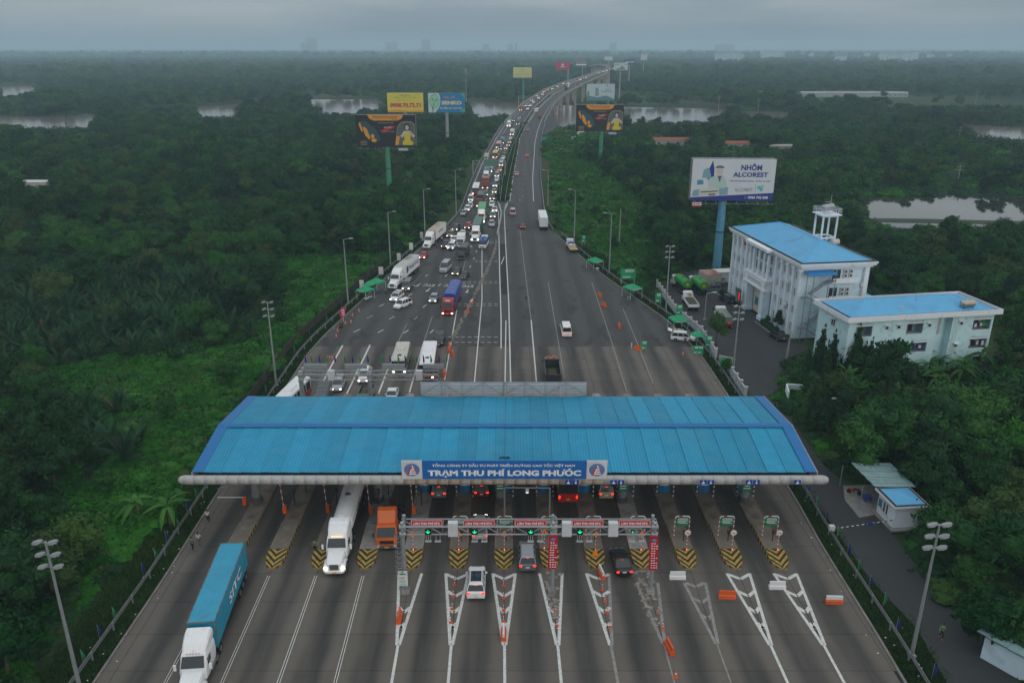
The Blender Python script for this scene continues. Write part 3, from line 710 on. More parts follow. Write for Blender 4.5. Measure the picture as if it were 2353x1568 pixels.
# board on the rear eave, seen from behind: panels in a steel frame
rb = thing('rear_board', 'back of a big white panel board on the rear edge of the canopy', 'sign', (-1.1, 98.6, 8.0))
pm = MB().box((0, 0, 0), (2.74, .06, .96)).mesh('panel', mat('board_back', (.44, .45, .46), .6, var=.15, scale=.8, dirt=((.22, .2, .18), .7, .56, .7)))
for i in range(8):
    for j in range(2): put('panel', pm, rb, (-9.8+i*2.8, .08+random.uniform(-.01, .01), .5+j*1.0))
m = MB()
for z in (0, .33, .66, 1.0, 1.4, 2.0): m.rod((-11.2, 0, z), (11.2, 0, z), .035, n=4)
for i in range(9): x = -11.2+i*2.8; m.rod((x, -.02, 0), (x, -.02, 2.05), .05, n=4)
for i in range(4): x = -11.2+i*5.6; m.rod((x, -.06, .05), (x+2.8, -.06, 1.95), .03, n=4); m.rod((x+5.6, -.06, .05), (x+2.8, -.06, 1.95), .03, n=4)
m.build('frame', M_STEEL, rb)
m = MB()
for x in (-7.6, 0.2, 7.6):
    m.rod((x, -.1, 2.05), (x, -.9, .28), .06, n=5); m.rod((x-3.4, -.05, .05), (x, -.95, .25), .05, n=5); m.rod((x+3.4, -.05, .05), (x, -.95, .25), .05, n=5)
m.build('brace', M_STEEL, rb)

# ------------------------------------------------------------------ gantries
def truss(name, label, X0, X1, Yf, Yb_, z0, z1, posts, pw=.42):
    o = thing(name, label, 'gantry', ((X0+X1)/2, Yf, 0)); cx = (X0+X1)/2; D = Yb_-Yf
    for y, z in ((0, z0), (0, z1), (D, z0), (D, z1)): MB().rod((X0-cx, y, z), (X1-cx, y, z), .075, n=8).build('chord', M_STEEL, o)
    n = int((X1-X0)/1.35); m = MB()
    for i in range(n):
        a, b = X0-cx+(X1-X0)*i/n, X0-cx+(X1-X0)*(i+1)/n
        for y in (0, D): p, q = ((a, y, z0), (b, y, z1)) if i % 2 else ((a, y, z1), (b, y, z0)); m.rod(p, q, .032, n=4)
        for z in (z0, z1): p, q = ((a, 0, z), (b, D, z)) if i % 2 else ((a, D, z), (b, 0, z)); m.rod(p, q, .026, n=4)
        m.rod((b, 0, z0), (b, 0, z1), .026, n=4); m.rod((b, 0, z1), (b, D, z1), .026, n=4)
    m.build('web', M_STEEL, o)
    for x in posts:
        m = MB()
        m.rod((x-cx, .05, 0), (x-cx, .05, z1+.5), pw/2, n=10)
        if D > 1: m.rod((x-cx, D-.05, z0-.3), (x-cx, D-.05, z1+.5), pw/2.4, n=10); 
        for z in (z0, z1):
            m.rod((x-cx-.3, .05, z), (x-cx+.3, .05, z), pw/2+.06, n=10)
        m.rod((x-cx, -.25, z0), (x-cx, D+.25, z0), .09, n=6); m.rod((x-cx, -.25, z1), (x-cx, D+.25, z1), .09, n=6)
        m.build('post', M_STEEL, o)
        MB().box((x-cx, .05, .2), (.8, .8, .4)).build('footing', M_ISG, o)
    return o
GY = 67.4; gz0, gz1 = 6.95, 7.8
def gx(px, py, Y): return PY(px, py, Y).x
g1 = truss('lane_gantry', 'silver truss gantry with red lane signs across the near toll lanes', gx(918,1215,GY), gx(1512,1215,GY), GY, GY+1.4, gz0, gz1, [gx(925,1230,GY), gx(1271,1230,GY), gx(1503,1230,GY)])
M_RED = mat('sign_red', (.48, .012, .025), .45, var=.04); M_CAB = mat('cabinet_grey', (.55, .57, .58), .55, var=.08)
words = ['leftmost', 'second', 'middle', 'fourth', 'rightmost']
for i, x in enumerate((980, 1100, 1219, 1350, 1458)):
    X = gx(x, 1196, GY-.1); s = thing('lane_sign', 'red LÀN THU PHÍ ETC sign on the near gantry, %s of five' % words[i], 'sign', (X, GY-.12, gz1+.2), 0, 'red toll lane signs')
    MB().box((0, 0, .34), (3.15, .06, .66)).build('panel', M_RED, s)
    f = MB()
    for z in (.05, .63): f.box((0, -.035, z), (3.02, .012, .035))
    for q in (-1.5, 1.5): f.box((q, -.035, .34), (.035, .012, .6))
    f.build('border', M_TXT, s); lettering('LÀN THU PHÍ ETC', M_TXT, s, (0, -.04, .33), height=.34, width=2.6, bold=.04)
M_LEDG = mat('green_led', (.0, 1, .35), .5, var=0, emit=1.3); M_HOUS = mat('signal_black', (.012, .012, .014), .5, var=.1); M_LITG = mat('antenna_grey', (.45, .46, .47), .5, var=.1)
for i, x in enumerate((983, 1090, 1219, 1332, 1453)):
    X = gx(x, 1217, GY-.2); sm = .6 if i == 4 else 1
    s = thing('lane_signal', 'green down arrow lane signal on the near gantry, %s of five' % words[i], 'traffic signal', (X, GY-.25, gz0+.1), 0, 'green arrow signals')
    MB().box((0, 0, .38), (.62*sm, .16, .62*sm)).build('housing', M_HOUS, s)
    a = MB(); a.box((0, -.09, .44), (.06*sm, .01, .3*sm)); a.box((-.1*sm, -.09, .34), (.06*sm, .01, .26*sm), ry=.75 and -.8); a.box((.1*sm, -.09, .34), (.06*sm, .01, .26*sm), ry=.8); a.build('arrow', M_LEDG, s)
    h = MB(); h.rod((-.35*0, 0, -.02), (0, 0, -.5), .03, n=4); 
    for q in (0, .95): h.box((q, -.15, -.62), (.62, .5, .07), rx=-.35); h.rod((q-.2, .2, -.05), (q-.2, -.1, -.6), .02, n=4); h.rod((q+.2, .2, -.05), (q+.2, -.1, -.6), .02, n=4)
    t_ = tag(h.build('toll_antenna', M_LITG, None, (X, GY-.1, gz0)), 'pair of flat grey toll antennas under the gantry beside the %s arrow' % words[i], 'antenna', 'gantry antennas')
for i, (x, lab) in enumerate(((1040, 'first'), (1131, 'small second'), (1302, 'third'), (1409, 'fourth'))):
    if i == 1: continue
    m = MB(); m.box((gx(x, 1205, GY)-0, GY+.1, 7.55), (.95, .6, 1.5)); ob = m.build('equipment_cabinet', M_CAB); tag(ob, 'white equipment cabinet hung in the near gantry, %s from the left' % {'first': 'first', 'third': 'second', 'fourth': 'third'}[lab], 'cabinet', 'gantry cabinets')
# ladder cage on the left post
m = MB(); lx_ = gx(925,1230,GY)-.45
for s in (-.2, .2): m.rod((lx_+s, GY, .3), (lx_+s, GY, 7.6), .025, n=4)
for z in np.arange(.5, 7.5, .35): m.rod((lx_-.2, GY, z), (lx_+.2, GY, z), .018, n=4)
for z in np.arange(2.2, 7.6, .6):
    pts = [(lx_+.38*math.cos(t), GY-.05-.6*math.sin(t), z) for t in np.linspace(0, math.pi, 7)]; m.path(pts, .018, 4)
tag(m.build('caged_ladder', M_STEEL), 'caged steel ladder on the left post of the near gantry', 'ladder')
# notice on the left post
nt_ = thing('notice_board', 'white and green notice board at the foot of the left gantry post', 'sign', P(928, 1366, 0)+Vector((0, -.1, 0)))
MB().box((0, 0, 2.1), (.95, .05, 1.75)).build('board', mat('notice_white', (.62, .68, .64), .5, var=.06), nt_); m = MB(); m.box((0, -.03, 2.62), (.6, .01, .14)); m.box((-.02, -.03, 2.85), (.2, .01, .16)); m.build('heading', mat('sign_green', (.01, .16, .07)), nt_)
m = MB(); m.box((0, -.03, 2.2), (.34, .01, .09)); m.build('stamp', M_RED, nt_); m = MB()
for z in (1.95, 1.8, 1.66, 1.5, 1.4): m.box((0, -.03, z), (random.uniform(.45, .75), .01, .035))
m.build('lettering', mat('print_green', (.1, .25, .18), .6), nt_); m = MB(); m.rod((-.35, .05, 0), (-.35, .05, 2.8), .04, n=5); m.rod((.35, .05, 0), (.35, .05, 2.8), .04, n=5); m.build('leg', M_STEEL, nt_)
# two red hanging banners
for i, (x, y0, y1) in enumerate(((1271, 1229, 1306), (1503, 1231, 1308))):
    Yq = GY-.35; top, bot = PY(x, y0, Yq), PY(x-3, y1, Yq); H_ = top.z-bot.z
    s = thing('hanging_banner', 'long red vertical banner on the %s gantry post' % ['middle', 'right'][i], 'banner', (bot.x, Yq, bot.z), 0, 'red banners')
    m = MB(); wv = .44; n = 10; vs = []
    for k in range(n+1): t = k/n; vs += [((top.x-bot.x)*t-wv, .05*math.sin(t*7+i), H_*t), ((top.x-bot.x)*t+wv, .05*math.sin(t*7+i+.8), H_*t)]
    m.add(vs, [(2*k, 2*k+1, 2*k+3, 2*k+2) for k in range(n)]); m.add([(-wv, -.01, -.02), (wv, -.01, -.02), (0, -.01, .2)], [(0, 1, 2)]) ; m.build('cloth', M_RED, s)
    m = MB(); rr = random.Random(i+4)
    for k in range(11):
        z = H_*.8-k*H_*.072; xo = (top.x-bot.x)*z/H_
        for q in range(2 if k in (0, 3, 4, 5, 7) else 3): m.box((xo+(q-.8)*.24, -.09, z), (rr.uniform(.12, .2), .01, .1), ry=rr.uniform(-.1, .1))
    m.build('lettering', M_TXT, s); n = 14; xo = (top.x-bot.x)*.92; m = MB(); m.add([(xo+.24*math.cos(2*math.pi*j/n), -.095, H_*.9+.2*math.sin(2*math.pi*j/n)) for j in range(n)], [tuple(range(n))]); m.build('emblem', mat('emblem_blue', (.12, .20, .42)), s)
# inner small goal-post frame with floodlight, between near gantry and canopy
i0, i1 = P(1159, 1215, 0), P(1262, 1215, 0); gf = thing('light_frame', 'thin grey goal-post frame with one floodlight before the canopy', 'lamp frame', (i0.x, i0.y+.6, 0))
w_ = i1.x-i0.x; MB().rod((0, 0, .2), (0, 0, 5.2), .1, n=8).build('post', M_STEEL, gf); MB().rod((w_, 0, .2), (w_, 0, 5.1), .1, n=8).build('post', M_STEEL, gf); MB().rod((0, 0, 5.15), (w_, 0, 5.1), .08, n=8).build('beam', M_STEEL, gf)
m = MB(); m.box((w_*.5, -.05, 4.9), (.36, .25, .5)); m.build('floodlight', M_CAB, gf); MB().box((w_*.5, -.2, 4.6), (.3, .1, .08)).build('lamp', mat('lamp_white', (1, 1, .95), var=0, emit=.8), gf)

# rear gantry with flags
GB = 108.0; X0, X1 = gx(688, 860, GB), gx(1006, 862, GB)
g2 = truss('flag_gantry', 'silver truss gantry behind the canopy over the jammed inbound lanes', X0, X1, GB, GB+1.5, 6.35, 7.2, [gx(690, 860, GB), gx(848, 860, GB)], .7)
M_DISP = mat('display_back', (.30, .32, .33), .5, var=.1)
for i, (x0, x1) in enumerate(((699,752),(793,843),(879,930),(972,1022))):
    a, b = gx(x0, 843, GB+2.4), gx(min(x1, 1020), 843, GB+2.4)
    s = thing('display_board', 'back of a grey display board on the rear gantry, %s from the left' % ['first', 'second', 'third', 'fourth'][i], 'display', ((a+b)/2, GB+2.3, 7.2), 0, 'display boards')
    w_ = b-a; MB().box((0, 0, .35), (w_, .2, .75)).build('housing', M_DISP, s); m = MB()
    for z in (.15, .35, .55): m.box((0, -.12, z), (w_*.96, .03, .05))
    for q in np.linspace(-w_/2+.2, w_/2-.2, 6): m.box((q, -.13, .35), (.05, .03, .7))
    m.build('rib', M_STEEL, s)
for i, (x, lab) in enumerate(((761, 'left'), (963, 'right'))): tag(MB().box((gx(x, 858, GB), GB-.1, 7.15), (.95, .6, 1.5)).build('equipment_cabinet', M_CAB), 'white equipment cabinet hung on the %s span of the rear gantry' % lab, 'cabinet', 'rear gantry cabinets')
M_FG = mat('flag_green', (.01, .20, .06), .8, var=.2); M_FB = mat('flag_blue', (.012, .02, .17), .8, var=.2)
def flag_mesh(m_, h=1.15, seed=0):
    rr = random.Random(seed); mb = MB(); n = 5; vs = []
    for k in range(n+1):
        t = k/n; wd = .30*math.sin(math.pi*min(1, .15+.8*t))**.7; vs += [(0, 0, h*t+.5), (wd, .08*math.sin(t*6+seed), h*t+.38+.06*math.sin(seed+t*4)), (wd*.5, .16, h*t+.45)]
    for k in range(n): a = 3*k; mb.add([], []); 
    mb.add(vs, [(3*k+p, 3*k+(p+1) % 3, 3*k+3+(p+1) % 3, 3*k+3+p) for k in range(n) for p in range(3)])
    return mb.mesh('cloth', m_)
POLE = MB().rod((0, 0, 0), (0, 0, 1.75), .02, n=4).mesh('pole', M_STEEL)
FLM = [(flag_mesh(M_FG, 1.15, 1), 'green'), (flag_mesh(M_FB, 1.15, 2), 'blue')]
def flag(loc, k, lab, grp, s=1., rz=0):
    o = thing('flag', lab, 'flag', loc, rz, grp); put('pole', POLE, o); put('cloth', FLM[k][0], o); o.scale = (s, s, s); return o
FX = [701, 715, 733, 751, 769, 791, 808, 826, 844, 877, 895, 914, 930, 955, 972, 989, 1007, 1024]
od = ['first', 'second', 'third', 'fourth', 'fifth', 'sixth', 'seventh', 'eighth', 'ninth', 'tenth', 'eleventh', 'twelfth', 'thirteenth', 'fourteenth', 'fifteenth', 'sixteenth', 'seventeenth', 'eighteenth']
for i, x in enumerate(FX): flag((gx(x, 840, GB+2.3), GB+2.3, 7.7), 1 if i in (0, 2, 4, 6, 8, 10, 12, 14, 16) else 0, 'limp %s flag on the rear gantry, %s from the left' % (['green', 'blue'][i % 2 == 0], od[i]), 'flags on the rear gantry', 1.0, random.uniform(-.3, .3))

# ------------------------------------------------------------------ booths, barriers and island furniture
M_BOO = mat('booth_blue', (.015, .14, .30), .5, var=.1); M_GL = mat('dark_glass', (.02, .028, .03), .08, var=.0, spec=.8); M_WH = mat('white_paint', (.66, .67, .68), .4, var=.06)
M_RW = mat('red_paint', (.42, .03, .03), .5, var=.1); M_ORG = mat('orange_plastic', (.66, .10, .02), .5, var=.12)
BO = None; STR = None
def striped_post(h, r=.06, mts=None, n=8, st=.3):
    m = MB(); z = 0; q = 0
    while z < h-.01: m.use(mts[q % 2]); q += 1; m.rod((0, 0, z), (0, 0, min(h, z+st)), r, n=n); z += st
    return m
bwp = striped_post(2.9, .075, (M_WH, M_BLK), 6, .32).mesh('bollard')
for k in range(3, 12):
    lx = ISL[k+1]; lab = 'blue and white toll booth on the %s island from the left' % ORD[k+1]
    loc = LX(lx+.15, 86.9, .27)
    if BO is None:
        o = thing('toll_booth', lab, 'toll booth', loc, RANG, 'toll booths')
        hw = .82; ar = [(-hw, 0), (-hw*.8, -.35), (0, -.55), (hw*.8, -.35), (hw, 0), (hw, 3), (-hw, 3)]
        MB().prism(ar, 0, 1.05).build('base', M_BOO, o); MB().prism([(x*1.04, y*1.03) for x, y in ar], 1.05, 1.25).build('sill', M_WH, o)
        MB().prism([(x*.95, y*.97) for x, y in ar], 1.25, 2.25).build('window', M_GL, o); MB().prism([(x*1.05, y*1.03) for x, y in ar], 2.25, 2.55).build('roof', M_WH, o)
        m = MB()
        for x in (-hw*.97, -hw*.8, hw*.8, hw*.97): m.box((x, -.36 if abs(x) < hw*.9 else .0, 1.75), (.06, .06, 1.0))
        m.build('mullion', M_WH, o); BO = o
    else: dup(BO, loc, RANG, lab)
    for s, nm in ((-1, 'left'), (1, 'right')): tag(put('striped_bollard', bwp, None, LX(lx+.15+s*1.02, 85.9, .0 if 0 else .02)), 'black and white striped post at the %s corner of the booth on the %s island' % (nm, ORD[k+1]), 'bollard', 'striped booth posts')
for i, (x, y) in enumerate(((655,1177),(754,1176),(852,1177),(951,1177))):
    p = P(x, y, .27); o = thing('boom_barrier', 'orange lane barrier with raised red and white boom, %s from the left' % od[i], 'barrier', p, 0, 'orange lane barriers')
    MB().box((0, 0, .5), (.42, .45, 1.0)).build('cabinet', M_ORG, o); m = striped_post(3.6, .05, (M_WH, M_RW), 6, .45); bo = m.build('boom', None, o, (-.1, 0, .9)); bo.rotation_euler = (0, -.05, 0)
    for j, (dx, dy) in enumerate(((.75, 1.6), (1.5, 4.2))):
        m = MB(); m.rod((0, 0, 0), (0, 0, 2.3), .08, n=6); m.box((.05, 0, 2.0), (.3, .25, .5)); m.box((-.25, 0, 1.5), (.5, .06, .06)); tag(m.build('payment_post', M_BLK, None, p+Vector((dx, dy, 0))), 'dark lane control post behind the %s orange barrier, %s one' % (od[i], ['nearer', 'farther'][j]), 'post', 'lane control posts')
p = P(566, 1150, .27); o = thing('boom_barrier', 'lowered pale boom across the leftmost lane beside the first column', 'barrier', P(560,1158,0)); MB().rod((0, 0, 1.0), (-3.1, 0, 1.0), .05, n=6).build('boom', M_WH, o); MB().box((0.15, 0, .5), (.4, .4, 1.0)).build('cabinet', M_ORG, o)
# green rule boards on red and white legs
GB_ = None
M_SG = mat('sign_green', (.01, .16, .07)); M_SWT = mat('sign_white', (.7, .7, .7))
for k in (4, 5, 6, 7, 8, 9, 10, 11):
    lx = ISL[k+1]; loc = LX(lx+.1, 76.4, .5); lab = 'green rule board in a red and white frame on the %s island from the left' % ORD[k+1]
    if GB_ is None:
        o = thing('rule_board', lab, 'sign', loc, RANG, 'green rule boards')
        MB().box((0, 0, 2.1), (1.5, .05, 1.15)).build('board', M_SG, o); m = MB()
        rr = random.Random(5)
        for z in (2.5, 2.36, 2.2, 2.05, 1.9): m.box((rr.uniform(-.1, .1), -.03, z), (rr.uniform(.7, 1.2), .01, .055))
        m.build('lettering', M_SWT, o)
        for s in (-1, 1):
            l_ = striped_post(2.5, .055, (M_RW, M_WH), 6, .28).build('leg', None, o, (s*.82, 0, 0))
        m = MB(); m.use(M_WH); m.path([(-.82, 0, 2.5), (-.7, 0, 2.75), (-.4, 0, 2.8)], .055, 6); m.use(M_RW); m.path([(-.4, 0, 2.8), (.0, 0, 2.8)], .056, 6); m.use(M_WH); m.path([(0, 0, 2.8), (.7, 0, 2.78), (.82, 0, 2.5)], .055, 6); m.build('top_rail', None, o); GB_ = o
    else: dup(GB_, loc, RANG, lab)
    m = MB(); m.rod((0, 0, 0), (0, 0, 1.3), .06, n=6); m.box((0, -.05, 1.1), (.3, .2, .3)); m.rod((-.25, 0, 1.4), (.25, 0, 1.25), .05, n=5); tag(m.build('lane_camera', M_BLK, None, LX(lx+.25, 75.8, .5)), 'short dark camera post under the rule board on the %s island' % ORD[k+1], 'camera', 'island cameras')
# warning triangles / round signs with lamps on the noses
M_WO = mat('warning_orange', (.80, .24, .02), .5, var=.05); M_AMB = mat('lamp_amber', (1, .22, .04), .5, var=0, emit=4)
for k in range(3, 12):
    lx = ISL[k+1]; tri = k < 9; loc = LX(lx+.05, 73.6, .5)
    if k == 6: loc = LX(lx-.55, 73.9, .5)
    o = thing('warning_sign' if tri else 'round_sign', ('orange warning triangle on a red and white pole on the %s island from the left' if tri else 'white round sign on a red and white pole on the %s island from the left') % ORD[k+1], 'sign', loc, RANG, 'nose warning signs' if tri else 'round nose signs')
    striped_post(2.3, .045, (M_WH, M_RW), 6, .24).build('pole', None, o)
    if tri:
        m = MB(); m.side([(-.02, 2.1), (-.02, 2.1)], 0, 0) if 0 else None
        m = MB(); m.add([(-.4, -.06, 2.15), (.4, -.06, 2.15), (0, -.06, 2.85), (-.4, -.03, 2.15), (.4, -.03, 2.15), (0, -.03, 2.85)], [(0, 1, 2), (5, 4, 3), (0, 3, 4, 1), (1, 4, 5, 2), (2, 5, 3, 0)]); m.build('panel', M_WO, o)
        m = MB(); m.add([(-.1, -.068, 2.25), (.1, -.068, 2.25), (0, -.068, 2.6)], [(0, 1, 2)]); m.build('symbol', mat('symbol_brown', (.25, .05, .01), .6), o)
    else:
        m = MB(); n = 18; m.rod((0, -.07, 2.55), (0, -.03, 2.55), .36, n=n); m.build('panel', mat('sign_ring', (.55, .25, .22), .5, var=.1), o); MB().rod((0, -.085, 2.55), (0, -.07, 2.55), .3, n=n).build('face', M_SWT, o)
        m = MB(); m.box((-.08, -.09, 2.55), (.2, .01, .09)); m.box((.1, -.09, 2.48), (.16, .01, .1), ry=.3); m.build('symbol', M_BLK, o)
    MB().box((0, -.1, .45), (.14, .12, .34)).build('lamp_housing', M_RW, o); MB().ball((0, -.18, .5), .055, 6, 4).build('lamp', M_AMB, o)
    if k == 7:
        m = MB(); m.add([(-.42, 0, 0), (.42, 0, 0), (0, .1, .75), (-.42, .06, 0), (.42, .06, 0), (0, .16, .75)], [(0, 1, 2), (5, 4, 3), (0, 3, 4, 1), (1, 4, 5, 2), (2, 5, 3, 0)]); tag(m.build('warning_triangle', M_WO, None, LX(lx, 73.0, .48)), 'orange warning triangle standing on the ground of an island nose', 'warning sign')
# blue hanging lane pictograms under the gutter
for i, (x, n_) in enumerate(((1314, 2), (1418, 2), (1624, 2), (1729, 2), (1832, 1))):
    for j in range(n_):
        xx = x+(j-.5)*17 if n_ == 2 else x
        q = PY(xx, 1107, 76.4); s = thing('lane_pictogram', 'small blue lane pictogram sign under the gutter, %s of the %s pair' % (['left', 'right'][j], od[i]) if n_ == 2 else 'single small blue lane pictogram sign at the right gutter end', 'sign', (q.x, 76.4, q.z-.28), 0, 'blue pictogram signs')
        MB().box((0, 0, .28), (.7, .05, .56)).build('panel', mat('pictogram_blue', (.01, .06, .32), .5), s)
        m = MB(); m.box((0, -.03, .42), (.06, .01, .14)); m.box((0, -.03, .5), (.13, .01, .04)); m.box((0, -.03, .18), (.2 if j else .34, .01, .16)); m.box((0, -.03, .29), (.13, .01, .08)); m.build('symbol', M_TXT, s)
        MB().rod((0, .03, .5), (0, .03, .75), .02, n=4).build('hanger', M_STEEL, s)
# ------------------------------------------------------------------ vehicles (front = +Y, origin on the ground at the middle)
def paint(nm, c, r=.32): return mat('car_paint_'+nm, c, r, metal=.0, var=.05, scale=1.2, spec=.6, dirt=((.16, .14, .12), 1.4, .62, .35))
PC = dict(white=(.78, .79, .79), silver=(.36, .38, .40), grey=(.13, .14, .15), dark=(.035, .038, .042), black=(.012, .012, .014), red=(.40, .02, .02), darkred=(.14, .012, .014), maroon=(.11, .02, .02), brown=(.20, .16, .12), champagne=(.34, .31, .26),
          orange=(.62, .12, .02), blue=(.02, .06, .28), lightblue=(.10, .28, .40), yellow=(.62, .50, .12), beige=(.45, .43, .33), green=(.02, .30, .08), tan=(.32, .27, .17), containerblue=(.012, .28, .44), darkgreen=(.012, .10, .065), teal=(.10, .20, .24), canvas=(.045, .055, .055), bluetarp=(.02, .06, .30), rust=(.30, .09, .05), cream=(.52, .50, .42), greygreen=(.16, .2, .18), pink=(.6, .32, .32), orangetarp=(.60, .12, .02))
for k_ in PC: paint(k_, PC[k_])
def pc(n): return MATS['car_paint_'+n]
M_TYRE = mat('tyre', (.014, .014, .014), .9, var=.15); M_RIM = mat('rim', (.35, .36, .37), .35, metal=.7, var=.05); M_HL = mat('headlight_lit', (1, .86, .62), var=0, emit=7); M_HLO = mat('headlight_off', (.5, .52, .54), .1, var=0, spec=.8)
M_TL = mat('taillight_lit', (1, .03, .01), var=0, emit=2.2); M_TLO = mat('taillight_off', (.35, .02, .02), .2, var=0); M_PLATE = mat('number_plate', (.65, .65, .6), .5, var=.05); M_PLY = mat('yellow_plate', (.7, .45, .03), .5, var=.05); M_CHAS = mat('chassis_black', (.022, .021, .02), .8, var=.3)
M_CHR = mat('grille_chrome', (.3, .31, .32), .3, metal=.8, var=.05); M_AMBM = mat('marker_amber', (1, .35, .05), var=0, emit=6)
WHEELS = {}
def wheel_me(r, w_):
    if (r, w_) not in WHEELS:
        t = MB().rod((-w_/2, 0, 0), (w_/2, 0, 0), r, n=12).mesh('wheel', M_TYRE)
        q = MB().rod((-w_/2-.012, 0, 0), (w_/2+.012, 0, 0), r*.58, n=10).mesh('rim', M_RIM); WHEELS[(r, w_)] = (t, q)
    return WHEELS[(r, w_)]
class Veh:
    def __init__(s): s.parts = []
    def add(s, name, mb, m=None, sub=None): 
        if m is not None: mb.mats = [m]; mb.m = [0]*len(mb.f)
        s.parts.append((name, mb, sub)); return s
    def wheels(s, xs, ys, r, w_):
        for y in ys:
            for x in xs: s.parts.append(('wheel', (x, y, r, w_), None))
        return s
    def make(s, name, label, cat, loc, rz, group, far=False):
        if far:
            M = MB()
            for nm, mb, sub in s.parts:
                if isinstance(mb, tuple):
                    x, y, r, w_ = mb; M.use(M_TYRE).rod((x-w_/2, y, r), (x+w_/2, y, r), r, n=7); continue
                for f, mi in zip(mb.f, mb.m):
                    pass
                o = len(M.v); M.v += mb.v
                idx = []
                for q in mb.mats: M.use(q); idx.append(M.cur)
                M.f += [tuple(i+o for i in f) for f in mb.f]; M.m += [idx[mi] for mi in mb.m]
            return tag(M.build(name, None, None, loc, rz), label, cat, group)
        t = thing(name, label, cat, loc, rz, group); last = None
        for nm, mb, sub in s.parts:
            if isinstance(mb, tuple):
                x, y, r, w_ = mb; a, b = wheel_me(r, w_); o = put('wheel', a, t, (x, y, r)); put('rim', b, o); continue
            o = mb.build(nm, None, last if sub and last else t)
            if not sub: last = o
        return t
def shell(st, zb=.28):
    """st: list of (y, halfwidth, ztop, zbottom)"""
    rings = []
    for y, w_, zt, z0 in st:
        rings.append([(-w_*.93, y, z0), (-w_, y, z0+(zt-z0)*.35), (-w_*.985, y, zt-(zt-z0)*.22), (-w_*.86, y, zt), (w_*.86, y, zt), (w_*.985, y, zt-(zt-z0)*.22), (w_, y, z0+(zt-z0)*.35), (w_*.93, y, z0)])
    return MB().loft([r[::-1] for r in rings])
CARS = dict(
 sedan=dict(L=4.55, W=1.78, H=1.46, belt=.93, hood=.80, cab=(-1.75, 1.0), roof=(-.95, .25), trunk=.95, r=.32),
 hatch=dict(L=4.0, W=1.70, H=1.50, belt=.95, hood=.84, cab=(-1.85, .95), roof=(-1.35, .25), trunk=.98, r=.31),
 suv=dict(L=4.7, W=1.86, H=1.78, belt=1.12, hood=1.0, cab=(-2.25, 1.05), roof=(-1.95, .40), trunk=1.12, r=.38),
 mpv=dict(L=4.6, W=1.80, H=1.72, belt=1.02, hood=.88, cab=(-2.2, 1.35), roof=(-1.8, .55), trunk=1.05, r=.34),
 van=dict(L=5.1, W=1.92, H=2.15, belt=1.2, hood=1.02, cab=(-2.48, 1.95), roof=(-2.38, 1.2), trunk=1.2, r=.35),
 hivan=dict(L=5.6, W=2.0, H=2.45, belt=1.3, hood=1.12, cab=(-2.72, 1.95), roof=(-2.65, 1.1), trunk=1.3, r=.36),
 pickup=dict(L=5.2, W=1.85, H=1.8, belt=1.1, hood=1.02, cab=(-.75, 1.25), roof=(-.45, .6), trunk=1.08, r=.38))
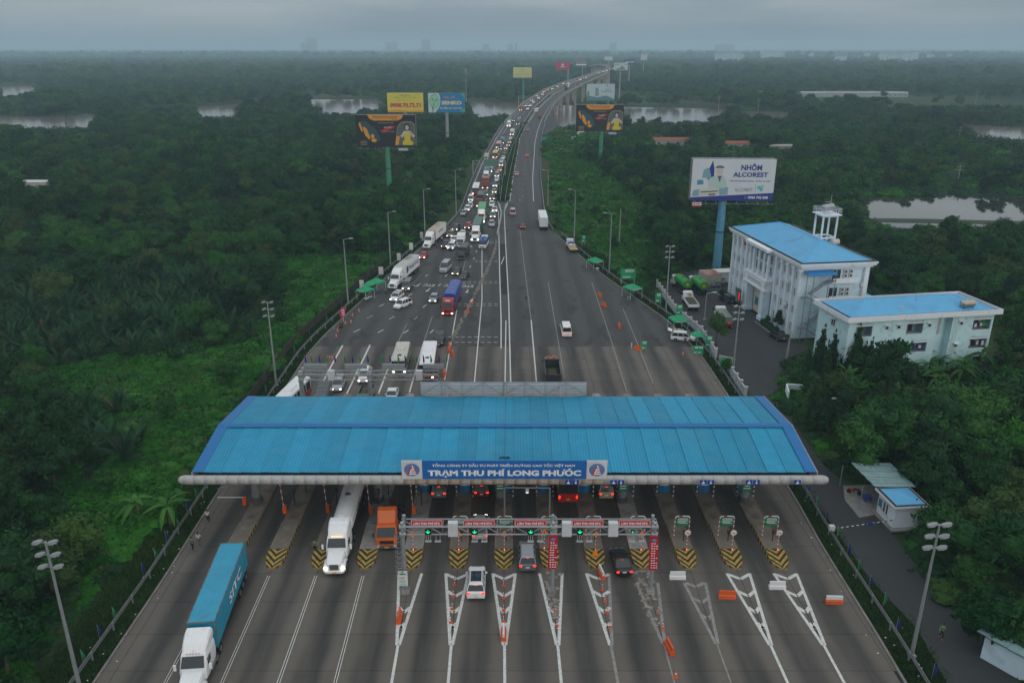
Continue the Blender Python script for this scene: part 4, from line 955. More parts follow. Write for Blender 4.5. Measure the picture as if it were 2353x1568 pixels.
def car(kind, col, lit='', roof=None, extra=''):
    c = CARS[kind]; L_, w_ = c['L'], c['W']/2; v = Veh(); h = L_/2; p = pc(col); rp = pc(roof) if roof else p
    cy0, cy1 = c['cab']; b = c['belt']
    st = [(-h, w_*.84, c['trunk']-.18, .40), (-h+.1, w_*.95, c['trunk']-.03, .30), (-h+.5, w_, c['trunk'], .26), (cy0, w_, b if kind != 'pickup' else b-.02, .26), (0, w_, b, .25), (cy1, w_, b-.01, .25), (h-.75, w_*.98, c['hood']+.02, .26), (h-.22, w_*.93, c['hood']-.10, .28), (h-.04, w_*.80, c['hood']-.28, .34), (h, w_*.70, c['hood']-.34, .42)]
    st.sort(key=lambda q: q[0]); v.add('body', shell(st), p)
    r0, r1 = c['roof']; H = c['H']
    g = MB(); wb, wt = w_*.93, w_*.76
    g.add([(-wb, cy0, b-.02), (wb, cy0, b-.02), (wb, cy1, b-.02), (-wb, cy1, b-.02), (-wt, r0, H-.05), (wt, r0, H-.05), (wt, r1, H-.05), (-wt, r1, H-.05)], [(0, 1, 5, 4), (1, 2, 6, 5), (2, 3, 7, 6), (3, 0, 4, 7), (4, 5, 6, 7)])
    v.add('window', g, M_GL)
    q = MB(); wr = wt*1.03
    q.loft([[(-wr, r0-.05, H-.09), (wr, r0-.05, H-.09), (wr, r1+.06, H-.09), (-wr, r1+.06, H-.09)], [(-wr*.97, r0, H-.02), (wr*.97, r0, H-.02), (wr*.97, r1, H-.02), (-wr*.97, r1, H-.02)], [(-wr*.8, r0+.12, H), (wr*.8, r0+.12, H), (wr*.8, r1-.15, H), (-wr*.8, r1-.15, H)]])
    for s in (-1, 1):                                 # pillars
        for (ya, yb) in ((cy0, r0), (cy1, r1)): q.rod((s*wb, ya, b), (s*wt, yb, H-.06), .045, n=4)
        for f in ((.42,) if kind == 'pickup' else (.36, .68)):
            q.rod((s*wb*1.0, cy0+(cy1-cy0)*f, b), (s*wt, r0+(r1-r0)*f, H-.06), .04, n=4)
    v.add('roof', q, rp)
    if extra == 'glassroof': v.add('sunroof', MB().box((0, (r0+r1)/2+.1, H+.005), (wr*1.5, (r1-r0)*.72, .02)), M_GL)
    if extra == 'twosun':
        m = MB(); m.box((0, r1-.45, H+.005), (wr*1.4, .5, .02)); m.box((0, r1-1.25, H+.005), (wr*1.4, .5, .02)); v.add('sunroof', m, M_GL)
    if kind in ('suv', 'mpv') :
        for s in (-1, 1): v.add('roof_rail', MB().rod((s*wr*.93, r0+.15, H+.05), (s*wr*.93, r1-.2, H+.05), .025, n=4), M_CHAS if col != 'black' else M_CHR)
    if kind == 'pickup':
        m = MB(); m.box((0, -h+.85, b-.03), (w_*1.6, 1.45, .12)); v.add('bed_floor', m, M_CHAS)
    v.add('grille', MB().box((0, h-.045, c['hood']-.42), (w_*1.0, .1, .16)), M_CHAS)
    v.add('bumper', MB().box((0, h-.04, .38), (w_*1.5, .12, .16)), M_CHAS if kind in ('suv', 'pickup') else p)
    v.add('number_plate', MB().box((0, h+.035, .5), (.46, .03, .14)), M_PLATE); v.add('number_plate', MB().box((0, -h-.015, .72), (.40, .03, .16)), M_PLATE)
    for s in (-1, 1):
        v.add('headlight', MB().box((s*w_*.70, h-.12, c['hood']-.27), (.30, .2, .13), rz=-s*.35), M_HL if 'h' in lit else M_HLO)
        v.add('tail_light', MB().box((s*w_*.78, -h+.02, c['trunk']-.2), (.27, .14, .15), rz=s*.2), M_TL if 't' in lit else M_TLO)
        v.add('mirror', MB().box((s*(w_+.09), cy1-.35, b+.06), (.2, .12, .14)), p)
    if 't' in lit: v.add('brake_light', MB().box((0, r0-.03, H-.1), (.3, .05, .05)), M_TL)
    v.wheels((-w_+.10, w_-.10), (h-.92, -h+.95), c['r'], .22); v.L = L_
    return v
def semi_cab(v, y0, col, lit):
    """American style tractor; front at y0, reaches back 6.6 m"""
    p = pc(col); f = y0
    hood = [(f-2.1, .98, 1.85, .75), (f-1.2, .95, 1.72, .7), (f-.35, .88, 1.52, .6), (f-.08, .78, 1.36, .62)]
    v.add('hood', shell(hood), p)
    for s in (-1, 1): v.add('fender', shell([(f-1.75, .34, 1.0, .55), (f-1.2, .36, 1.22, .62), (f-.6, .35, 1.12, .55), (f-.15, .28, .9, .5)]) if 0 else MB().loft([[(s*x+s*.86, y, z) for x, z in ((-.2, zb), (.26, zb), (.30, zt-.12), (.2, zt), (-.2, zt))][::s] for y, zt, zb in ((f-1.8, .95, .6), (f-1.3, 1.22, .95), (f-.7, 1.2, .9), (f-.2, .98, .5), (f-.02, .85, .5))]), p)
    cb = [(f-4.7, 1.22, 3.1, .8), (f-2.5, 1.22, 3.05, .8), (f-2.1, 1.18, 2.0, .8)]
    v.add('cab', shell([(f-5.0, 1.18, 3.0, .8), (f-4.8, 1.22, 3.1, .8), (f-2.75, 1.2, 2.95, .8), (f-2.05, 1.12, 1.95, .8)]), p)
    v.add('windscreen', MB().loft([[(-.98, f-2.03, 2.08), (.98, f-2.03, 2.08), (.98, f-2.2, 1.95), (-.98, f-2.2, 1.95)], [(-.9, f-2.58, 2.88), (.9, f-2.58, 2.88), (.9, f-2.75, 2.75), (-.9, f-2.75, 2.75)]]), M_GL)
    for s in (-1, 1): v.add('side_window', MB().box((s*1.205, f-2.95, 2.3), (.05, .75, .6)), M_GL)
    # roof fairing
    v.add('roof_fairing', shell([(f-5.0, 1.16, 3.95, 2.9), (f-4.4, 1.15, 3.9, 2.9), (f-3.5, 1.08, 3.55, 2.85), (f-2.8, .95, 3.0, 2.8)]), p)
    v.add('grille', MB().box((0, f-.06, 1.02), (.95, .1, .66)), M_CHR if lit != 'dark' else M_CHAS)
    v.add('bumper', shell([(f-.35, 1.18, .72, .35), (f-.0, 1.05, .68, .36), (f+.12, .85, .62, .38)]), p)
    for s in (-1, 1):
        v.add('headlight', MB().box((s*.93, f-.06, .88), (.34, .14, .26), rz=-s*.3), M_HL if 'h' in lit else M_HLO)
        v.add('mirror', MB().box((s*1.5, f-2.2, 2.1), (.2, .14, .55)), p); 
        v.add('fuel_tank', MB().rod((s*.95, f-3.2, .75), (s*.95, f-4.6, .75), .33, n=10), M_CHR)
    m = MB()
    for i in range(5): m.box((-.5+.25*i, f-2.72, 3.02), (.09, .06, .05))
    v.add('marker_lights', m, M_AMBM if 'h' in lit else M_ORG)
    v.add('chassis', MB().box((0, f-4.3, .82), (.95, 5.2, .3)), M_CHAS); v.add('number_plate', MB().box((0, f+.13, .5), (.5, .03, .14)), M_PLY)
    v.wheels((-.98, .98), (f-1.1,), .5, .3); v.wheels((-.95, .95), (f-5.0, f-6.3), .5, .5)
def coe_cab(v, y0, col, lit, w_=1.22, H=2.95, L_=2.1, top=None, fair=None):
    p = pc(col); f = y0
    v.add('cab', shell([(f-L_, w_, H, .7), (f-.55, w_, H, .6), (f-.12, w_*.98, H*.62+.1, .55), (f, w_*.93, 1.3, .5), (f, w_*.9, 1.0, .45)][:4]), p)
    v.add('windscreen', MB().loft([[(-w_*.86, f+.0, H*.60), (w_*.86, f+.0, H*.60), (w_*.86, f-.25, H*.58), (-w_*.86, f-.25, H*.58)], [(-w_*.8, f-.40, H*.95), (w_*.8, f-.40, H*.95), (w_*.8, f-.65, H*.9), (-w_*.8, f-.65, H*.9)]]), M_GL)
    v.add('grille', MB().box((0, f+.005, 1.08), (w_*1.25, .06, .42)), M_CHAS); v.add('bumper', MB().box((0, f-.02, .52), (w_*1.9, .22, .34)), p if col != 'orange' else M_CHR)
    for s in (-1, 1):
        v.add('headlight', MB().box((s*w_*.78, f+.06, .62), (.34, .1, .2)), M_HL if 'h' in lit else M_HLO)
        v.add('mirror', MB().box((s*(w_+.2), f-.15, H*.68), (.16, .12, .5)), M_CHAS); v.add('side_window', MB().box((s*(w_-.005), f-.95, H*.74), (.04, .8, .55)), M_GL)
    if fair: v.add('roof_fairing', shell([(f-L_, w_*.98, H+fair, H-.1), (f-L_*.6, w_*.95, H+fair*.9, H-.1), (f-.55, w_*.85, H+.05, H-.12)]), pc(top or col))
    v.add('number_plate', MB().box((0, f+.1, .5), (.5, .03, .14)), M_PLY); v.wheels((-w_+.17, w_-.17), (f-1.25,), .48, .3)
def trailer(v, ya, yb, kind, col, z0=1.25, z1=4.0, w_=1.22, side=None, axles=3, roofc=None, k_lit=''):
    """box from ya (front) back to yb"""
    p = pc(col); cy, L_ = (ya+yb)/2, ya-yb
    if kind == 'container':
        v.add('container', MB().box((0, cy, (z0+z1)/2), (w_*2, L_, z1-z0)), p)
        if roofc: v.add('roof_panel', MB().box((0, cy, z1+.006), (w_*1.94, L_-.1, .02)), pc(roofc) if isinstance(roofc, str) else roofc)
        m = MB(); n = max(6, int(L_/.62))
        for i in range(n):
            y = yb+L_*(i+.5)/n
            for s in (-1, 1): m.box((s*(w_+.008), y, (z0+z1)/2), (.035, L_/n*.5, z1-z0-.3))
        v.add('corrugation', m, p)
        m = MB()
        for s in (-1, 1):
            for y in (ya, yb): m.box((s*(w_-.06), y+(.02 if y == ya else -.02), (z0+z1)/2), (.14, .1, z1-z0+.03))
        for i in range(7): m.box((-w_+.32+i*.3, ya+.015, (z0+z1)/2), (.12, .04, z1-z0-.35))
        for z in (z0+.05, z1-.04): m.box((0, ya+.03, z), (w_*2, .08, .1)); m.box((0, yb-.03, z), (w_*2, .08, .1))
        v.add('end_frame', m, p)
        m = MB()
        for x in (-.8, -.3, .3, .8): m.rod((x, yb-.06, z0+.1), (x, yb-.06, z1-.1), .025, n=4)
        v.add('door_bars', m, M_CHR)
    elif kind == 'tarp':
        rr = random.Random(int(L_*10)); n = 9; rings = []
        for i in range(n):
            y = yb+L_*i/(n-1); k = (.06 if i % 2 else -.03); rings.append([(-w_, y, z0), (-w_-.02, y, z1-.35+k), (-w_*.8, y, z1-.05+k), (0, y, z1+.04+k), (w_*.8, y, z1-.05+k), (w_+.02, y, z1-.35+k), (w_, y, z0)][::-1])
        v.add('tarpaulin', MB().loft(rings), p); v.add('bed', MB().box((0, cy, z0-.1), (w_*2+.04, L_, .25)), pc(side) if side else M_CHAS)
    elif kind == 'open':
        v.add('bed_floor', MB().box((0, cy, z0), (w_*2, L_, .14)), M_CHAS); m = MB()
        for s in (-1, 1): m.box((s*w_, cy, (z0+z1)/2), (.08, L_, z1-z0))
        m.box((0, yb, (z0+z1)/2), (w_*2, .08, z1-z0)); m.box((0, ya, (z0+z1)/2+.1), (w_*2, .08, z1-z0+.2)); v.add('side_board', m, p)
        v.add('load', MB().loft([[(-w_+.08, y, z0+.3), (-w_*.5, y, z0+.3+k), (w_*.5, y, z0+.34+k), (w_-.08, y, z0+.3)][::-1] for y, k in ((yb+.1, .1), (yb+L_*.3, .35), (yb+L_*.7, .4), (ya-.1, .15))]), mat('load_soil', (.06, .065, .04), .95, var=.4, scale=3))
    elif kind == 'tank':
        n = 16; r = 1.2; rings = []; zc = 2.35
        for y, q in ((yb, .35), (yb+.15, .75), (yb+.45, .97), (yb+.8, 1), (ya-.8, 1), (ya-.45, .96), (ya-.15, .72), (ya, .3)): rings.append([(r*q*math.cos(2*math.pi*j/n), y, zc+r*q*math.sin(2*math.pi*j/n)) for j in range(n)][::-1])
        v.add('tank', MB().loft(rings), p); m = MB()
        for f_ in (.2, .4, .6, .8): m.rod((0, yb+L_*f_-.03, zc), (0, yb+L_*f_+.03, zc), r+.02, n=n, cap=False)
        v.add('tank_band', m, p); v.add('hatch', MB().rod((0, cy+1, zc+r-.05), (0, cy+1, zc+r+.16), .3, n=8), M_CHR)
    if kind != 'none':
        m = MB(); m.box((-.45, cy, z0-.28), (.14, L_*.98, .3)); m.box((.45, cy, z0-.28), (.14, L_*.98, .3))
        for s in (-1, 1): m.box((s*w_*.93, cy, z0-.5), (.06, L_*.35, .35))
        v.add('chassis_rail', m, M_CHAS)
    v.wheels((-w_+.27, w_-.27), [yb+1.0+1.3*i for i in range(axles)], .5, .5)
    for s in (-1, 1): v.add('tail_light', MB().box((s*w_*.8, yb-.06, z0-.35), (.22, .08, .12)), M_TL if 't' in k_lit else M_TLO)
def semi(col, kind, bcol, lit='h', cabtype='us', bl=12.2, **k):
    v = Veh(); cl_ = 5.6 if cabtype == 'us' else 3.0; L_ = cl_+bl; h = L_/2
    if cabtype == 'us': semi_cab(v, h, col, lit)
    else: coe_cab(v, h, col, lit, fair=k.pop('fair', None), top=k.pop('top', None)); v.add('chassis', MB().box((0, h-3.2, .85), (.95, 4.2, .3)), M_CHAS); v.wheels((-.95, .95), (h-4.0,), .5, .5)
    trailer(v, h-cl_, -h, kind, bcol, **k); v.L = L_; return v
def lorry(col, kind, bcol, lit='h', bl=6.2, w_=1.1, H=2.5, **k):
    v = Veh(); L_ = 1.9+bl; h = L_/2; coe_cab(v, h, col, lit, w_=w_*.97, H=H, L_=1.75, fair=k.pop('fair', None))
    trailer(v, h-1.95, -h, kind, bcol, k_lit=lit, z0=k.pop('z0', 1.0), z1=k.pop('z1', 3.2), w_=w_, axles=k.pop('axles', 1), **k); v.L = L_; return v
def bus(col, roofc, lit='h', L_=11.5, W=2.5, H=3.3, side=None):
    v = Veh(); h = L_/2; w_ = W/2; p = pc(col); sp = pc(side) if side else p
    v.add('body', shell([(-h, w_*.94, 1.5, .5), (-h+.1, w_, 1.55, .4), (h-.25, w_, 1.55, .4), (h, w_*.93, 1.35, .45)]), sp)
    v.add('window', MB().loft([[(-w_*.985, -h+.12, 1.45), (w_*.985, -h+.12, 1.45), (w_*.985, h-.08, 1.4), (-w_*.985, h-.08, 1.4)], [(-w_*.95, -h+.25, H-.35), (w_*.95, -h+.25, H-.35), (w_*.95, h-.32, H-.35), (-w_*.95, h-.32, H-.35)]]), M_GL)
    m = MB()
    for s in (-1, 1):
        for i in range(7): y = -h+.3+i*(L_-.7)/6; m.box((s*w_*.972, y, (1.5+H-.35)/2), (.06, .14, H-.35-1.45), ry=s*.0)
    m.box((0, -h+.16, 2.0), (w_*1.9, .1, 1.2)) if L_ > 9 else None
    v.add('pillar', m, p)
    v.add('roof', MB().loft([[(-w_, -h+.08, H-.42), (w_, -h+.08, H-.42), (w_, h-.28, H-.42), (-w_, h-.28, H-.42)], [(-w_*.97, -h+.12, H-.15), (w_*.97, -h+.12, H-.15), (w_*.97, h-.45, H-.15), (-w_*.97, h-.45, H-.15)], [(-w_*.75, -h+.3, H), (w_*.75, -h+.3, H), (w_*.75, h-.8, H), (-w_*.75, h-.8, H)]]), pc(roofc))
    v.add('air_conditioner', MB().box((0, -.6, H+.08), (w_*1.1, L_*.22, .2), taper=.9), pc(roofc)); v.add('roof_hatch', MB().box((0, h*.55, H+.03), (.6, .6, .08)), M_CHAS)
    v.add('grille', MB().box((0, h-.0, .75), (w_*1.2, .06, .3)), M_CHAS)
    for s in (-1, 1):
        v.add('headlight', MB().box((s*w_*.74, h-.02, .78), (.36, .12, .24)), M_HL if 'h' in lit else M_HLO); v.add('tail_light', MB().box((s*w_*.84, -h-.0, 1.15), (.2, .08, .4)), M_TL if 't' in lit else M_TLO)
        v.add('mirror', MB().box((s*(w_+.2), h-.05, 2.2), (.14, .12, .45)), M_CHAS)
    v.add('number_plate', MB().box((0, -h-.03, .85), (.46, .03, .16)), M_PLY); v.wheels((-w_+.18, w_-.18), (h-2.3, -h+2.4), .48, .3); v.L = L_; return v
def tangent(X, Y):
    if Y < YG: return Vector((RDX, 1, 0))
    d = 6
    if X < (ML(Y)+MR(Y))/2: f = (X-EL(Y))/(ML(Y)-EL(Y)); g_ = lambda y: EL(y)+f*(ML(y)-EL(y))
    else: f = (X-MR(Y))/(ER(Y)-MR(Y)); g_ = lambda y: MR(y)+f*(ER(y)-MR(y))
    return Vector((g_(Y+d)-g_(Y), d, 0)).normalized()
NV = {}
def go(v, name, label, cat, px, py, away=False, to=None, group='vehicles queuing towards the toll plaza', far=None, zz=None):
    p = PR(px, py) if zz is None else P(px, py, zz)
    A = tangent(p.x, p.y) if to is None else ((PR(*to) if zz is None else P(to[0], to[1], zz))-p)
    A.z = 0; A.normalize(); c = p+A*v.L/2; c.z = prof(c.y) if zz is None else zz
    F = A if away else -A; rz = math.atan2(-F.x, F.y)
    if far is None: far = p.y > 420
    return v.make(name, label, cat, c, rz, group, far)
C_ = lambda x, y: (1056.1+.14647*x, 257.1+.14647*y)
D_ = lambda x, y: (955.1+.14053*x, 440.8+.14053*y)
F_ = lambda x, y: (1138.8+.15611*x, 137.8+.15611*y)

# --- near side, leaving or waiting
OUT = 'vehicles at the near side of the toll canopy'
bt = thing('semi_truck', 'blue corrugated container on a truck with white bonneted cab, nearest vehicle bottom left', 'truck', (0, 0, 0), 0, OUT)
def semi_at(front, rear, v, lab, grp=OUT, name='semi_truck'):
    A = (rear-front); A.z = 0; A.normalize(); c = front+A*v.L/2; F = -A; return v.make(name, lab, 'truck', Vector((c.x, c.y, 0)), math.atan2(-F.x, F.y), grp)
bpy.data.objects.remove(bt)
M_CBR = mat('container_blue_roof', (.03, .30, .46), .55, var=.12, scale=.6, dirt=((.14, .11, .06), .7, .6, .6)); 
fc = Vector((-27.8, 58.1, 0)); rc = Vector((-28.95, 70.2, 0)); A0 = (rc-fc).normalized()
v = semi('white', 'container', 'containerblue', 'x', roofc=M_CBR)
m = MB(); hh_ = v.L/2-5.6
for s in (-1, 1): m.box((s*1.2, hh_-6.1, 4.02), (.09, 12.2, .05)); m.box((s*1.21, hh_+.03, 2.6), (.09, .1, 2.8))
m.box((0, hh_+.03, 4.0), (2.44, .1, .1)); m.box((0, hh_-12.15, 4.02), (2.44, .1, .05)); v.add('rusty_edge', m, mat('rusty_edge', (.16, .13, .08), .8, var=.4, scale=2, dirt=((.02, .24, .36), 1.5, .5, .9)))
bt = semi_at(fc-A0*5.6, rc, v, 'blue container on a truck with white bonneted cab, nearest vehicle, bottom left')
def side_text(o, txt, y, z, x, mt, height, width, **k):   # lettering on the left (+1) or right (-1) flank
    t = put('lettering', text_mesh(txt, mt, height=height, width=width, **k), o, (x, y, z)); t.rotation_euler = (0, 0, math.pi/2 if x > 0 else -math.pi/2); return t
side_text(bt, 'SITC', -3.8, 2.6, -1.285, M_TXT, 1.05, 4.8, bold=.02)
lp = semi('white', 'tank', 'white', 'h', bl=11.5, z0=1.3)
o = go(lp, 'tanker_truck', 'white gas tanker with long cylindrical tank and lit headlights coming out from the canopy', 'truck', 768.5, 1322, to=(813, 1165), group=OUT)
side_text(o, 'LPG', -1.5, 2.4, -1.245, M_BLK, .8, 2.6)
og = Veh(); og.L = 9.4; coe_cab(og, 4.7, 'orange', 'x', w_=1.2, H=2.85, L_=2.3); og.add('roof_fairing', shell([(2.2, 1.12, 4.1, 2.8), (2.9, 1.08, 4.0, 2.8), (3.9, .95, 3.05, 2.75)]), pc('orangetarp')); 
m = MB(); m.box((-.45, -1.3, .95), (.16, 7.4, .3)); m.box((.45, -1.3, .95), (.16, 7.4, .3))
for y in (-4, -2.5, -1, .6): m.box((0, y, .95), (.9, .2, .2))
og.add('chassis_rail', m, pc('maroon')); og.wheels((-.95, .95), (-1.6, -3.0), .5, .5)
go(og, 'tractor_unit', 'orange flat-nosed truck with orange roof fairing, waiting left of the near gantry', 'truck', 889, 1264, to=(905, 1165), group=OUT)
go(car('suv', 'white', 't', extra='glassroof'), 'car', 'white hatchback with black glass roof between the second and third splitter markings', 'car', 1093, 1380, True, group=OUT)
go(car('suv', 'grey', 't', roof='silver'), 'car', 'grey estate car with roof rails passing under the near gantry', 'car', 1212, 1316, True, group=OUT)
go(car('sedan', 'black', 't'), 'car', 'black saloon with bright brake lights right of the fourth splitter', 'car', 1434, 1327, True, to=(1413, 1262), group=OUT)
go(car('mpv', 'silver', 'ht', roof='silver'), 'car', 'silver people carrier half hidden behind the near gantry', 'car', 1102, 1244, True, group=OUT)
go(car('suv', 'grey', 't', roof='dark', extra='glassroof'), 'car', 'dark grey car with glass roof and red tail lights beside a booth', 'car', 1008, 1148, True, group=OUT)
go(car('suv', 'darkred', 't'), 'car', 'dark red car with three red lights under the canopy edge', 'car', 1106, 1146, True, group=OUT)
go(bus('cream', 'white', 't', L_=9, side='red'), 'bus', 'cream and red coach seen from behind under the canopy edge', 'bus', 1304.5, 1160, True, group=OUT)
go(car('suv', 'tan', 't', roof='champagne'), 'car', 'tan off-roader with spare wheel on its back door under the canopy edge', 'car', 1392.6, 1149, True, group=OUT)
hid = semi('white', 'container', 'greygreen', 'x', bl=6.5, cabtype='coe'); go(hid, 'truck', 'truck with pale octagonal tank front under the canopy behind the orange truck', 'truck', 921, 1090, to=(935, 1010), group=OUT)

# --- between canopy and asphalt
NB = 'vehicles queuing just behind the canopy'
def go2(v, name, lab, cat, far_top, near_top, z, **k):     # from roof pixels
    a, b = P(far_top[0], far_top[1], z), P(near_top[0], near_top[1], z); A = (a-b); A.z = 0; A.normalize()
    c = a-A*v.L/2; F = -A; return v.make(name, lab, cat, Vector((c.x, c.y, 0)), math.atan2(-F.x, F.y), NB)
go2(bus('white', 'white', 'x', side='red'), 'bus', 'white roofed red sided coach at the left edge behind the canopy', 'bus', (696, 862), (646, 912), 3.3)
go2(lorry('darkgreen', 'tarp', 'canvas', 'x', bl=6.5, z1=3.1), 'truck', 'truck with dark ribbed canvas cover behind the canopy', 'truck', (746, 874), (732, 914), 3.1)
go(car('mpv', 'silver', 'h'), 'car', 'silver people carrier beside the dark canvas truck under the rear gantry', 'car', 773, 902, to=(790, 864), group=NB)
go(car('suv', 'white', 'h'), 'car', 'white car passing below the middle post of the rear gantry', 'car', 834, 884, to=(843, 858), group=NB)
go2(lorry('darkgreen', 'open', 'grey', 'x', bl=5, z1=1.7, H=2.4), 'truck', 'small dark green open lorry right of the rear gantry post', 'truck', (846, 880), (832, 915), 1.9)
go(bus('beige', 'cream', 'h', L_=9, H=3.0), 'bus', 'beige minibus with round roof vent behind the rear gantry', 'bus', 917, 863, to=(929, 815), group=NB)
go(bus('red', 'white', 'h', L_=11), 'bus', 'white roofed red coach behind the right half of the rear gantry', 'bus', 981, 876, to=(990, 818), group=NB)
go(car('sedan', 'white', 'x'), 'car', 'white saloon just vanishing under the canopy rear edge', 'car', 897, 928, to=(905, 900), group=NB)
go(car('suv', 'black', 'x'), 'car', 'black off-roader with pale bumper behind the red coach', 'car', 1007, 797, to=(1014, 772), group=NB)
dt = Veh(); dt.L = 8.6; coe_cab(dt, 4.3, 'grey', 'x', w_=1.2, H=2.8, L_=2.0); trailer(dt, 2.1, -4.3, 'open', 'dark', z0=1.1, z1=2.9, axles=2)
dt.add('roof_beacon', MB().box((-.5, 3.4, 2.95), (.5, .3, .22)).box((.5, 3.4, 2.95), (.6, .3, .22)), M_ORG)
go(dt, 'dump_truck', 'dark open dump truck driving away beside the rear board of the canopy', 'truck', 1271, 898, True, to=(1263, 840), group='outbound vehicles')

# --- queue on the asphalt, left carriageway
Q = 'vehicles queuing towards the toll plaza'
h1 = semi('white', 'container', 'white', 'x', side=None, roofc=mat('dirty_white_roof', (.46, .45, .42), .7, var=.15, dirt=((.16, .14, .12), .35, .5, .8)))
o = go(h1, 'semi_truck', 'white container truck with blue shipping line lettering beside the green tents', 'truck', 900.6, 665.5, to=(951, 622))
side_text(o, 'Hapag-Lloyd', -4.2, 2.75, -1.285, mat('lettering_navy', (.02, .03, .16), .5, var=.05), 1.25, 7.6)
m = MB(); m.box((-1.285, 1.2, 2.7), (.012, .5, 1.5)); m.box((-1.285, .5, 2.9), (.012, .5, 1.5)); m.build('emblem', MATS['lettering_navy'], o)
h2 = semi('white', 'container', 'white', 'x', roofc=mat('tan_container_roof', (.42, .36, .27), .7, var=.15, dirt=((.22, .15, .1), .4, .52, .6))); 
m = MB(); m.box((0, h2.L/2-5.6, 2.6), (2.5, .14, 2.85)); h2.add('front_frame', m, pc('maroon')); 
o = go(h2, 'semi_truck', 'white container truck with rust red front frame parked left behind the lettered one', 'truck', 979, 572, to=(1024, 533))
lt = MB(); 
for i in range(7): lt.box((-1.285, -5.0+i*.75, 2.9), (.012, .5, .55))
lt.build('lettering', mat('faded_red_print', (.5, .18, .16), .6), o)
go(car('mpv', 'white', 'h', extra='twosun'), 'car', 'white people carrier with two dark roof windows beside the tents', 'car', 903, 694, to=(925, 677))
go(car('mpv', 'white', ''), 'car', 'plain white people carrier slanting left, nearest car beside the traffic cones', 'car', 909, 711, to=(939, 699))
go(car('van', 'grey', 'h', roof='brown'), 'car', 'grey brown people carrier with a crouching person at its bonnet', 'car', 932, 670, to=(943, 652))
go(car('hatch', 'silver', 'h'), 'car', 'small silver saloon left of the red truck with blue tarpaulin', 'car', 993.4, 697, to=(1004, 680))
rt = semi('red', 'tarp', 'bluetarp', 'h', cabtype='coe', bl=11, side='red', z1=4.0, fair=.5)
rt.add('cab_sign', MB().box((0, rt.L/2-.6, 3.15), (1.0, .06, .28)), M_TXT)
go(rt, 'semi_truck', 'red truck with a bright blue tarpaulin over its load, in the middle of the asphalt', 'truck', 1028, 726, to=(1054, 668))
go(car('hivan', 'silver', ''), 'van', 'silver high-roofed minibus left of two black cars', 'van', 1017, 628.5, to=(1037, 607))
go(car('sedan', 'black', 'h'), 'car', 'black saloon, upper left of the two black cars above the blue tarpaulin', 'car', 1045, 633.5, to=(1060, 618))
go(car('sedan', 'black', ''), 'car', 'black saloon, lower right of the two black cars above the blue tarpaulin', 'car', 1062, 643.5, to=(1076, 628))
go(car('sedan', 'red', 'h'), 'car', 'red saloon alone at the left kerb between the two white container trucks', 'car', 969, 596, to=(982.5, 581))
go(lorry('dark', 'tarp', 'canvas', 'x', bl=6, z1=3.1, H=2.5), 'truck', 'dark blue truck with black canvas cover in front of the crowd of people', 'truck', 1059, 598.5, to=(1078, 570))
go(lorry('white', 'container', 'white', 'x', bl=5.0, z1=2.9, H=2.4), 'truck', 'small white box lorry directly behind the dark canvas truck', 'truck', 1057, 569, to=(1062, 552))
mbz = bus('blue', 'blue', 'x', L_=6.8, W=2.1, H=2.7, side='white'); mbz.add('rear_roof', MB().box((0, -2.1, 2.71), (1.7, 2.4, .05)), pc('white'))
go(mbz, 'minibus', 'blue and white minibus beside the row of concrete barriers', 'bus', 1107.6, 574, to=(1119, 553))
go(semi('white', 'container', 'darkgreen', 'h', roofc='darkgreen'), 'semi_truck', 'white bonneted truck pulling a dark green container, right of the people', 'truck', 1090.7, 557.5, to=(1104, 519))
go(semi('white', 'container', 'green', 'h', roofc='green'), 'semi_truck', 'white truck pulling a bright green container behind the dark green one', 'truck', 1105, 515.5, to=(1109, 490))
go(semi('red', 'tarp', 'canvas', 'h', cabtype='coe', bl=9), 'truck', 'red cab truck with grey cover behind the bright green container', 'truck', 1102, 477, to=(1106, 462))
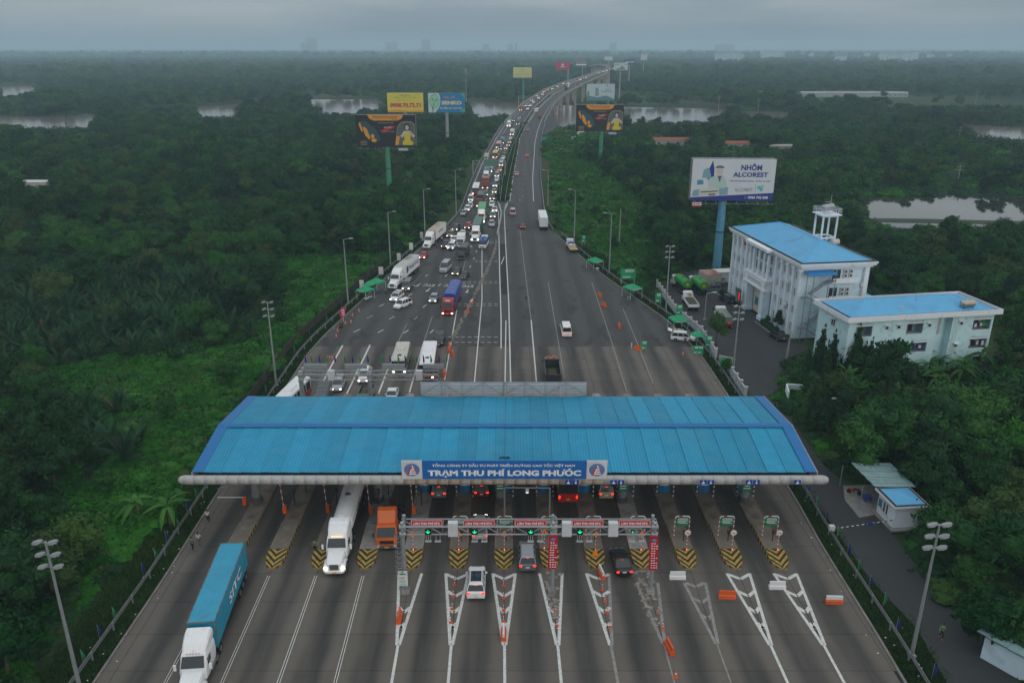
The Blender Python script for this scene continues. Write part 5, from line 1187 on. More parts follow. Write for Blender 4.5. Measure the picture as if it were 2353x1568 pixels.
CR = [('suv','white','h','', 'white off-roader with a man standing at its bonnet', 1034,575.7,(1045,562)), ('suv','black','h','', 'black off-roader beside the parked white container truck', 1020,571.5,(1037,556)),
 ('hatch','white','h','', 'white car squeezed behind the black off-roader', 1039,558,(1048,549)), ('suv','brown','h','', 'bronze off-roader behind the people by the white container truck', 1032,547.5,(1048,534)),
 ('suv','dark','h','', 'dark olive off-roader, topmost of the knot of cars at the left', 1044,532.5,(1056,520)), ('suv','red','h','', 'red off-roader left of the dark green container', 1072,528.5,(1083,519)),
 ('sedan','white','','', 'white saloon in the middle of the knot of cars', 1060,544,(1068,535)), ('suv','silver','','', 'silver off-roader nearest the end of the median in the right lane', 1129.4,523,None),
 ('pickup','silver','h','', 'silver pickup second from the end of the median', 1131.5,503,None), ('pickup','white','h','', 'white pickup beside the hatched gore', 1136,489.5,None), ('suv','white','','', 'white off-roader beside the tip of the green median', 1129.4,477,None),
 ('suv','grey','h','', 'grey off-roader with warm headlights left of the median tip', 1130,461,None), ('hatch','silver','h','', 'silver hatchback beside the dense median planting', 1135,445,None), ('suv','white','h','blue', 'white off-roader with blue tinted roof in the right lane', 1136.6,431.6,None),
 ('hatch','white','','', 'white hatchback close behind the blue roofed one', 1140.6,417.6,None), ('van','silver','h','', 'silver van with bright headlights below the sign gantry', 1141,408.5,None), ('sedan','orange','h','', 'orange taxi saloon in the right lane', 1147,394,None),
 ('van','white','h','', 'white van just behind the orange taxi', 1150.6,383.4,None), ('suv','white','','', 'white off-roader two places behind the orange taxi', 1151.6,374,None), ('sedan','white','h','', 'white saloon in front of a grey one near the yellow coach', 1156.4,366,None),
 ('suv','grey','','', 'grey off-roader right of the yellow coach', 1159,355.5,None), ('sedan','pink','h','', 'pinkish saloon right behind the yellow coach', 1161,344,None), ('suv','dark','h','', 'dark car with yellowish headlights above the median end', 1167,337.3,None),
 ('suv','brown','h','', 'brown car with warm headlights behind the yellow lit one', 1169.5,329.8,None), ('sedan','white','','', 'white saloon near the blue lorry', 1172,321,None),
 ('pickup','silver','','', 'silver pickup on the left shoulder, lowest of four vehicles', 1062.6,497.4,(1069,488)), ('suv','white','h','', 'white off-roader on the left shoulder behind the silver pickup', 1072,487,(1078,477)),
 ('mpv','white','','', 'white car third in the row on the left shoulder', 1079,479,(1084,470)), ('van','white','h','', 'tall white van last in the row on the left shoulder', 1080.5,464.5,(1084,454)),
 ('suv','grey','h','', 'grey car squeezed between red lorries and the middle lane', 1115.4,452,None), ('mpv','white','','', 'white car below the overhead direction sign', 1133.7,383.5,None), ('suv','white','','', 'white car directly before the overhead direction sign', 1133.5,372.6,None),
 ('suv','dark','h','', 'dark car between the pink coach and the yellow coach', 1148,346,None), ('suv','dark','h','', 'dark suv with round lights ahead of the tall green grey lorry', 1179,280,None)]
for kd, cl1, lt, rf, lab, x, y, to in CR: go(car(kd, cl1, lt, roof=rf or None), 'car', lab, 'car', x, y, to=to)
go(bus('red', 'white', 'h'), 'bus', 'red and white coach in the left lane above the green container', 'bus', 1092, 449.5)
go(semi('red', 'container', 'rust', 'h', bl=6, cabtype='coe'), 'truck', 'red cab lorry right of the red and white coach', 'truck', 1114, 435)
go(semi('white', 'container', 'teal', 'x', roofc='teal'), 'semi_truck', 'white truck with grey blue container behind the red cab lorry', 'truck', 1116, 418)
go(lorry('white', 'container', 'white', 'h', bl=7, z1=3.5), 'truck', 'white box lorry right under the overhead direction sign', 'truck', 1125, 397)
go(lorry('white', 'tarp', 'beige', 'x', bl=5.5, w_=1.05), 'truck', 'beige lorry alone on the left shoulder by the sign gantry', 'truck', 1116, 371)
go(bus('orange', 'yellow', 'h'), 'bus', 'coach with yellow roof and orange front', 'bus', 1136.7, 365)
go(bus('white', 'pink', 'h', side='white'), 'bus', 'coach with pinkish white roof above the yellow one', 'bus', 1144, 343)
go(lorry('lightblue', 'container', 'lightblue', 'h', bl=5), 'truck', 'small light blue lorry above the pinkish coach', 'truck', 1153, 331)
go(lorry('white', 'container', 'white', 'h', bl=5.5, z1=3.4), 'truck', 'white box lorry alone in the right lane before the bridge', 'truck', 1175.5, 312)
go(semi('white', 'container', 'teal', 'h', bl=9), 'truck', 'white cab lorry with tall grey box in the left lane before the bridge', 'truck', 1168, 294)
go(lorry('greygreen', 'container', 'greygreen', 'h', bl=6, z1=3.3), 'truck', 'grey green lorry beside the gap between the bridge decks', 'truck', 1189.4, 288)
go(lorry('orange', 'container', 'red', 'h', bl=6, z1=3.4), 'truck', 'orange red truck with blazing headlights at the start of the bridge', 'truck', 1195.8, 255.5)
fb = [(445,690,'suv','silver','silver car right of the orange red truck'),(467,733,'sedan','white','white car right below the silver one on the bridge'),(500,690,'suv','white','white car by the gap on the bridge beside the silver one'),(549,640,'suv','white','pale car with warm headlights on the rising bridge'),(526,612,'suv','champagne','champagne car just left behind the pale one on the bridge'),
 (627,577,'suv','white','white car alone in the right lane of the rising bridge'),(605,540,'sedan','grey','grey car left behind the lone white one on the bridge'),(683,522,'suv','white','white car ahead of the orange lorry on the bridge'),(765,452,'sedan','brown','brown car right behind the orange lorry on the bridge'),(830,441,'suv','silver','silver car two places behind the orange lorry on the bridge'),
 (907,405,'sedan','silver','silver saloon in the gap of the queue on the bridge'),(990,360,'suv','white','white car left of the tall white lorry on the bridge'),(1190,312,'suv','dark','dark car on the upper bridge ahead of a cluster'),(1230,304,'sedan','white','white car, middle of the cluster on the upper bridge'),(1257,292,'suv','grey','grey car, last of the cluster on the upper bridge'),
 (1300,270,'suv','dark','left one of two cars side by side near the bridge crest'),(1325,270,'sedan','white','right one of two cars side by side near the bridge crest'),(1510,206,'suv','white','lone car with bright lights before the bridge crest'),(1567,170,'suv','brown','brown car at the bridge crest behind the lone bright one'),(1592,181,'sedan','silver','silver car right of the brown one at the bridge crest'),
 (1630,170,'suv','white','white car in the brightest bunch at the bridge crest'),(1692,143,'suv','orange','orange lit car below the hill billboard'),(1733,137,'sedan','white','last visible car beside the hill billboard'),(345,862,'sedan','dark','dark saloon just below the orange red truck on the ramp')]
for x, y, kd, cl1, lab in fb: go(car(kd, cl1, 'h'), 'car', lab, 'car', *F_(x, y))
go(lorry('orange', 'container', 'orange', 'h', bl=4.5, z1=3.2), 'truck', 'small orange lorry halfway up the bridge', 'truck', *F_(710, 481))
go(lorry('white', 'container', 'white', 'h', bl=6.5, z1=3.5), 'truck', 'tall white lorry near the top of the bridge', 'truck', *F_(1055, 400))
# --- outbound, right carriageway
O = 'outbound vehicles'
go(car('van', 'silver', 't', roof='silver'), 'van', 'silver people van driving away just past the gore', 'van', 1178, 496, True, group=O)
go(car('sedan', 'maroon', 't', roof='black'), 'car', 'dark red saloon driving away right of the silver van', 'car', 1200.7, 527, True, group=O)
go(semi('red', 'container', 'white', 'h', roofc='white'), 'semi_truck', 'red cab truck with plain white box at the right edge of the outbound road', 'truck', 1249, 530, True, to=(1239, 488), group=O)
fl = Veh(); fl.L = 8.4; coe_cab(fl, 4.2, 'white', 'x', w_=1.0, H=2.4, L_=1.8); fl.add('deck', MB().box((0, -1.1, 1.0), (2.2, 6.2, .12)), mat('deck_plywood', (.42, .30, .14), .8, var=.2)); fl.add('deck_frame', MB().box((0, -1.1, .85), (2.2, 6.2, .14)), pc('dark')); fl.wheels((-.85, .85), (-2.6,), .45, .45)
fl.add('blue_load', MB().box((.1, 1.2, 1.5), (1.5, 1.2, .9), rz=.2, taper=.8), pc('bluetarp')); fl.add('white_sacks', MB().ball((-.3, -.1, 1.4), .5, 8, 5, (1.4, .8, .8)).ball((.6, -.3, 1.35), .4), M_WH)
go(fl, 'flatbed_truck', 'white flatbed lorry with plywood deck at the right kerb before the tents', 'truck', 1319, 582, True, to=(1304, 561), group=O)
go(car('van', 'white', 't'), 'van', 'plain white van alone on the outbound asphalt', 'van', 1302, 776, True, to=(1295, 744), group=O)
wm = car('mpv', 'white', ''); wm.add('open_tailgate', MB().box((0, -2.5, 1.95), (1.5, .9, .06), rx=-.35), pc('white'))
go(wm, 'car', 'white people carrier with its tailgate open beside the green parasol', 'car', 1540, 779, True, to=(1592, 783), group=O)
go(car('sedan', 'orange', 't'), 'car', 'orange saloon driving away on the curve before the bridge', 'car', 1210.5, 361.5, True, group=O, far=True)
go(car('sedan', 'silver', 't'), 'car', 'silver saloon driving away beside the green median', 'car', 1186.5, 404, True, group=O, far=True)
go(car('sedan', 'champagne', 't'), 'car', 'beige saloon driving away near the start of the ramp', 'car', *F_(470, 1047), away=True, group=O)
go(lorry('orange', 'container', 'rust', 't', bl=5, z1=3), 'truck', 'orange brown lorry driving onto the bridge', 'truck', *F_(635, 866), away=True, group=O)
go(bus('white', 'white', 't', L_=10, side='lightblue'), 'bus', 'white and blue coach driving onto the bridge', 'bus', *F_(590, 792), away=True, group=O)
go(lorry('darkred', 'container', 'maroon', 't', bl=6), 'truck', 'dark red lorry driving up the bridge', 'truck', *F_(1030, 442), away=True, group=O)
go(car('suv', 'maroon', 't'), 'car', 'maroon car driving away on the upper bridge', 'car', *F_(1205, 370), away=True, group=O)
# --- parked in the yard
Yd = 'vehicles parked in the yard'; I_ = lambda x, y: (1432.6+.2343*x, 569.4+.2343*y)
tk = lambda: lorry('white', 'none', 'green', '', bl=6.6, H=2.4, axles=2)
def tank_truck(lab, rear, front):
    v = lorry('white', 'none', 'green', '', bl=6.4, H=2.6, axles=2); n = 12; rings = []; h = v.L/2
    for y, q in ((-h, .9), (-h+.08, 1), (-h+5.9, 1), (-h+6.2, .9)): rings.append([(1.15*q*math.cos(2*math.pi*j/n), y, 2.3+.98*q*math.sin(2*math.pi*j/n)) for j in range(n)][::-1])
    v.add('tank', MB().loft(rings), mat('tank_green', (.015, .26, .035), .45, var=.1)); m = MB(); m.rod((0, -h+3, 3.2), (0, -h+3, 3.45), .35, n=8); m.box((0, -h+3, 3.32), (.25, 5, .06)); v.add('catwalk', m, MATS['tank_green'])
    v.add('label_plate', MB().rod((0, -h-.02, 2.3), (0, -h-.035, 2.3), .38, n=12), MATS['warning_orange']); v.add('chassis', MB().box((0, 0, .95), (.9, v.L*.95, .4)), M_CHAS)
    return go(v, 'tank_truck', lab, 'truck', *rear, away=True, to=front, group=Yd, zz=-.14)
tank_truck('green tank truck, left one of the pair parked in the yard', I_(620, 455), I_(545, 395)); tank_truck('green tank truck, right one of the pair parked in the yard', I_(780, 470), I_(700, 400))
wv = lorry('white', 'open', 'white', '', bl=6, z1=1.6, H=2.5, w_=1.1); wv.add('yellow_bundle', MB().ball((.3, 2.3, 2.1), .6, 8, 5, (.8, 1.4, .6)), mat('bundle_tan', (.45, .32, .12), .8))
go(wv, 'dump_truck', 'white open lorry with dark load parked behind the white fence', 'truck', *I_(685, 625), away=True, to=I_(600, 500), group=Yd, zz=-.14)
cw = lorry('white', 'tarp', 'greygreen', '', bl=5.5, z1=2.4, H=2.6); go(cw, 'truck', 'white cab lorry behind the narrow tree in the yard', 'truck', *I_(1010, 790), away=True, to=I_(905, 640), group=Yd, zz=-.14)
go(car('suv', 'black', ''), 'car', 'black car parked by the hedge at the far half of the office building', 'car', *I_(1062, 555), away=True, to=I_(960, 500), group=Yd, zz=-.14)
go(car('sedan', 'black', ''), 'car', 'black car parked near the bare pole at the end of the office building', 'car', *I_(1568, 925), away=True, to=I_(1460, 860), group=Yd, zz=-.14)
ct = Veh(); ct.L = 3; ct.add('engine', MB().box((0, .3, .9), (.8, 1.6, .6)), pc('blue')); ct.add('frame', MB().rod((-.6, -1.3, .4), (.6, 1.3, 1.3), .08).rod((.6, -1.3, .4), (-.6, 1.3, 1.3), .08).box((0, -.9, 1.2), (.7, .5, .5)), pc('orange')); ct.wheels((-.6, .6), (-.7, .9), .35, .2)
go(ct, 'small_tractor', 'little blue and orange machine standing in the yard', 'tractor', *I_(1045, 800), away=True, to=I_(1000, 770), group=Yd, zz=-.14)
# ------------------------------------------------------------------ office building
M_WALL = mat('wall_pale_blue', (.60, .74, .82), .8, var=.10, scale=.5, dirt=((.34, .42, .48), .5, .55, .5)); M_WALW = mat('wall_white', (.74, .79, .83), .8, var=.08, scale=.6, dirt=((.42, .44, .44), .6, .58, .5))
M_RFB = mat('tin_roof_blue', (.10, .38, .64), .5, var=.08, scale=.5, dirt=((.09, .28, .50), .3, .55, .5)); M_CREAM = mat('portico_cream', (.55, .50, .42), .8, var=.06); M_DARKR = mat('stained_gutter', (.05, .045, .04), .9, var=.3); M_STAIR = mat('stair_steel', (.20, .21, .23), .6, var=.2); M_AC = mat('ac_white', (.62, .62, .6), .5, var=.05)
O_ = Vector((54.0, 143.4, -.14)); office = thing('office_building', 'four storey pale blue office building with hipped blue roof and portico', 'building', O_, R(8.4)); LO, WO, HO = 31.5, 13.5, 14.3
MB().box((WO/2, LO/2, HO/2), (WO-.3, LO-.3, HO)).build('wall', M_WALL, office)
m = MB()
for z0, z1, o in ((HO-.55, HO-.15, .35), (HO-.15, HO+.25, .75), (HO+.25, HO+.6, .95)): m.box((WO/2, LO/2, (z0+z1)/2), (WO+2*o, LO+2*o, z1-z0))
m.build('cornice', M_WALW, office)
MB().box((WO/2, LO/2, HO+.615), (WO+1.7, LO+1.7, .03)).build('roof_gutter', M_DARKR, office)
zr0, zr1 = HO+.75, HO+3.1; e0 = -.35
A4 = [(e0, e0, zr0), (WO-e0*0-.2, e0, zr0), (WO-.2, LO-e0, zr0), (e0, LO-e0, zr0)]; rl, rr_ = (WO/2, WO/2+.4, zr1), (WO/2, LO-WO/2-.4, zr1)
for i, f in enumerate(([A4[0], A4[1], rl], [A4[1], A4[2], rr_, rl], [A4[2], A4[3], rr_], [A4[3], A4[0], rl, rr_])): MB().add(f, [tuple(range(len(f)))]).build('roof', M_RFB, office)
m = MB()
for a, b in ((rl, rr_), (A4[0], rl), (A4[1], rl), (A4[2], rr_), (A4[3], rr_)): m.rod(a, b, .11, n=5)
m.build('ridge_cap', mat('ridge_blue', (.10, .42, .72), .5), office)
m = MB(); rrn = random.Random(2)
def win(par, c, w_, h, nx, name='window', fr=None, out=.06, two=False, glass=None, sill=True):
    """window on a wall; nx = outward normal axis in the parent's frame: 'x-','y-','x+' """
    fr = fr or M_WALW; x, y, z = c
    if nx == 'y-': g = MB().box((x, y-.02, z), (w_, .06, h)).build(name, glass or M_GL, par); d = lambda a, b, cc, s: (x+a, y-.05-b, z+cc)
    else: g = MB().box((x-.02 if nx == 'x-' else x+.02, y, z), (.06, w_, h)).build(name, glass or M_GL, par)
    m = MB(); t = .07
    if nx == 'y-':
        for s in (-1, 1): m.box((x+s*w_/2, y-.06, z), (t, .1, h+t)); m.box((x, y-.06, z+s*h/2), (w_+t, .1, t))
        if two: m.box((x, y-.06, z), (t, .09, h))
    else:
        s0 = -1 if nx == 'x-' else 1
        for s in (-1, 1): m.box((x+s0*.06, y+s*w_/2, z), (.1, t, h+t)); m.box((x+s0*.06, y, z+s*h/2), (.1, w_+t, t))
        if two: m.box((x+s0*.06, y, z), (.09, t, h))
    f = m.build('frame', fr, g)
    return g
pil = MB().box((0, 0, 6.85), (.5, .55, 13.7)).mesh('pilaster', M_WALW); cap_ = MB().box((0, 0, 13.3), (.7, .85, .3)).mesh('pilaster_cap', M_WALW)
ys = [.5, 2.9, 5.3, 7.7, 10.1, 21.4, 23.8, 26.2, 28.6, 31.0]
for y in ys: put('pilaster', pil, office, (-.05, y, 0)); put('pilaster_cap', cap_, office, (-.1, y, 0))
M_SLIT = mat('slit_glass', (.05, .07, .08), .15, var=0)
for a, b in zip(ys[:-1], ys[1:]):
    if a == 10.1: continue
    for z in (2.0, 5.4, 8.8, 12.1):
        for k in (.32, .68): win(office, (.13, a+(b-a)*k, z), .42, 1.5, 'x-', glass=M_SLIT)
for y in (11.6, 13.3, 15.7, 18.1, 19.9): MB().rod((-1.1, y, 8.6), (-1.1, y, 13.6), .3, n=10).build('column', M_WALW, office)
for i, y in enumerate((12.5, 14.5, 16.9, 19.0)):
    for z in (9.9, 12.3): win(office, (.13, y, z), .9, 1.9, 'x-', two=True, glass=M_SLIT)
m = MB(); m.box((-.8, 15.75, 7.9), (1.7, 9.6, .35)); m.box((-.85, 15.75, 8.35), (1.9, 9.9, .35)); m.box((-.8, 15.75, 7.1), (1.75, 9.3, 1.3)); m.box((-.85, 15.75, 6.3), (1.9, 9.7, .35)); m.box((-1.0, 15.75, HO+.3), (2.2, 10.2, .6)); m.build('balcony', M_WALW, office)
m = MB()
for y in (11.9, 19.6): m.box((-.9, y, 3.1), (1.5, 1.5, 6.2)); m.box((-.95, y, .4), (1.8, 1.8, .8))
m.build('portico_pier', M_WALL, office); MB().box((.1, 15.75, 3.1), (.14, 6.2, 6.1)).build('portico_wall', M_CREAM, office); MB().box((-.02, 17.2, 2.4), (.1, 1.3, 1.7)).build('door_panel', mat('panel_teal', (.03, .17, .26), .5), office)
tx = put('lettering', text_mesh('TRẠM THU PHÍ LONG PHƯỚC', mat('print_dark', (.1, .12, .12), .6), height=.38, width=7.0), office, (-1.70, 15.75, 6.95)); tx.rotation_euler = (0, 0, -math.pi/2)
m = MB(); m.box((-1.7, 15.75, 7.4), (.012, 6.2, .16)); m.build('lettering', MATS['print_dark'], office)
fg = MB(); fg.quad((-1.9, 20.8, 13.5), (-1.7, 22.2, 13.2), (-1.75, 22.2, 14.0), (-1.9, 20.8, 14.3)); fo = fg.build('flag', M_RED, None, O_, R(8.4)); tag(fo, 'red flag hanging under the cornice of the office building', 'flag')
# the end wall facing the camera
for k, z in ((0, 12.3), (1, 8.8), (2, 5.2)):
    win(office, (6.9-.25*k, .13, z), 1.7, 2.3, 'y-', two=True, name='balcony_door')
    MB().box((8.2-.3*k, -.35, z-1.25), (5.6, 1.2, .16)).build('balcony_slab', M_WALW, office); MB().box((8.4-.3*k, -.92, z-.75 if k else z-.8), (5.2, .1, .95)).build('balcony_parapet', M_WALW, office)
    acm = MB().box((0, 0, 0), (.8, .34, .6)).mesh('air_conditioner', M_AC); fan = MB().rod((-.1, -.18, 0), (-.1, -.2, 0), .23, n=12).mesh('fan', M_CHAS)
    for i in range(2):
        for j in range(2):
            if k == 2 and j: continue
            o = put('air_conditioner', acm, office, (8.7-.25*k+i*1.05, -.12, z+.75-j*.8)); put('fan', fan, o)
MB().box((12.9, -.1, 6.9), (.9, .3, 13.8)).build('corner_pilaster', M_WALW, office)
m = MB(); m.box((3.1, -1.1, 13.2), (5.6, 2.2, .1), rx=.18); m.build('awning', mat('awning_blue', (.03, .20, .48), .5), office)
m = MB(); m.box((12.2, -.15, 10.3), (.35, .3, .7)); m.rod((12.3, -.1, 0), (12.3, -.1, 13.4), .07, n=5); m.build('drainpipe', M_AC, office)
for zz in (12.0, 9.0, 6.0, 3.0):                        # zigzag fire stair
    fl_ = MB(); dr = 1 if int(zz/3) % 2 == 0 else -1; x0, x1 = (1.2, 4.8) if dr > 0 else (4.8, 1.2)
    for s in (-1.5, -.6):
        fl_.rod((x0, s, zz-2.9), (x1, s, zz-.4), .07, n=4); fl_.rod((x0, s, zz-1.9), (x1, s, zz+.6), .03, n=4)
    for i in range(12): t = (i+.5)/12; fl_.box((x0+(x1-x0)*t, -1.05, zz-2.9+2.5*t), (.28, .9, .04)); fl_.rod((x0+(x1-x0)*t, -1.5, zz-2.9+2.5*t), (x0+(x1-x0)*t, -1.5, zz-1.9+2.5*t), .018, n=4)
    fl_.build('stair_flight', M_STAIR, office)
    xl = 5.5 if dr > 0 else .6; g = MB(); g.box((xl, -1.05, zz-.42), (1.3, 1.1, .07)); 
    for q in (-.6, 0, .6): g.rod((xl+q, -1.55, zz-.4), (xl+q, -1.55, zz+.6), .02, n=4)
    g.rod((xl-.6, -1.55, zz+.6), (xl+.6, -1.55, zz+.6), .03, n=4); g.build('stair_landing', M_STAIR, office)
m = MB()
for x in (.3, 1.6, 4.6, 5.9): m.rod((x, -1.55, 0), (x, -1.55, 13.0), .07, n=4)
m.build('stair_post', M_STAIR, office)
for y, z in ((4.1, 10.2), (4.3, 5.6), (27.5, 9.5)): MB().box((-.45, y, z), (.5, .9, .6)).build('air_conditioner', M_AC, office)
# roof debris and mast on the office roof
m = MB(); m.rod((2.2, 12.5, 15.9), (5.2, 11.5, 16.9), .04, n=4); m.rod((5.2, 11.5, 16.9), (5.2, 11.5, 17.5), .03, n=4); tag(m.build('roof_antenna', M_DSTEEL, None, O_, R(8.4)), 'fallen thin mast lying on the office roof', 'antenna')
# LED board, bin, hedge by the portico
p = O_+Matrix.Rotation(R(8.4), 3, 'Z') @ Vector((-2.6, 20.6, 0)); s = thing('led_board', 'standing notice board with a red lit strip beside the portico', 'sign', p, R(8.4-90)); 
MB().box((0, 0, 2.6), (2.2, .25, 3.0)).build('panel', mat('board_darkgreen', (.02, .08, .06), .5), s); MB().box((.7, -.14, 2.7), (.6, .03, 1.8)).build('lit_strip', mat('led_red', (.9, .02, .03), var=0, emit=.4), s)
m = MB(); rr2 = random.Random(9)
for z in np.arange(1.4, 3.9, .3): m.box((-.45, -.14, z), (rr2.uniform(.6, .95), .02, .1))
m.build('lettering', mat('print_palegreen', (.25, .4, .33), .6), s); MB().rod((-.8, 0, 0), (-.8, 0, 1.2), .08).rod((.8, 0, 0), (.8, 0, 1.2), .08).build('leg', M_CHAS, s)
hd = MB(); rg = np.random.RandomState(12)
for y in list(np.arange(21, 31, .9))+list(np.arange(1.5, 10.5, .9)): leaf_cloud(hd, [(-1.9, y, .45, .75, .8)], 90, .22, rg, .1, .6); core(hd, [(-1.9, y, .4, .75, .8)], .85, 6, 4)
tag(hd.build('hedge', F_DARK, None, O_, R(8.4)), 'low dark clipped hedge along the foot of the office building', 'hedge')
MB_ = MB(); 
for (x0, y0, x1, y1) in ((-3.0, .3, -3.0, 10.8), (-3.0, 20.8, -3.0, 32)): MB_.box(((x0+x1)/2, (y0+y1)/2, .08), (.2, y1-y0, .2))
tag(MB_.build('planter_kerb', M_KERB, None, O_, R(8.4)), 'pale kerb of the planting strip along the office building', 'kerb')
# water tower on the back of the office roof
wt = thing('water_tower', 'white concrete water tower with railed platform and steel tank behind the office roof', 'water tower', O_+Matrix.Rotation(R(8.4), 3, 'Z') @ Vector((WO-1.2, 15.5, HO+.6)), R(8.4))
for x in (-1.5, 1.5):
    for y in (-1.5, 1.5): MB().box((x, y, 2.9), (.3, .3, 5.8)).build('leg', M_WALW, wt)
m = MB()
for z in (1.2, 5.6):
    for s in (-1.5, 1.5): m.box((s, 0, z), (.25, 3.2, .3)); m.box((0, s, z), (3.2, .25, .3))
m.build('beam', M_WALW, wt); MB().box((0, 0, 5.88), (4.2, 4.2, .2)).build('platform', M_WALW, wt); m = MB()
for z in (6.5, 6.9, 7.2):
    for s in (-2, 2): m.rod((s, -2, z), (s, 2, z), .03, n=4); m.rod((-2, s, z), (2, s, z), .03, n=4)
for q in np.linspace(-2, 2, 7):
    for s in (-2, 2): m.rod((s, q, 6), (s, q, 7.2), .025, n=4); m.rod((q, s, 6), (q, s, 7.2), .025, n=4)
m.build('railing', M_WALW, wt); m = MB(); n = 14
m.rod((-1.2, -.6, 7.1), (1.2, .6, 7.1), .75, n=n).rod((-1.4, -.7, 7.1), (-1.2, -.6, 7.1), .4, .75, n=n).rod((1.2, .6, 7.1), (1.4, .7, 7.1), .75, .4, n=n); m.build('tank', mat('tank_steel', (.42, .43, .45), .3, metal=.7, var=.1), wt)
MB().rod((.8, .5, 7.8), (.8, .5, 9.6), .03, n=4).rod((-.6, .3, 8.2), (.8, .5, 8.2), .03, n=4).build('mast', M_WALW, wt)
tag(MB().rod((0, 0, 0), (1.6, .2, 0), .6, n=14).build('tank', mat('tank_cream', (.5, .48, .44), .6), None, O_+Matrix.Rotation(R(8.4), 3, 'Z') @ Vector((WO-1.5, 12, HO+1.4)), R(8.4)), 'cream water tank lying on the office roof edge below the tower', 'tank')
# annex roof between the buildings
ax = thing('annex', 'low annex with blue roof half hidden between the two buildings', 'building', O_+Matrix.Rotation(R(8.4), 3, 'Z') @ Vector((WO+3, 7, 0)), R(8.4)); MB().box((0, 0, 2.6), (7, 7, 5.2)).build('wall', M_WALL, ax); MB().add([(-3.9, -3.9, 5.2), (3.9, -3.9, 5.2), (3.9, 3.9, 5.2), (-3.9, 3.9, 5.2), (0, 0, 6.8)], [(0, 1, 4), (1, 2, 4), (2, 3, 4), (3, 0, 4)]).build('roof', M_RFB, ax)

# ------------------------------------------------------------------ dormitory
DO = Vector((55.9, 124.9, -.2)); dorm = thing('dormitory', 'long pale turquoise three storey dormitory with blue hipped roof behind the banana plants', 'building', DO, R(9.6)); LD, WD, HD = 27.0, 9.4, 10.0
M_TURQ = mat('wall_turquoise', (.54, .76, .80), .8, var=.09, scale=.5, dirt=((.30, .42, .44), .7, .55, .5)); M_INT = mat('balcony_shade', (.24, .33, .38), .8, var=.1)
# walls in pieces round the openings of the front
opens = [(1.4, 4.4, 6.9, 9.2), (10.7, 13.8, 6.9, 9.2), (11.6, 15.1, 3.5, 5.7), (1.4, 4.4, 3.5, 5.7), (23.2, 26.6, 6.9, 9.2), (23.2, 26.6, 3.5, 5.7), (23.2, 26.6, .6, 2.4)]
def wall_open(par, x0, x1, z0, z1, ops, y, t, mt):
    xs = sorted({x0, x1}|{a for o in ops for a in o[:2]}); m = MB()
    for a, b in zip(xs[:-1], xs[1:]):
        zz = [(z0, z1)]
        for o in ops:
            if o[0] <= a+1e-6 and o[1] >= b-1e-6:
                nz = []
                for p_, q_ in zz:
                    if o[2] > p_ and o[3] < q_: nz += [(p_, o[2]), (o[3], q_)]
                    else: nz.append((p_, q_))
                zz = nz
        for p_, q_ in zz: m.box(((a+b)/2, y+t/2, (p_+q_)/2), (b-a, t, q_-p_))
    return m.build('wall', mt, par)
wall_open(dorm, 0, 16.2, 0, HD, [o for o in opens if o[1] < 16.2], 0, .22, M_TURQ); wall_open(dorm, 19.4, LD, 0, HD, [o for o in opens if o[0] > 19.4], 0, .22, M_TURQ)
m = MB(); m.box((16.3, .7, HD/2), (.22, 1.4, HD)); m.box((19.3, .7, HD/2), (.22, 1.4, HD)); m.box((17.8, 1.5, HD/2), (3.2, .2, HD)); m.box((.11, WD/2, HD/2), (.22, WD-.4, HD)); m.box((LD-.11, WD/2, HD/2), (.22, WD-.4, HD)); m.box((LD/2, WD, HD/2), (LD, .2, HD)); m.build('wall', M_TURQ, dorm)
for x0, x1, z0, z1 in opens:                            # balconies: recess, slab, door, laundry
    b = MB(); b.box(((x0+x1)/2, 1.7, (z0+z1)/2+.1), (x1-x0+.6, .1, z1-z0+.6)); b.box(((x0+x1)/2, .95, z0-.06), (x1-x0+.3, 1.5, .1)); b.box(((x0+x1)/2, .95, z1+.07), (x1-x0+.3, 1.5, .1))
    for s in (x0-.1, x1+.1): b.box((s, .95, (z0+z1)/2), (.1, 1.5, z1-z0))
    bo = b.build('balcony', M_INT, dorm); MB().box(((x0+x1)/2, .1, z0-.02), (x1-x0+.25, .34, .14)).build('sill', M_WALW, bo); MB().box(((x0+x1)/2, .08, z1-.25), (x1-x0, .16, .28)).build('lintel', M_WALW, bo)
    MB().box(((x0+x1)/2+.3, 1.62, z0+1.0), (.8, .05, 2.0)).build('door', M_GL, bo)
    if x0 > 20 or x0 == 11.6:
        l = MB(); rq = random.Random(int(x0*3+z0)); nms = []
        for i in range(6): 
            MB().box((x0+.4+i*(x1-x0-.8)/5, .45, z0+rq.uniform(.75, 1.1)), (rq.uniform(.25, .5), .05, rq.uniform(.5, .9))).build('laundry', [M_CHAS, pc('darkred'), pc('blue'), M_AC, M_CHAS, pc('green')][rq.randrange(6)], bo)
for x, z in ((7.0, 8.4), (9.2, 8.4), (14.9, 8.4), (20.9, 8.4), (6.8, 4.6), (9.1, 4.6), (20.6, 4.4)):
    g = win(dorm, (x, 0, z), .62, .62, 'y-'); MB().box((x, -.3, z+.42), (1.1, .6, .06)).build('hood', M_WALW, g)
lat = MB(); 
for i in range(8): lat.box((16.95+i*.16, 1.36, 7.6), (.05, .06, 2.9))
for i in range(14): lat.box((17.5, 1.35, 6.2+i*.21), (1.3, .07, .05))
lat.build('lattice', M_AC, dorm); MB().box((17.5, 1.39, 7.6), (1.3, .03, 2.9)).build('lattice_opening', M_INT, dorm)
la = MB(); 
for i in range(26): la.rod((19.7, -.12, 2+i*.32), (20.2, -.12, 2+i*.32), .02, n=4)
for x in (19.7, 20.2): la.rod((x, -.12, 1.5), (x, -.12, HD+1), .03, n=4)
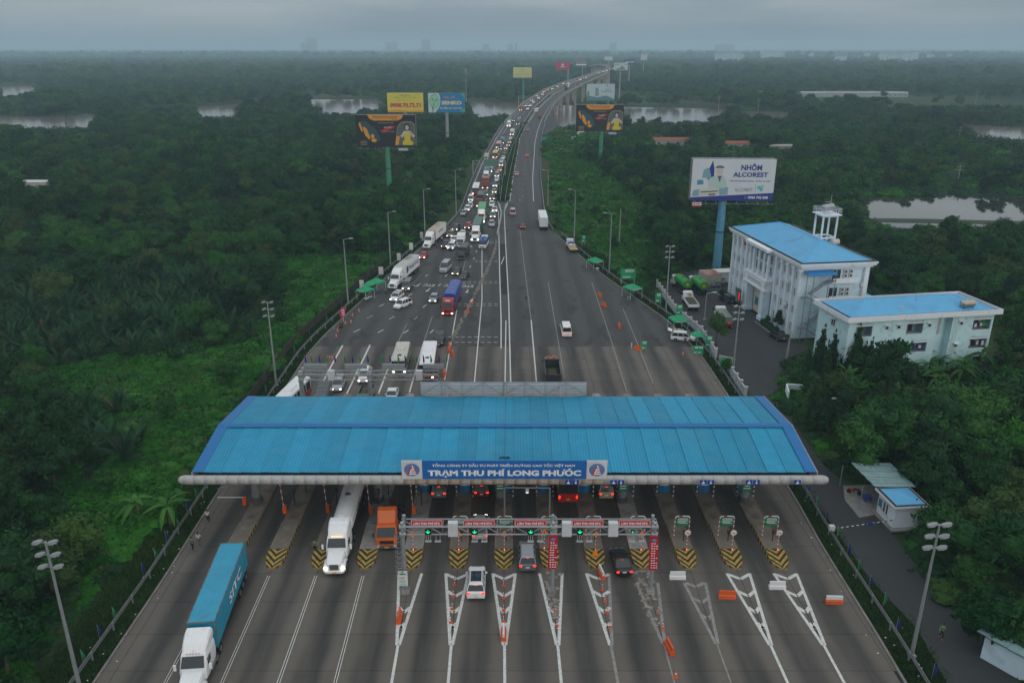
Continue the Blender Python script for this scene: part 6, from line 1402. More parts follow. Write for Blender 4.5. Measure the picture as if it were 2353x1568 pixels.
la.build('ladder', M_AC, dorm)
for y, z in ((4.5, 8.2),): win(dorm, (0, y, z), 1.2, 1.2, 'x-', two=True); MB().box((-.4, y, z+.9), (.7, 1.8, .07)).build('hood', M_WALW, dorm)
m = MB(); o = .75
for (cx, cy, sx, sy) in ((LD/2, -o, LD+2*o+.14, .14), (LD/2, WD+o, LD+2*o+.14, .14), (-o, WD/2, .14, WD+2*o-.14), (LD+o, WD/2, .14, WD+2*o-.14)): m.box((cx, cy, HD+.3), (sx, sy, .85))
m.build('parapet', M_WALW, dorm); MB().box((LD/2, WD/2, HD+.06), (LD+2*o-.1, WD+2*o-.1, .12)).build('roof_gutter', M_DARKR, dorm)
e = .1; zr0, zr1 = HD+.55, HD+2.1; A4 = [(e, e, zr0), (LD-e, e, zr0), (LD-e, WD-e, zr0), (e, WD-e, zr0)]; rl, rr_ = (WD/2+.6, WD/2, zr1), (LD-WD/2-.6, WD/2, zr1)
for f in ([A4[0], A4[1], rr_, rl], [A4[1], A4[2], rr_], [A4[2], A4[3], rl, rr_], [A4[3], A4[0], rl]): MB().add(f, [tuple(range(len(f)))]).build('roof', M_RFB, dorm)
MB().rod(rl, rr_, .1, n=5).rod(A4[0], rl, .08, n=5).rod(A4[1], rr_, .08, n=5).build('ridge_cap', MATS['ridge_blue'], dorm)
MB().box((LD/2, .05, HD+.42), (LD-.1, .1, .24)).build('eave_board', mat('eave_beige', (.34, .30, .26), .8), dorm)
for i, (x, h) in enumerate(((8.6, 1.6), (9.1, 1.7))): MB().rod((x, -.4, HD), (x, -.4, HD+h+.6), .04, n=5).box((x, -.4, HD+h+.6), (.3, .1, .05)).build('vent_pipe', M_AC, dorm)
stt = thing('roof_tank', 'shiny steel water tank lying on the front edge of the dormitory roof', 'tank', DO+Matrix.Rotation(R(9.6), 3, 'Z') @ Vector((22.2, 1.0, HD+.6)), R(9.6)); MB().rod((-1.1, 0, .95), (1.1, 0, .95), .62, n=16).rod((-1.3, 0, .95), (-1.1, 0, .95), .35, .62, n=16).rod((1.1, 0, .95), (1.3, 0, .95), .62, .35, n=16).build('tank', mat('tank_brass', (.50, .44, .36), .22, metal=.9, var=.1, scale=3), stt)
m = MB()
for x in (-.9, .9): m.rod((x, -.5, 0), (x, 0, .9), .05, n=4); m.rod((x, .5, 0), (x, 0, .9), .05, n=4)
m.build('stand', M_CHAS, stt)
m = MB(); m.rod((14, 3.2, HD+1.4), (13.4, 3, HD+4.2), .03, n=4); tag(m.build('roof_antenna', M_DSTEEL, None, DO, R(9.6)), 'thin antenna rod standing on the dormitory roof', 'antenna')

# ------------------------------------------------------------------ billboards
M_BLUEP = mat('pole_lightblue', (.10, .30, .44), .6, var=.12, dirt=((.07, .2, .3), .4, .55, .6)); M_GRP = mat('pole_green', (.06, .26, .15), .6, var=.12); M_GYP = mat('pole_grey', (.3, .31, .31), .6, var=.1)
def flatm(nm, c): return mat('print_'+nm, c, .55, var=.05, scale=.3)
def billboard(label, base, x0, x1, yt, yb, pole, pm, pr=.9, yaw=0, thick=1.6, face=(.6, .62, .64), Y=None, name='billboard', lamps=True):
    Y = Y or P(base[0], base[1], SOIL).y
    a, b, c = PY(x0, yt, Y), PY(x1, yt, Y), PY((x0+x1)/2, yb, Y); W = b.x-a.x; H = a.z-c.z
    o = thing(name, label, 'billboard', ((a.x+b.x)/2, Y, 0), yaw)
    MB().box((0, thick/2, c.z+H/2), (W, thick, H)).build('frame', M_DSTEEL, o)
    pn = MB().box((0, -.04, c.z+H/2), (W, .08, H)).build('face', flatm('%.2f%.2f%.2f' % face, face), o)
    pxx = PY(base[0], yb, Y).x-o.location.x
    MB().rod((pxx, thick/2, SOIL), (pxx, thick/2, c.z+.1), pr, pr*.85, n=12).build('pole', pm, o); MB().rod((pxx, thick/2, c.z*.55), (pxx, thick/2, c.z*.55+.25), pr*1.06, n=12).build('pole_band', M_CHAS, o)
    if lamps:
        m = MB()
        for i in range(8): x = -W/2+W*(i+.5)/8; m.rod((x, 0, c.z), (x, -1.2, c.z-.5), .04, n=4); m.box((x, -1.2, c.z-.5), (.3, .2, .12))
        m.rod((-W/2, -1.2, c.z-.55), (W/2, -1.2, c.z-.55), .04, n=4); m.build('lamp_rail', M_STEEL, o)
    pn['W'] = W; return o, pn, W, H, c.z
def q(pn, W, H, z0, pts, m, y=-.10, name='print'):     # polygon in board units 0..1, 0..1
    v = [((x-.5)*W, y, z0+zz*H) for x, zz in pts]; mb = MB().add(v, [tuple(range(len(v)))]); ob = mb.build(name, m, pn)
    if ob.data.polygons[0].normal.y > 0: ob.data.flip_normals()
    return ob
def ell(cx, cz, rx, rz, n=18, a0=0, a1=2*math.pi): return [(cx+rx*math.cos(a0+(a1-a0)*i/(n-(a1-a0 < 6))), cz+rz*math.sin(a0+(a1-a0)*i/(n-(a1-a0 < 6)))) for i in range(n)]
def tx_(pn, W, H, z0, s, cx, cz, w_, h, m, bold=.03, y=-.12): return put('lettering', text_mesh(s, m, width=w_*W, height=h*H, bold=bold), pn, ((cx-.5)*W, y, z0+cz*H))
NAVY = flatm('navy', (.022, .035, .22)); GREYT = flatm('greyteal', (.20, .36, .42)); PALE = flatm('pale', (.5, .62, .64)); SKIN = flatm('skin', (.55, .48, .42)); DKH = flatm('dark', (.02, .02, .025))
o, pn, W, H, z0 = billboard('big white NHÔM ALCOREST billboard on a light blue pole behind the office building', (1663, 627), 1593, 1783, 366, 461, None, M_BLUEP, 1.05, R(-3), 3.0, (.60, .63, .66))
A_ = (pn, W, H, z0)
q(*A_, [(0, 0), (1, 0), (1, .2), (0, .075)], NAVY); q(*A_, [(.24, .97), (.265, .78), (.27, .5), (.19, .5), (.2, .75)], NAVY); q(*A_, ell(.33, .72, .042, .115), SKIN, -.11); q(*A_, ell(.33, .79, .055, .06, 10, 0, math.pi), DKH, -.115); q(*A_, [(.2, .52), (.29, .62), (.37, .62), (.42, .48), (.45, .2), (.22, .2)], flatm('vest', (.42, .55, .52)), -.105); q(*A_, [(.31, .6), (.36, .6), (.34, .44)], DKH, -.12)
q(*A_, [(.12, .55), (.24, .55), (.2, .8), (.14, .75)], GREYT, -.104); q(*A_, [(.07, .38), (.15, .4), (.14, .5), (.07, .5)], flatm('blueprint', (.06, .24, .40)), -.104); q(*A_, [(.02, .1), (.12, .12), (.11, .28), (.03, .25)], GREYT, -.11); q(*A_, [(.35, .13), (.45, .15), (.45, .33), (.34, .3)], GREYT, -.11)
q(*A_, [(.1, .1), (.34, .135), (.34, .26), (.25, .33), (.1, .26)], flatm('villa', (.55, .56, .5)), -.115); q(*A_, [(.12, .22), (.33, .25), (.33, .22), (.12, .19)], DKH, -.12); q(*A_, [(.22, .12), (.3, .13), (.3, .18), (.22, .17)], flatm('brown', (.2, .16, .13)), -.12)
tx_(*A_, 'NHÔM', .71, .82, .25, .17, NAVY, .035); tx_(*A_, 'ALCOREST', .705, .635, .42, .115, NAVY, .035); tx_(*A_, 'TẤM ỐP NHÔM NHỰA - TRẦN NHÔM', .70, .485, .49, .05, NAVY, .02); tx_(*A_, 'ALCOREST', .64, .27, .22, .08, flatm('slate', (.12, .14, .22)), .0); q(*A_, [(.775, .2), (.779, .2), (.779, .4), (.775, .4)], flatm('slate', (.12, .14, .22)))
for cx, cz, m_ in ((.82, .33, 'teal1'), (.86, .36, 'teal2'), (.85, .28, 'teal1')): q(*A_, ell(cx, cz, .022, .045, 10), flatm(m_, (.10, .45, .48) if m_ == 'teal1' else (.25, .55, .5)))
tx_(*A_, '0966 742 068', .82, .085, .24, .065, M_TXT, .03); q(*A_, ell(.667, .085, .014, .032, 10), M_TXT); q(*A_, ell(.667, .085, .008, .02, 10), NAVY, -.12)
s_ = thing('billboard_tag', 'little red framed plate hanging under the left end of the white billboard', 'sign', (PY(1600, 469, o.location.y-1).x, o.location.y-1.2, PY(1600, 474, o.location.y-1.2).z)); MB().box((0, 0, .5), (2.4, .08, 1.1)).build('panel', M_RED, s_); MB().box((0, -.05, .6), (2.1, .02, .7)).build('face', M_SWH, s_); m = MB(); m.ball((-.6, -.07, .6), .22, 8, 4, (1, .1, 1)); m.box((.3, -.07, .6), (.9, .01, .22)); m.build('lettering', DKH, s_); MB().rod((-.8, 0, 1.0), (-.8, 0, 1.5), .04).rod((.8, 0, 1.0), (.8, 0, 1.5), .04).build('hanger', M_STEEL, s_)
BK, YL, OR_, TE, RD, GD = flatm('black', (.018, .02, .026)), flatm('yellow', (.62, .50, .03)), flatm('orange', (.72, .30, .02)), flatm('darkteal', (.03, .08, .09)), flatm('red', (.5, .03, .03)), flatm('gold', (.45, .38, .2))
def massage(label, base, x0, x1, yt, yb, Y):
    o, pn, W, H, z0 = billboard(label, base, x0, x1, yt, yb, None, M_GRP, 1.0, 0, 2.2, (.018, .02, .026), Y=Y); A_ = (pn, W, H, z0)
    q(*A_, [(.2, 1), (.8, 1), (.77, .88), (.7, .82), (.3, .82), (.23, .88)], OR_); tx_(*A_, 'POONGSAN', .49, .93, .40, .085, DKH, .02); tx_(*A_, 'Korea', .65, .862, .09, .05, RD, .02); tx_(*A_, 'GHẾ MASSAGE', .50, .76, .26, .05, GD, .01)
    q(*A_, [(.3, .7), (.42, .55), (.40, .6)], flatm('darkblue', (.02, .04, .25))); q(*A_, [(.4, .5), (.45, .44), (.66, .62), (.6, .66)], RD); tx_(*A_, 'VẠI GÃY', .53, .61, .13, .06, M_TXT, .01); tx_(*A_, 'TOÀN THÂN', .55, .48, .18, .05, GD, .01)
    q(*A_, [(.04, .74), (.07, .8), (.17, .8), (.24, .68), (.32, .58), (.38, .36), (.4, .2), (.34, .14), (.22, .2), (.12, .42)], TE, -.105); q(*A_, [(.045, .7), (.07, .78), (.09, .66), (.11, .5), (.09, .46)], OR_, -.11); q(*A_, [(.11, .6), (.14, .63), (.18, .56), (.23, .28), (.21, .22), (.15, .35)], OR_, -.11); q(*A_, ell(.27, .33, .03, .07, 10), OR_, -.11); q(*A_, ell(.29, .2, .045, .06, 10), OR_, -.11)
    q(*A_, [(.645, .05), (.69, .6), (.74, .74), (.8, .79), (.93, .79), (.985, .7), (.985, .05)], GD, -.103); q(*A_, [(.65, .05), (.695, .59), (.745, .73), (.8, .775), (.93, .775), (.98, .69), (.98, .05)], DKH, -.106); q(*A_, [(.65, .05), (.67, .33), (.73, .33), (.70, .05)], OR_, -.11)
    q(*A_, ell(.855, .62, .055, .12, 12), flatm('hair', (.05, .03, .03)), -.11); q(*A_, ell(.855, .6, .03, .075, 12), SKIN, -.115); q(*A_, [(.8, .5), (.75, .36), (.73, .34), (.77, .28), (.84, .42), (.91, .42), (.95, .28), (.985, .34), (.9, .5)], SKIN, -.112); q(*A_, [(.79, .4), (.85, .43), (.92, .4), (.9, .22), (.96, .12), (.93, .05), (.78, .05), (.77, .14), (.81, .24)], YL, -.115)
    m = MB()
    for k_ in range(3): m.box((-.385*W, -.11, z0+H*(.17-.05*k_)), (.11*W, .01, .014*H))
    m.build('lettering', GD, pn)
    tg = thing('billboard_tag', 'small lettered plate under the massage chair billboard '+label.split(', ')[1], 'sign', (o.location.x+W*.28, Y-.5, z0-1.6)); MB().box((0, 0, .7), (W*.18, .06, 1.2)).build('panel', flatm('plateblue', (.05, .06, .16)), tg); m = MB(); m.box((0, -.04, .95), (W*.16, .01, .3)); m.box((0, -.04, .45), (W*.16, .01, .3)); m.build('lettering', M_TXT, tg); MB().rod((0, 0, 1.2), (0, 0, 1.7), .05).build('hanger', M_STEEL, tg)
massage('black massage chair billboard on a green pole, left of the highway', (888.5, 450), 816, 953.5, 264, 337, 300); massage('black massage chair billboard on a green pole, right of the highway', (1382, 400), 1324, 1433.5, 241, 301.5, 378)
o, *A_ = billboard('yellow billboard with a red phone number above the left massage chair board', (930, 300), 888.6, 971.5, 213.5, 258, None, M_GYP, .8, 0, 1.6, (.66, .58, .08), Y=410)
tx_(*A_, 'HÃY ĐỂ TÔI', .5, .88, .3, .075, NAVY, .02); tx_(*A_, 'ĐỒNG HÀNH CÙNG BẠN', .5, .77, .6, .07, DKH, .02); tx_(*A_, '• LIÊN HỆ QUẢNG CÁO •', .48, .62, .46, .05, DKH, .01); tx_(*A_, '0908.70.72.71', .5, .36, .86, .24, flatm('magenta', (.55, .02, .10)), .05); q(*A_, [(0, 0), (1, 0), (1, .12), (.6, .06), (.3, .14), (0, .1)], OR_)
o, *A_ = billboard('blue SENKO billboard with a green fan on a grey pole', (1026, 318), 983, 1067, 214, 258.7, None, M_GYP, .9, 0, 1.6, (.02, .20, .40), Y=410)
q(*A_, [(0, 0), (.18, 0), (.28, .22), (.33, .5), (.33, .8), (.28, 1), (0, 1)], flatm('fanwhite', (.5, .62, .58)), -.103); q(*A_, ell(.165, .58, .135, .37), flatm('fanrim', (.12, .3, .26)), -.106); q(*A_, ell(.165, .58, .12, .335), flatm('fangreen', (.30, .60, .40)), -.109)
for a in range(3): q(*A_, [(.165, .58), (.165+.09*math.cos(a*2.1), .58+.24*math.sin(a*2.1)), (.165+.09*math.cos(a*2.1+.7), .58+.24*math.sin(a*2.1+.7))], flatm('blade', (.08, .36, .26)), -.112)
q(*A_, [(.11, .02), (.13, .02), (.14, .3), (.1, .3)], DKH, -.112); tx_(*A_, 'SENKO', .64, .50, .56, .2, flatm('cream', (.62, .58, .36)), .06); tx_(*A_, 'Hè về', .58, .80, .3, .16, flatm('coral', (.5, .25, .22)), .03); tx_(*A_, 'làn Mát cho mọi nhà', .62, .22, .6, .14, flatm('softwhite', (.55, .62, .66)), .02); q(*A_, [(.86, .1), (1, 0), (1, .2)], flatm('leaf', (.1, .4, .3))); q(*A_, [(.9, 1), (1, 1), (1, .7)], flatm('leaf', (.1, .4, .3)))
o, *A_ = billboard('pale villa advertisement billboard directly above the right massage chair board', (1397, 240), 1348, 1412.5, 193, 231.5, None, M_GRP, .9, 0, 1.6, (.44, .56, .60), Y=505)
q(*A_, [(0, 0), (1, 0), (1, .1), (.7, .3), (.4, .2), (0, .3)], flatm('villagreen', (.10, .24, .26)), -.103); q(*A_, [(.3, .25), (.45, .3), (.42, .72), (.32, .8)], flatm('villagrey', (.2, .28, .32)), -.105); tx_(*A_, 'CĂN HỘ', .75, .66, .2, .09, flatm('slate', (.12, .14, .22)), .01); tx_(*A_, 'KHUANG PHONG', .73, .55, .4, .09, flatm('slate', (.12, .14, .22)), .01); q(*A_, ell(.73, .9, .03, .05, 10), DKH); q(*A_, [(.02, .3), (.1, .3), (.08, .6), (.03, .55)], flatm('villagreen', (.10, .24, .26)), -.105)
o, *A_ = billboard('pale yellow billboard beyond the river left of the bridge', (1202, 205), 1178.6, 1221.4, 155, 178.8, None, M_GRP, .9, 0, 1.6, (.55, .56, .26), Y=760)
tx_(*A_, 'THE STAR', .5, .58, .34, .12, GD, .03); q(*A_, [(.42, .72), (.5, .9), (.58, .72), (.5, .78)], GD); q(*A_, [(.06, .34), (.94, .34), (.94, .27), (.06, .27)], GD); q(*A_, [(.08, .1), (.94, .1), (.94, .15), (.08, .15)], GD)
o, *A_ = billboard('red pink billboard left of the bridge crest', (1305, 173), 1277, 1308, 143.4, 159.8, None, M_GYP, .9, 0, 1.6, (.48, .035, .07), Y=1060); q(*A_, ell(.5, .66, .09, .16, 10), flatm('softwhite', (.55, .62, .66))); q(*A_, [(.32, .3), (.68, .3), (.68, .42), (.32, .42)], flatm('softwhite', (.55, .62, .66)))
o, *A_ = billboard('grey and brown billboard with a white base strip behind the red pink one', (1338, 165), 1323.5, 1347, 138, 150.5, None, M_GYP, .9, 0, 1.6, (.25, .22, .22), Y=1330); q(*A_, [(0, 0), (1, 0), (1, .2), (0, .2)], M_TXT); q(*A_, [(.2, .4), (.45, .4), (.4, .9)], flatm('blueprint', (.06, .24, .40)))
o, *A_ = billboard('small white far billboard left above the bridge crest', (1398, 152), 1388.6, 1407.4, 130.4, 139, None, M_GYP, .9, 0, 1.6, (.55, .6, .62), Y=1650)
o, *A_ = billboard('pale billboard with a green mountain shape at the end of the visible bridge', (1425, 192), 1410.5, 1442.5, 144.6, 161.4, None, M_GYP, .9, 0, 1.6, (.50, .56, .54), Y=930); q(*A_, [(.1, .05), (.35, .3), (.45, .28), (.58, .68), (.68, .4), (.72, .4), (.85, .05)], flatm('mountain', (.10, .28, .22))); q(*A_, [(.03, .8), (.4, .84), (.4, .76), (.03, .72)], flatm('slate', (.12, .14, .22))); q(*A_, [(.75, .8), (.96, .83), (.96, .76), (.75, .73)], flatm('slate', (.12, .14, .22)))
o, *A_ = billboard('dark blue billboard behind the mountain billboard', (1446, 162), 1433, 1460, 138.4, 149.8, None, M_GYP, .9, 0, 1.6, (.05, .08, .2), Y=1200); q(*A_, [(.1, .5), (.9, .55), (.9, .7), (.1, .65)], M_TXT)
o, *A_ = billboard('pale far billboard right of the dark blue one beyond the bridge', (1479, 152), 1472, 1487, 124.5, 138, None, M_GYP, .9, 0, 1.6, (.5, .55, .58), Y=1700)

# ------------------------------------------------------------------ lamp poles
def pole(bx_, by_, tx0, ty0, label, kind, z=0., side=1):
    b = P(bx_, by_, z); top = PY(tx0, ty0, b.y); h = top.z-z; o = thing('lamp_pole', label, 'lamp pole', b, 0, 'grey lamp poles')
    MB().rod((0, 0, 0), (0, 0, h), .19 if h > 9 else .12, .09, n=8).build('pole', M_STEEL, o); MB().box((0, 0, .15), (.6, .6, .3)).build('footing', M_ISG, o)
    if kind == 'flood':
        sf = .8 if by_ > 1400 else .6; M_FLD = mat('floodlight_grey', (.27, .28, .29), .5, var=.1)
        for k in range(3):
            z_ = h-.35-k*1.15; MB().rod((-.9, .1, z_+.25), (.95, -.15, z_+.25), .05, n=5).build('arm', M_STEEL, o)
            for s in (-1, 1): MB().loft([[(s*.62-.5*sf, -.18, z_+.1), (s*.62-.5*sf, .16, z_+.1), (s*.62-.5*sf, .16, z_+.3), (s*.62-.5*sf, -.18, z_+.3)], [(s*.62+.05, -.26, z_+.18), (s*.62+.05, .24, z_+.18), (s*.62+.05, .2, z_+.44), (s*.62+.05, -.2, z_+.44)], [(s*.62+.5*sf, -.12, z_+.34), (s*.62+.5*sf, .1, z_+.34), (s*.62+.5*sf, .08, z_+.5), (s*.62+.5*sf, -.1, z_+.5)]]).build('floodlight', M_FLD, o)
    else:
        MB().rod((0, 0, h), (side*1.3, 0, h+.25), .05, n=5).build('arm', M_STEEL, o); MB().box((side*1.6, 0, h+.25), (.8, .28, .12)).build('lamp_head', M_CAB, o)
    return o
pole(186, 1590, 100, 1243, 'tall floodlight pole with three crossbars beside the left guard rail, bottom left corner', 'flood', -.2)
pole(2093, 1507, 2152, 1203, 'tall floodlight pole with three crossbars on the right grass strip', 'flood', -.2)
pole(635, 886, 620, 693, 'tall floodlight pole left of the rear gantry behind the net fence', 'flood', -.2)
pole(800, 698, 794, 550, 'lamp pole just left of the green tents', 'arm', -.2); pole(897, 607, 894, 488, 'lamp pole behind the lettered white container truck', 'arm', -.2); pole(977, 556, 976, 436, 'lamp pole behind the second white container truck', 'arm', -.2); pole(1048, 497, 1047, 391, 'lamp pole on the left where the road widens', 'arm', -.2)
pole(1258, 480, 1256, 392, 'lamp pole at the right road edge by the curve', 'arm', -.2, -1); pole(1318, 575, 1320, 437, 'lamp pole in the vines behind the flatbed lorry', 'arm', -.2, -1); pole(1399, 628, 1404, 491, 'lamp pole between the first two right tents', 'arm', -.2, -1)
pole(1529, 716, 1540, 565, 'floodlight pole before the white fence by the green trucks', 'flood', -.2); pole(1683, 856, 1700, 702, 'floodlight pole at the gate of the white fence', 'flood', -.2); pole(1618, 734, 1622, 674, 'short thin lamp pole in the yard behind the fence', 'arm', -.14)
pole(1936, 960, 1939, 918, 'curved small street lamp in the vines right of the canopy', 'arm', 3, -1)
for i, (bx_, by_, ty0, lab) in enumerate(((1806, 826, 756, 'bare weathered concrete pole at the end of the office building'), (1422, 560, 476, 'bare concrete pole standing in the vines'), (1071, 235, 156, 'tall slender telecom mast beyond the river'))):
    b = P(bx_, by_, SOIL); h = PY(bx_+(10 if i == 0 else 0), ty0, b.y).z; m = MB(); m.rod((0, 0, 0), (.2 if i == 0 else 0, 0, h), .22 if i < 2 else .5, .12 if i < 2 else .2, n=6)
    if i == 2: m.rod((0, 0, h-5), (0, 0, h), 1.1, n=8)
    tag(m.build('utility_pole', mat('pole_concrete', (.30, .28, .24), .9, var=.2), None, b), lab, 'pole')
for i, Y in enumerate(np.arange(300, 1100, 36)):
    for f, s, nm in ((ML, 1, 'gap'), (ER, 1, 'right edge')):
        if f is ER and Y < 620: continue
        b = Vector((f(Y)+s*.6, Y, prof(Y))); m = MB(); m.rod((0, 0, -.4), (0, 0, 9.5), .1, .06, n=5); m.rod((0, 0, 9.5), (-1.6, 0, 9.8), .05, n=4); m.box((-1.8, 0, 9.8), (.7, .25, .12))
        tag(m.build('highway_lamp', M_STEEL, None, b), 'slim lamp pole along the %s' % ('gap between the two decks' if nm == 'gap' else 'right edge of the bridge'), 'lamp pole', 'slim bridge lamp poles in the %s' % nm)
# sign gantries over the highway
for nm, (px0, py0), (px1, _), ty, lab in (('a', (1086, 406), (1160, 0), 369, 'grey sign gantry with a green direction panel over the jammed carriageway'), ('b', (1191, 255), (1222, 0), 221, 'far grey sign gantry at the start of the bridge')):
    b = P(px0, py0, 0) if nm == 'a' else PR(1197, 243); t = PY(px0, ty, b.y); r = PY(px1, ty, b.y); o = thing('sign_gantry', lab, 'gantry', (t.x, b.y, 0)); w_ = r.x-t.x; h = t.z
    MB().rod((0, 0, SOIL), (0, 0, h), .25, n=8).build('post', M_STEEL, o); MB().rod((w_, 0, 0), (w_, 0, h), .25, n=8).build('post', M_STEEL, o)
    m = MB(); m.rod((0, 0, h), (w_, 0, h), .1); m.rod((0, 0, h-1.6), (w_, 0, h-1.6), .1)
    for i in range(12): m.rod((w_*i/12, 0, h-1.6*(i % 2)), (w_*(i+1)/12, 0, h-1.6*((i+1) % 2)), .05, n=4)
    m.build('beam', M_STEEL, o)
    if nm == 'a': MB().box((w_*.55, -.3, h-.9), (5.5, .12, 3.2)).build('panel', mat('panel_back', (.10, .2, .17), .6), o)
m = MB(); b = P(1250, 334, SOIL); m.rod((0, 0, 0), (0, 0, 3.4), .08); m.box((0, 0, 3.8), (3, .1, 1.6)); tag(m.build('road_sign', mat('sign_teal', (.02, .26, .26), .5), None, b), 'small teal road sign right of the outbound road', 'sign')
o = thing('speed_sign', 'round red rimmed traffic sign right of the outbound road', 'sign', P(1247, 352, SOIL)); MB().rod((0, 0, 0), (0, 0, 3), .07).build('pole', M_STEEL, o); MB().rod((0, -.1, 3.2), (0, -.05, 3.2), .9, n=14).build('rim', M_RW, o); MB().rod((0, -.14, 3.2), (0, -.11, 3.2), .6, n=14).build('face', M_SWT, o)

# ------------------------------------------------------------------ guard rails, fences
gp_ = MB().box((0, 0, .3), (.12, .12, .95)).mesh('post', M_STEEL)
def guardrail(f, off, Y0, Y1, lab):
    o = thing('guard_rail', lab, 'guard rail', (0, 0, 0)); Yw = np.arange(Y0, Y1, 4.0)
    for dz in (.42, .70):
        m = MB()
        for a, c in zip(Yw[:-1], Yw[1:]):
            xa, xc = f(a)+off, f(c)+off; s = .03
            m.add([(xa-s, a, dz-.08), (xa+s, a, dz-.08), (xc+s, c, dz-.08), (xc-s, c, dz-.08), (xa-s, a, dz+.08), (xa+s, a, dz+.08), (xc+s, c, dz+.08), (xc-s, c, dz+.08)], [(4, 5, 6, 7), (0, 4, 7, 3), (1, 2, 6, 5), (0, 1, 5, 4), (3, 7, 6, 2), (3, 2, 1, 0)])
        m.build('rail', M_DSTEEL, o)
    for Y in Yw: put('post', gp_, o, (f(Y)+off*.96, Y, 0))
guardrail(EL, -1.75, 38, 238, 'grey steel guard rail along the left verge'); guardrail(ER, 1.75, 38, 238, 'grey steel guard rail along the right verge')
wall_along(MR, YG+2, 560, -1.0, .1, .85, .3, 'median_rail', M_STEEL, 'steel rail on the median beside the empty carriageway', 'guard rail'); wall_along(ML, YG+2, 560, 1.0, .1, .85, .3, 'median_rail', M_STEEL, 'steel rail on the median beside the jammed carriageway', 'guard rail')
wall_along(ER, 240, 560, .4, .12, .8, .0, 'edge_rail', M_STEEL, 'steel rail on the right edge before the bridge', 'guard rail'); wall_along(EL, 240, 560, -.4, .12, .8, .0, 'edge_rail', M_STEEL, 'steel rail on the left edge before the bridge', 'guard rail')
M_NET = mat('net_brown', (.045, .032, .025), .95, var=.4, scale=1, dirt=((.03, .06, .02), .6, .5, .8)); nf = thing('net_fence', 'dark rusty net fence overgrown with vines left of the plaza', 'fence', (0, 0, SOIL)); Yw = list(np.arange(92, 200, 4.)); npm = MB().box((0, 0, .9), (.12, .12, 1.9)).mesh('post', M_NET)
for i, (a, c) in enumerate(zip(Yw[:-1], Yw[1:])):
    xa, xc = EL(a)-4.3, EL(c)-4.3; m = MB(); m.add([(xa, a, 0), (xc, c, 0), (xc, c, 1.75), (xa, a, 1.7), (xa-.12, a, 0), (xc-.12, c, 0), (xc-.12, c, 1.75), (xa-.12, a, 1.7)], [(3, 2, 1, 0), (4, 5, 6, 7), (0, 4, 7, 3), (3, 7, 6, 2)]); m.build('net_panel', M_NET, nf); put('post', npm, nf, (xa, a, 0))
wfl = [P(x, y, -.2) for x, y in ((1508.7,661),(1549.7,719),(1610.7,771),(1643.5,822.5))]; wf2 = [P(x, y, -.2) for x, y in ((1671.6,853),(1711.4,913.8))]
M_FNW = mat('fence_white', (.44, .46, .47), .85, var=.15, dirt=((.2, .2, .19), .8, .52, .6)); M_FNB = mat('fence_blue', (.30, .42, .50), .85, var=.15)
def balfence(pts, lab):
    o = thing('white_fence', lab, 'fence', (0, 0, 0)); seg_ = []
    for a, b in zip(pts[:-1], pts[1:]):
        n = max(1, round((b-a).length/2.9))
        for i in range(n): seg_.append((a.lerp(b, i/n), a.lerp(b, (i+1)/n)))
    bal = MB().rod((0, 0, .55), (0, 0, 1.5), .07, n=5).mesh('baluster', M_FNW); pst = MB().box((0, 0, .95), (.38, .38, 1.9)).box((0, 0, 1.95), (.5, .5, .12)).mesh('post', M_FNW)
    for a, b in seg_:
        d = b-a; rz = math.atan2(d.y, d.x); L_ = d.length; MB().box((L_/2, 0, .27), (L_-.38, .2, .56)).build('base_wall', M_FNB, o, a, rz); MB().box((L_/2, 0, 1.56), (L_-.38, .22, .14)).build('top_rail', M_FNW, o, a, rz)
        for k in range(8): put('baluster', bal, o, a+d*(.1+.8*k/7))
        put('post', pst, o, a, rz)
    put('post', pst, o, seg_[-1][1], rz)
balfence(wfl, 'white baluster fence with pale blue base between the verge and the yard'); balfence(wf2, 'short white baluster fence south of the yard gate')
gt = thing('yard_gate', 'white barred gate half open at the yard entrance', 'gate', P(1650, 838, -.2), R(-35))
for i in range(14): MB().rod((i*.22, 0, .1), (i*.22, 0, 1.9), .03, n=4).build('bar', M_WALW, gt)
MB().rod((0, 0, .15), (2.9, 0, .15), .04).rod((0, 0, 1.85), (2.9, 0, 1.85), .04).build('gate_frame', M_WALW, gt)
# concrete barrier wall from the gore, then separate blocks
cwp = [P(x, y) for x, y in ((1151.5, 489), (1150, 505), (1146.5, 522), (1142.5, 541))]; m = MB()
for a, b in zip(cwp[:-1], cwp[1:]): d = b-a; m.T = Matrix.Translation(a) @ Matrix.Rotation(math.atan2(d.y, d.x), 4, 'Z'); m.box((d.length/2, 0, .4), (d.length, .45, .8), taper=1)
m.T = None; tag(m.build('barrier_wall', M_PAR), 'continuous concrete barrier wall running south from the gore', 'barrier')
blk = MB().side([(-.3, 0), (.3, 0), (.26, .2), (.12, .45), (.1, .85), (-.1, .85), (-.12, .45), (-.26, .2)], -.95, .95).mesh('concrete_block', mat('block_concrete', (.24, .215, .185), .9, var=.25))
AA = lambda x, y: (826.5+.2343*x, 367.3+.2343*y); H2_ = lambda x, y: (642.8+.2343*x, 688.8+.2343*y)
bp_ = [AA(1336,815), AA(1330,850), AA(1322,888), AA(1312,925), AA(1302,960), AA(1288,997), AA(1275,1030), AA(1260,1060), AA(1247,1092), AA(1235,1120), AA(1215,1152), AA(1205,1180), AA(1188,1210), AA(1172,1240), AA(1155,1278), AA(1140,1310), AA(1120,1345), AA(1068,1445), AA(1035,1530), H2_(1840,100), H2_(1812,160), H2_(1778,225), H2_(1750,285), H2_(1720,340), H2_(1692,395)]
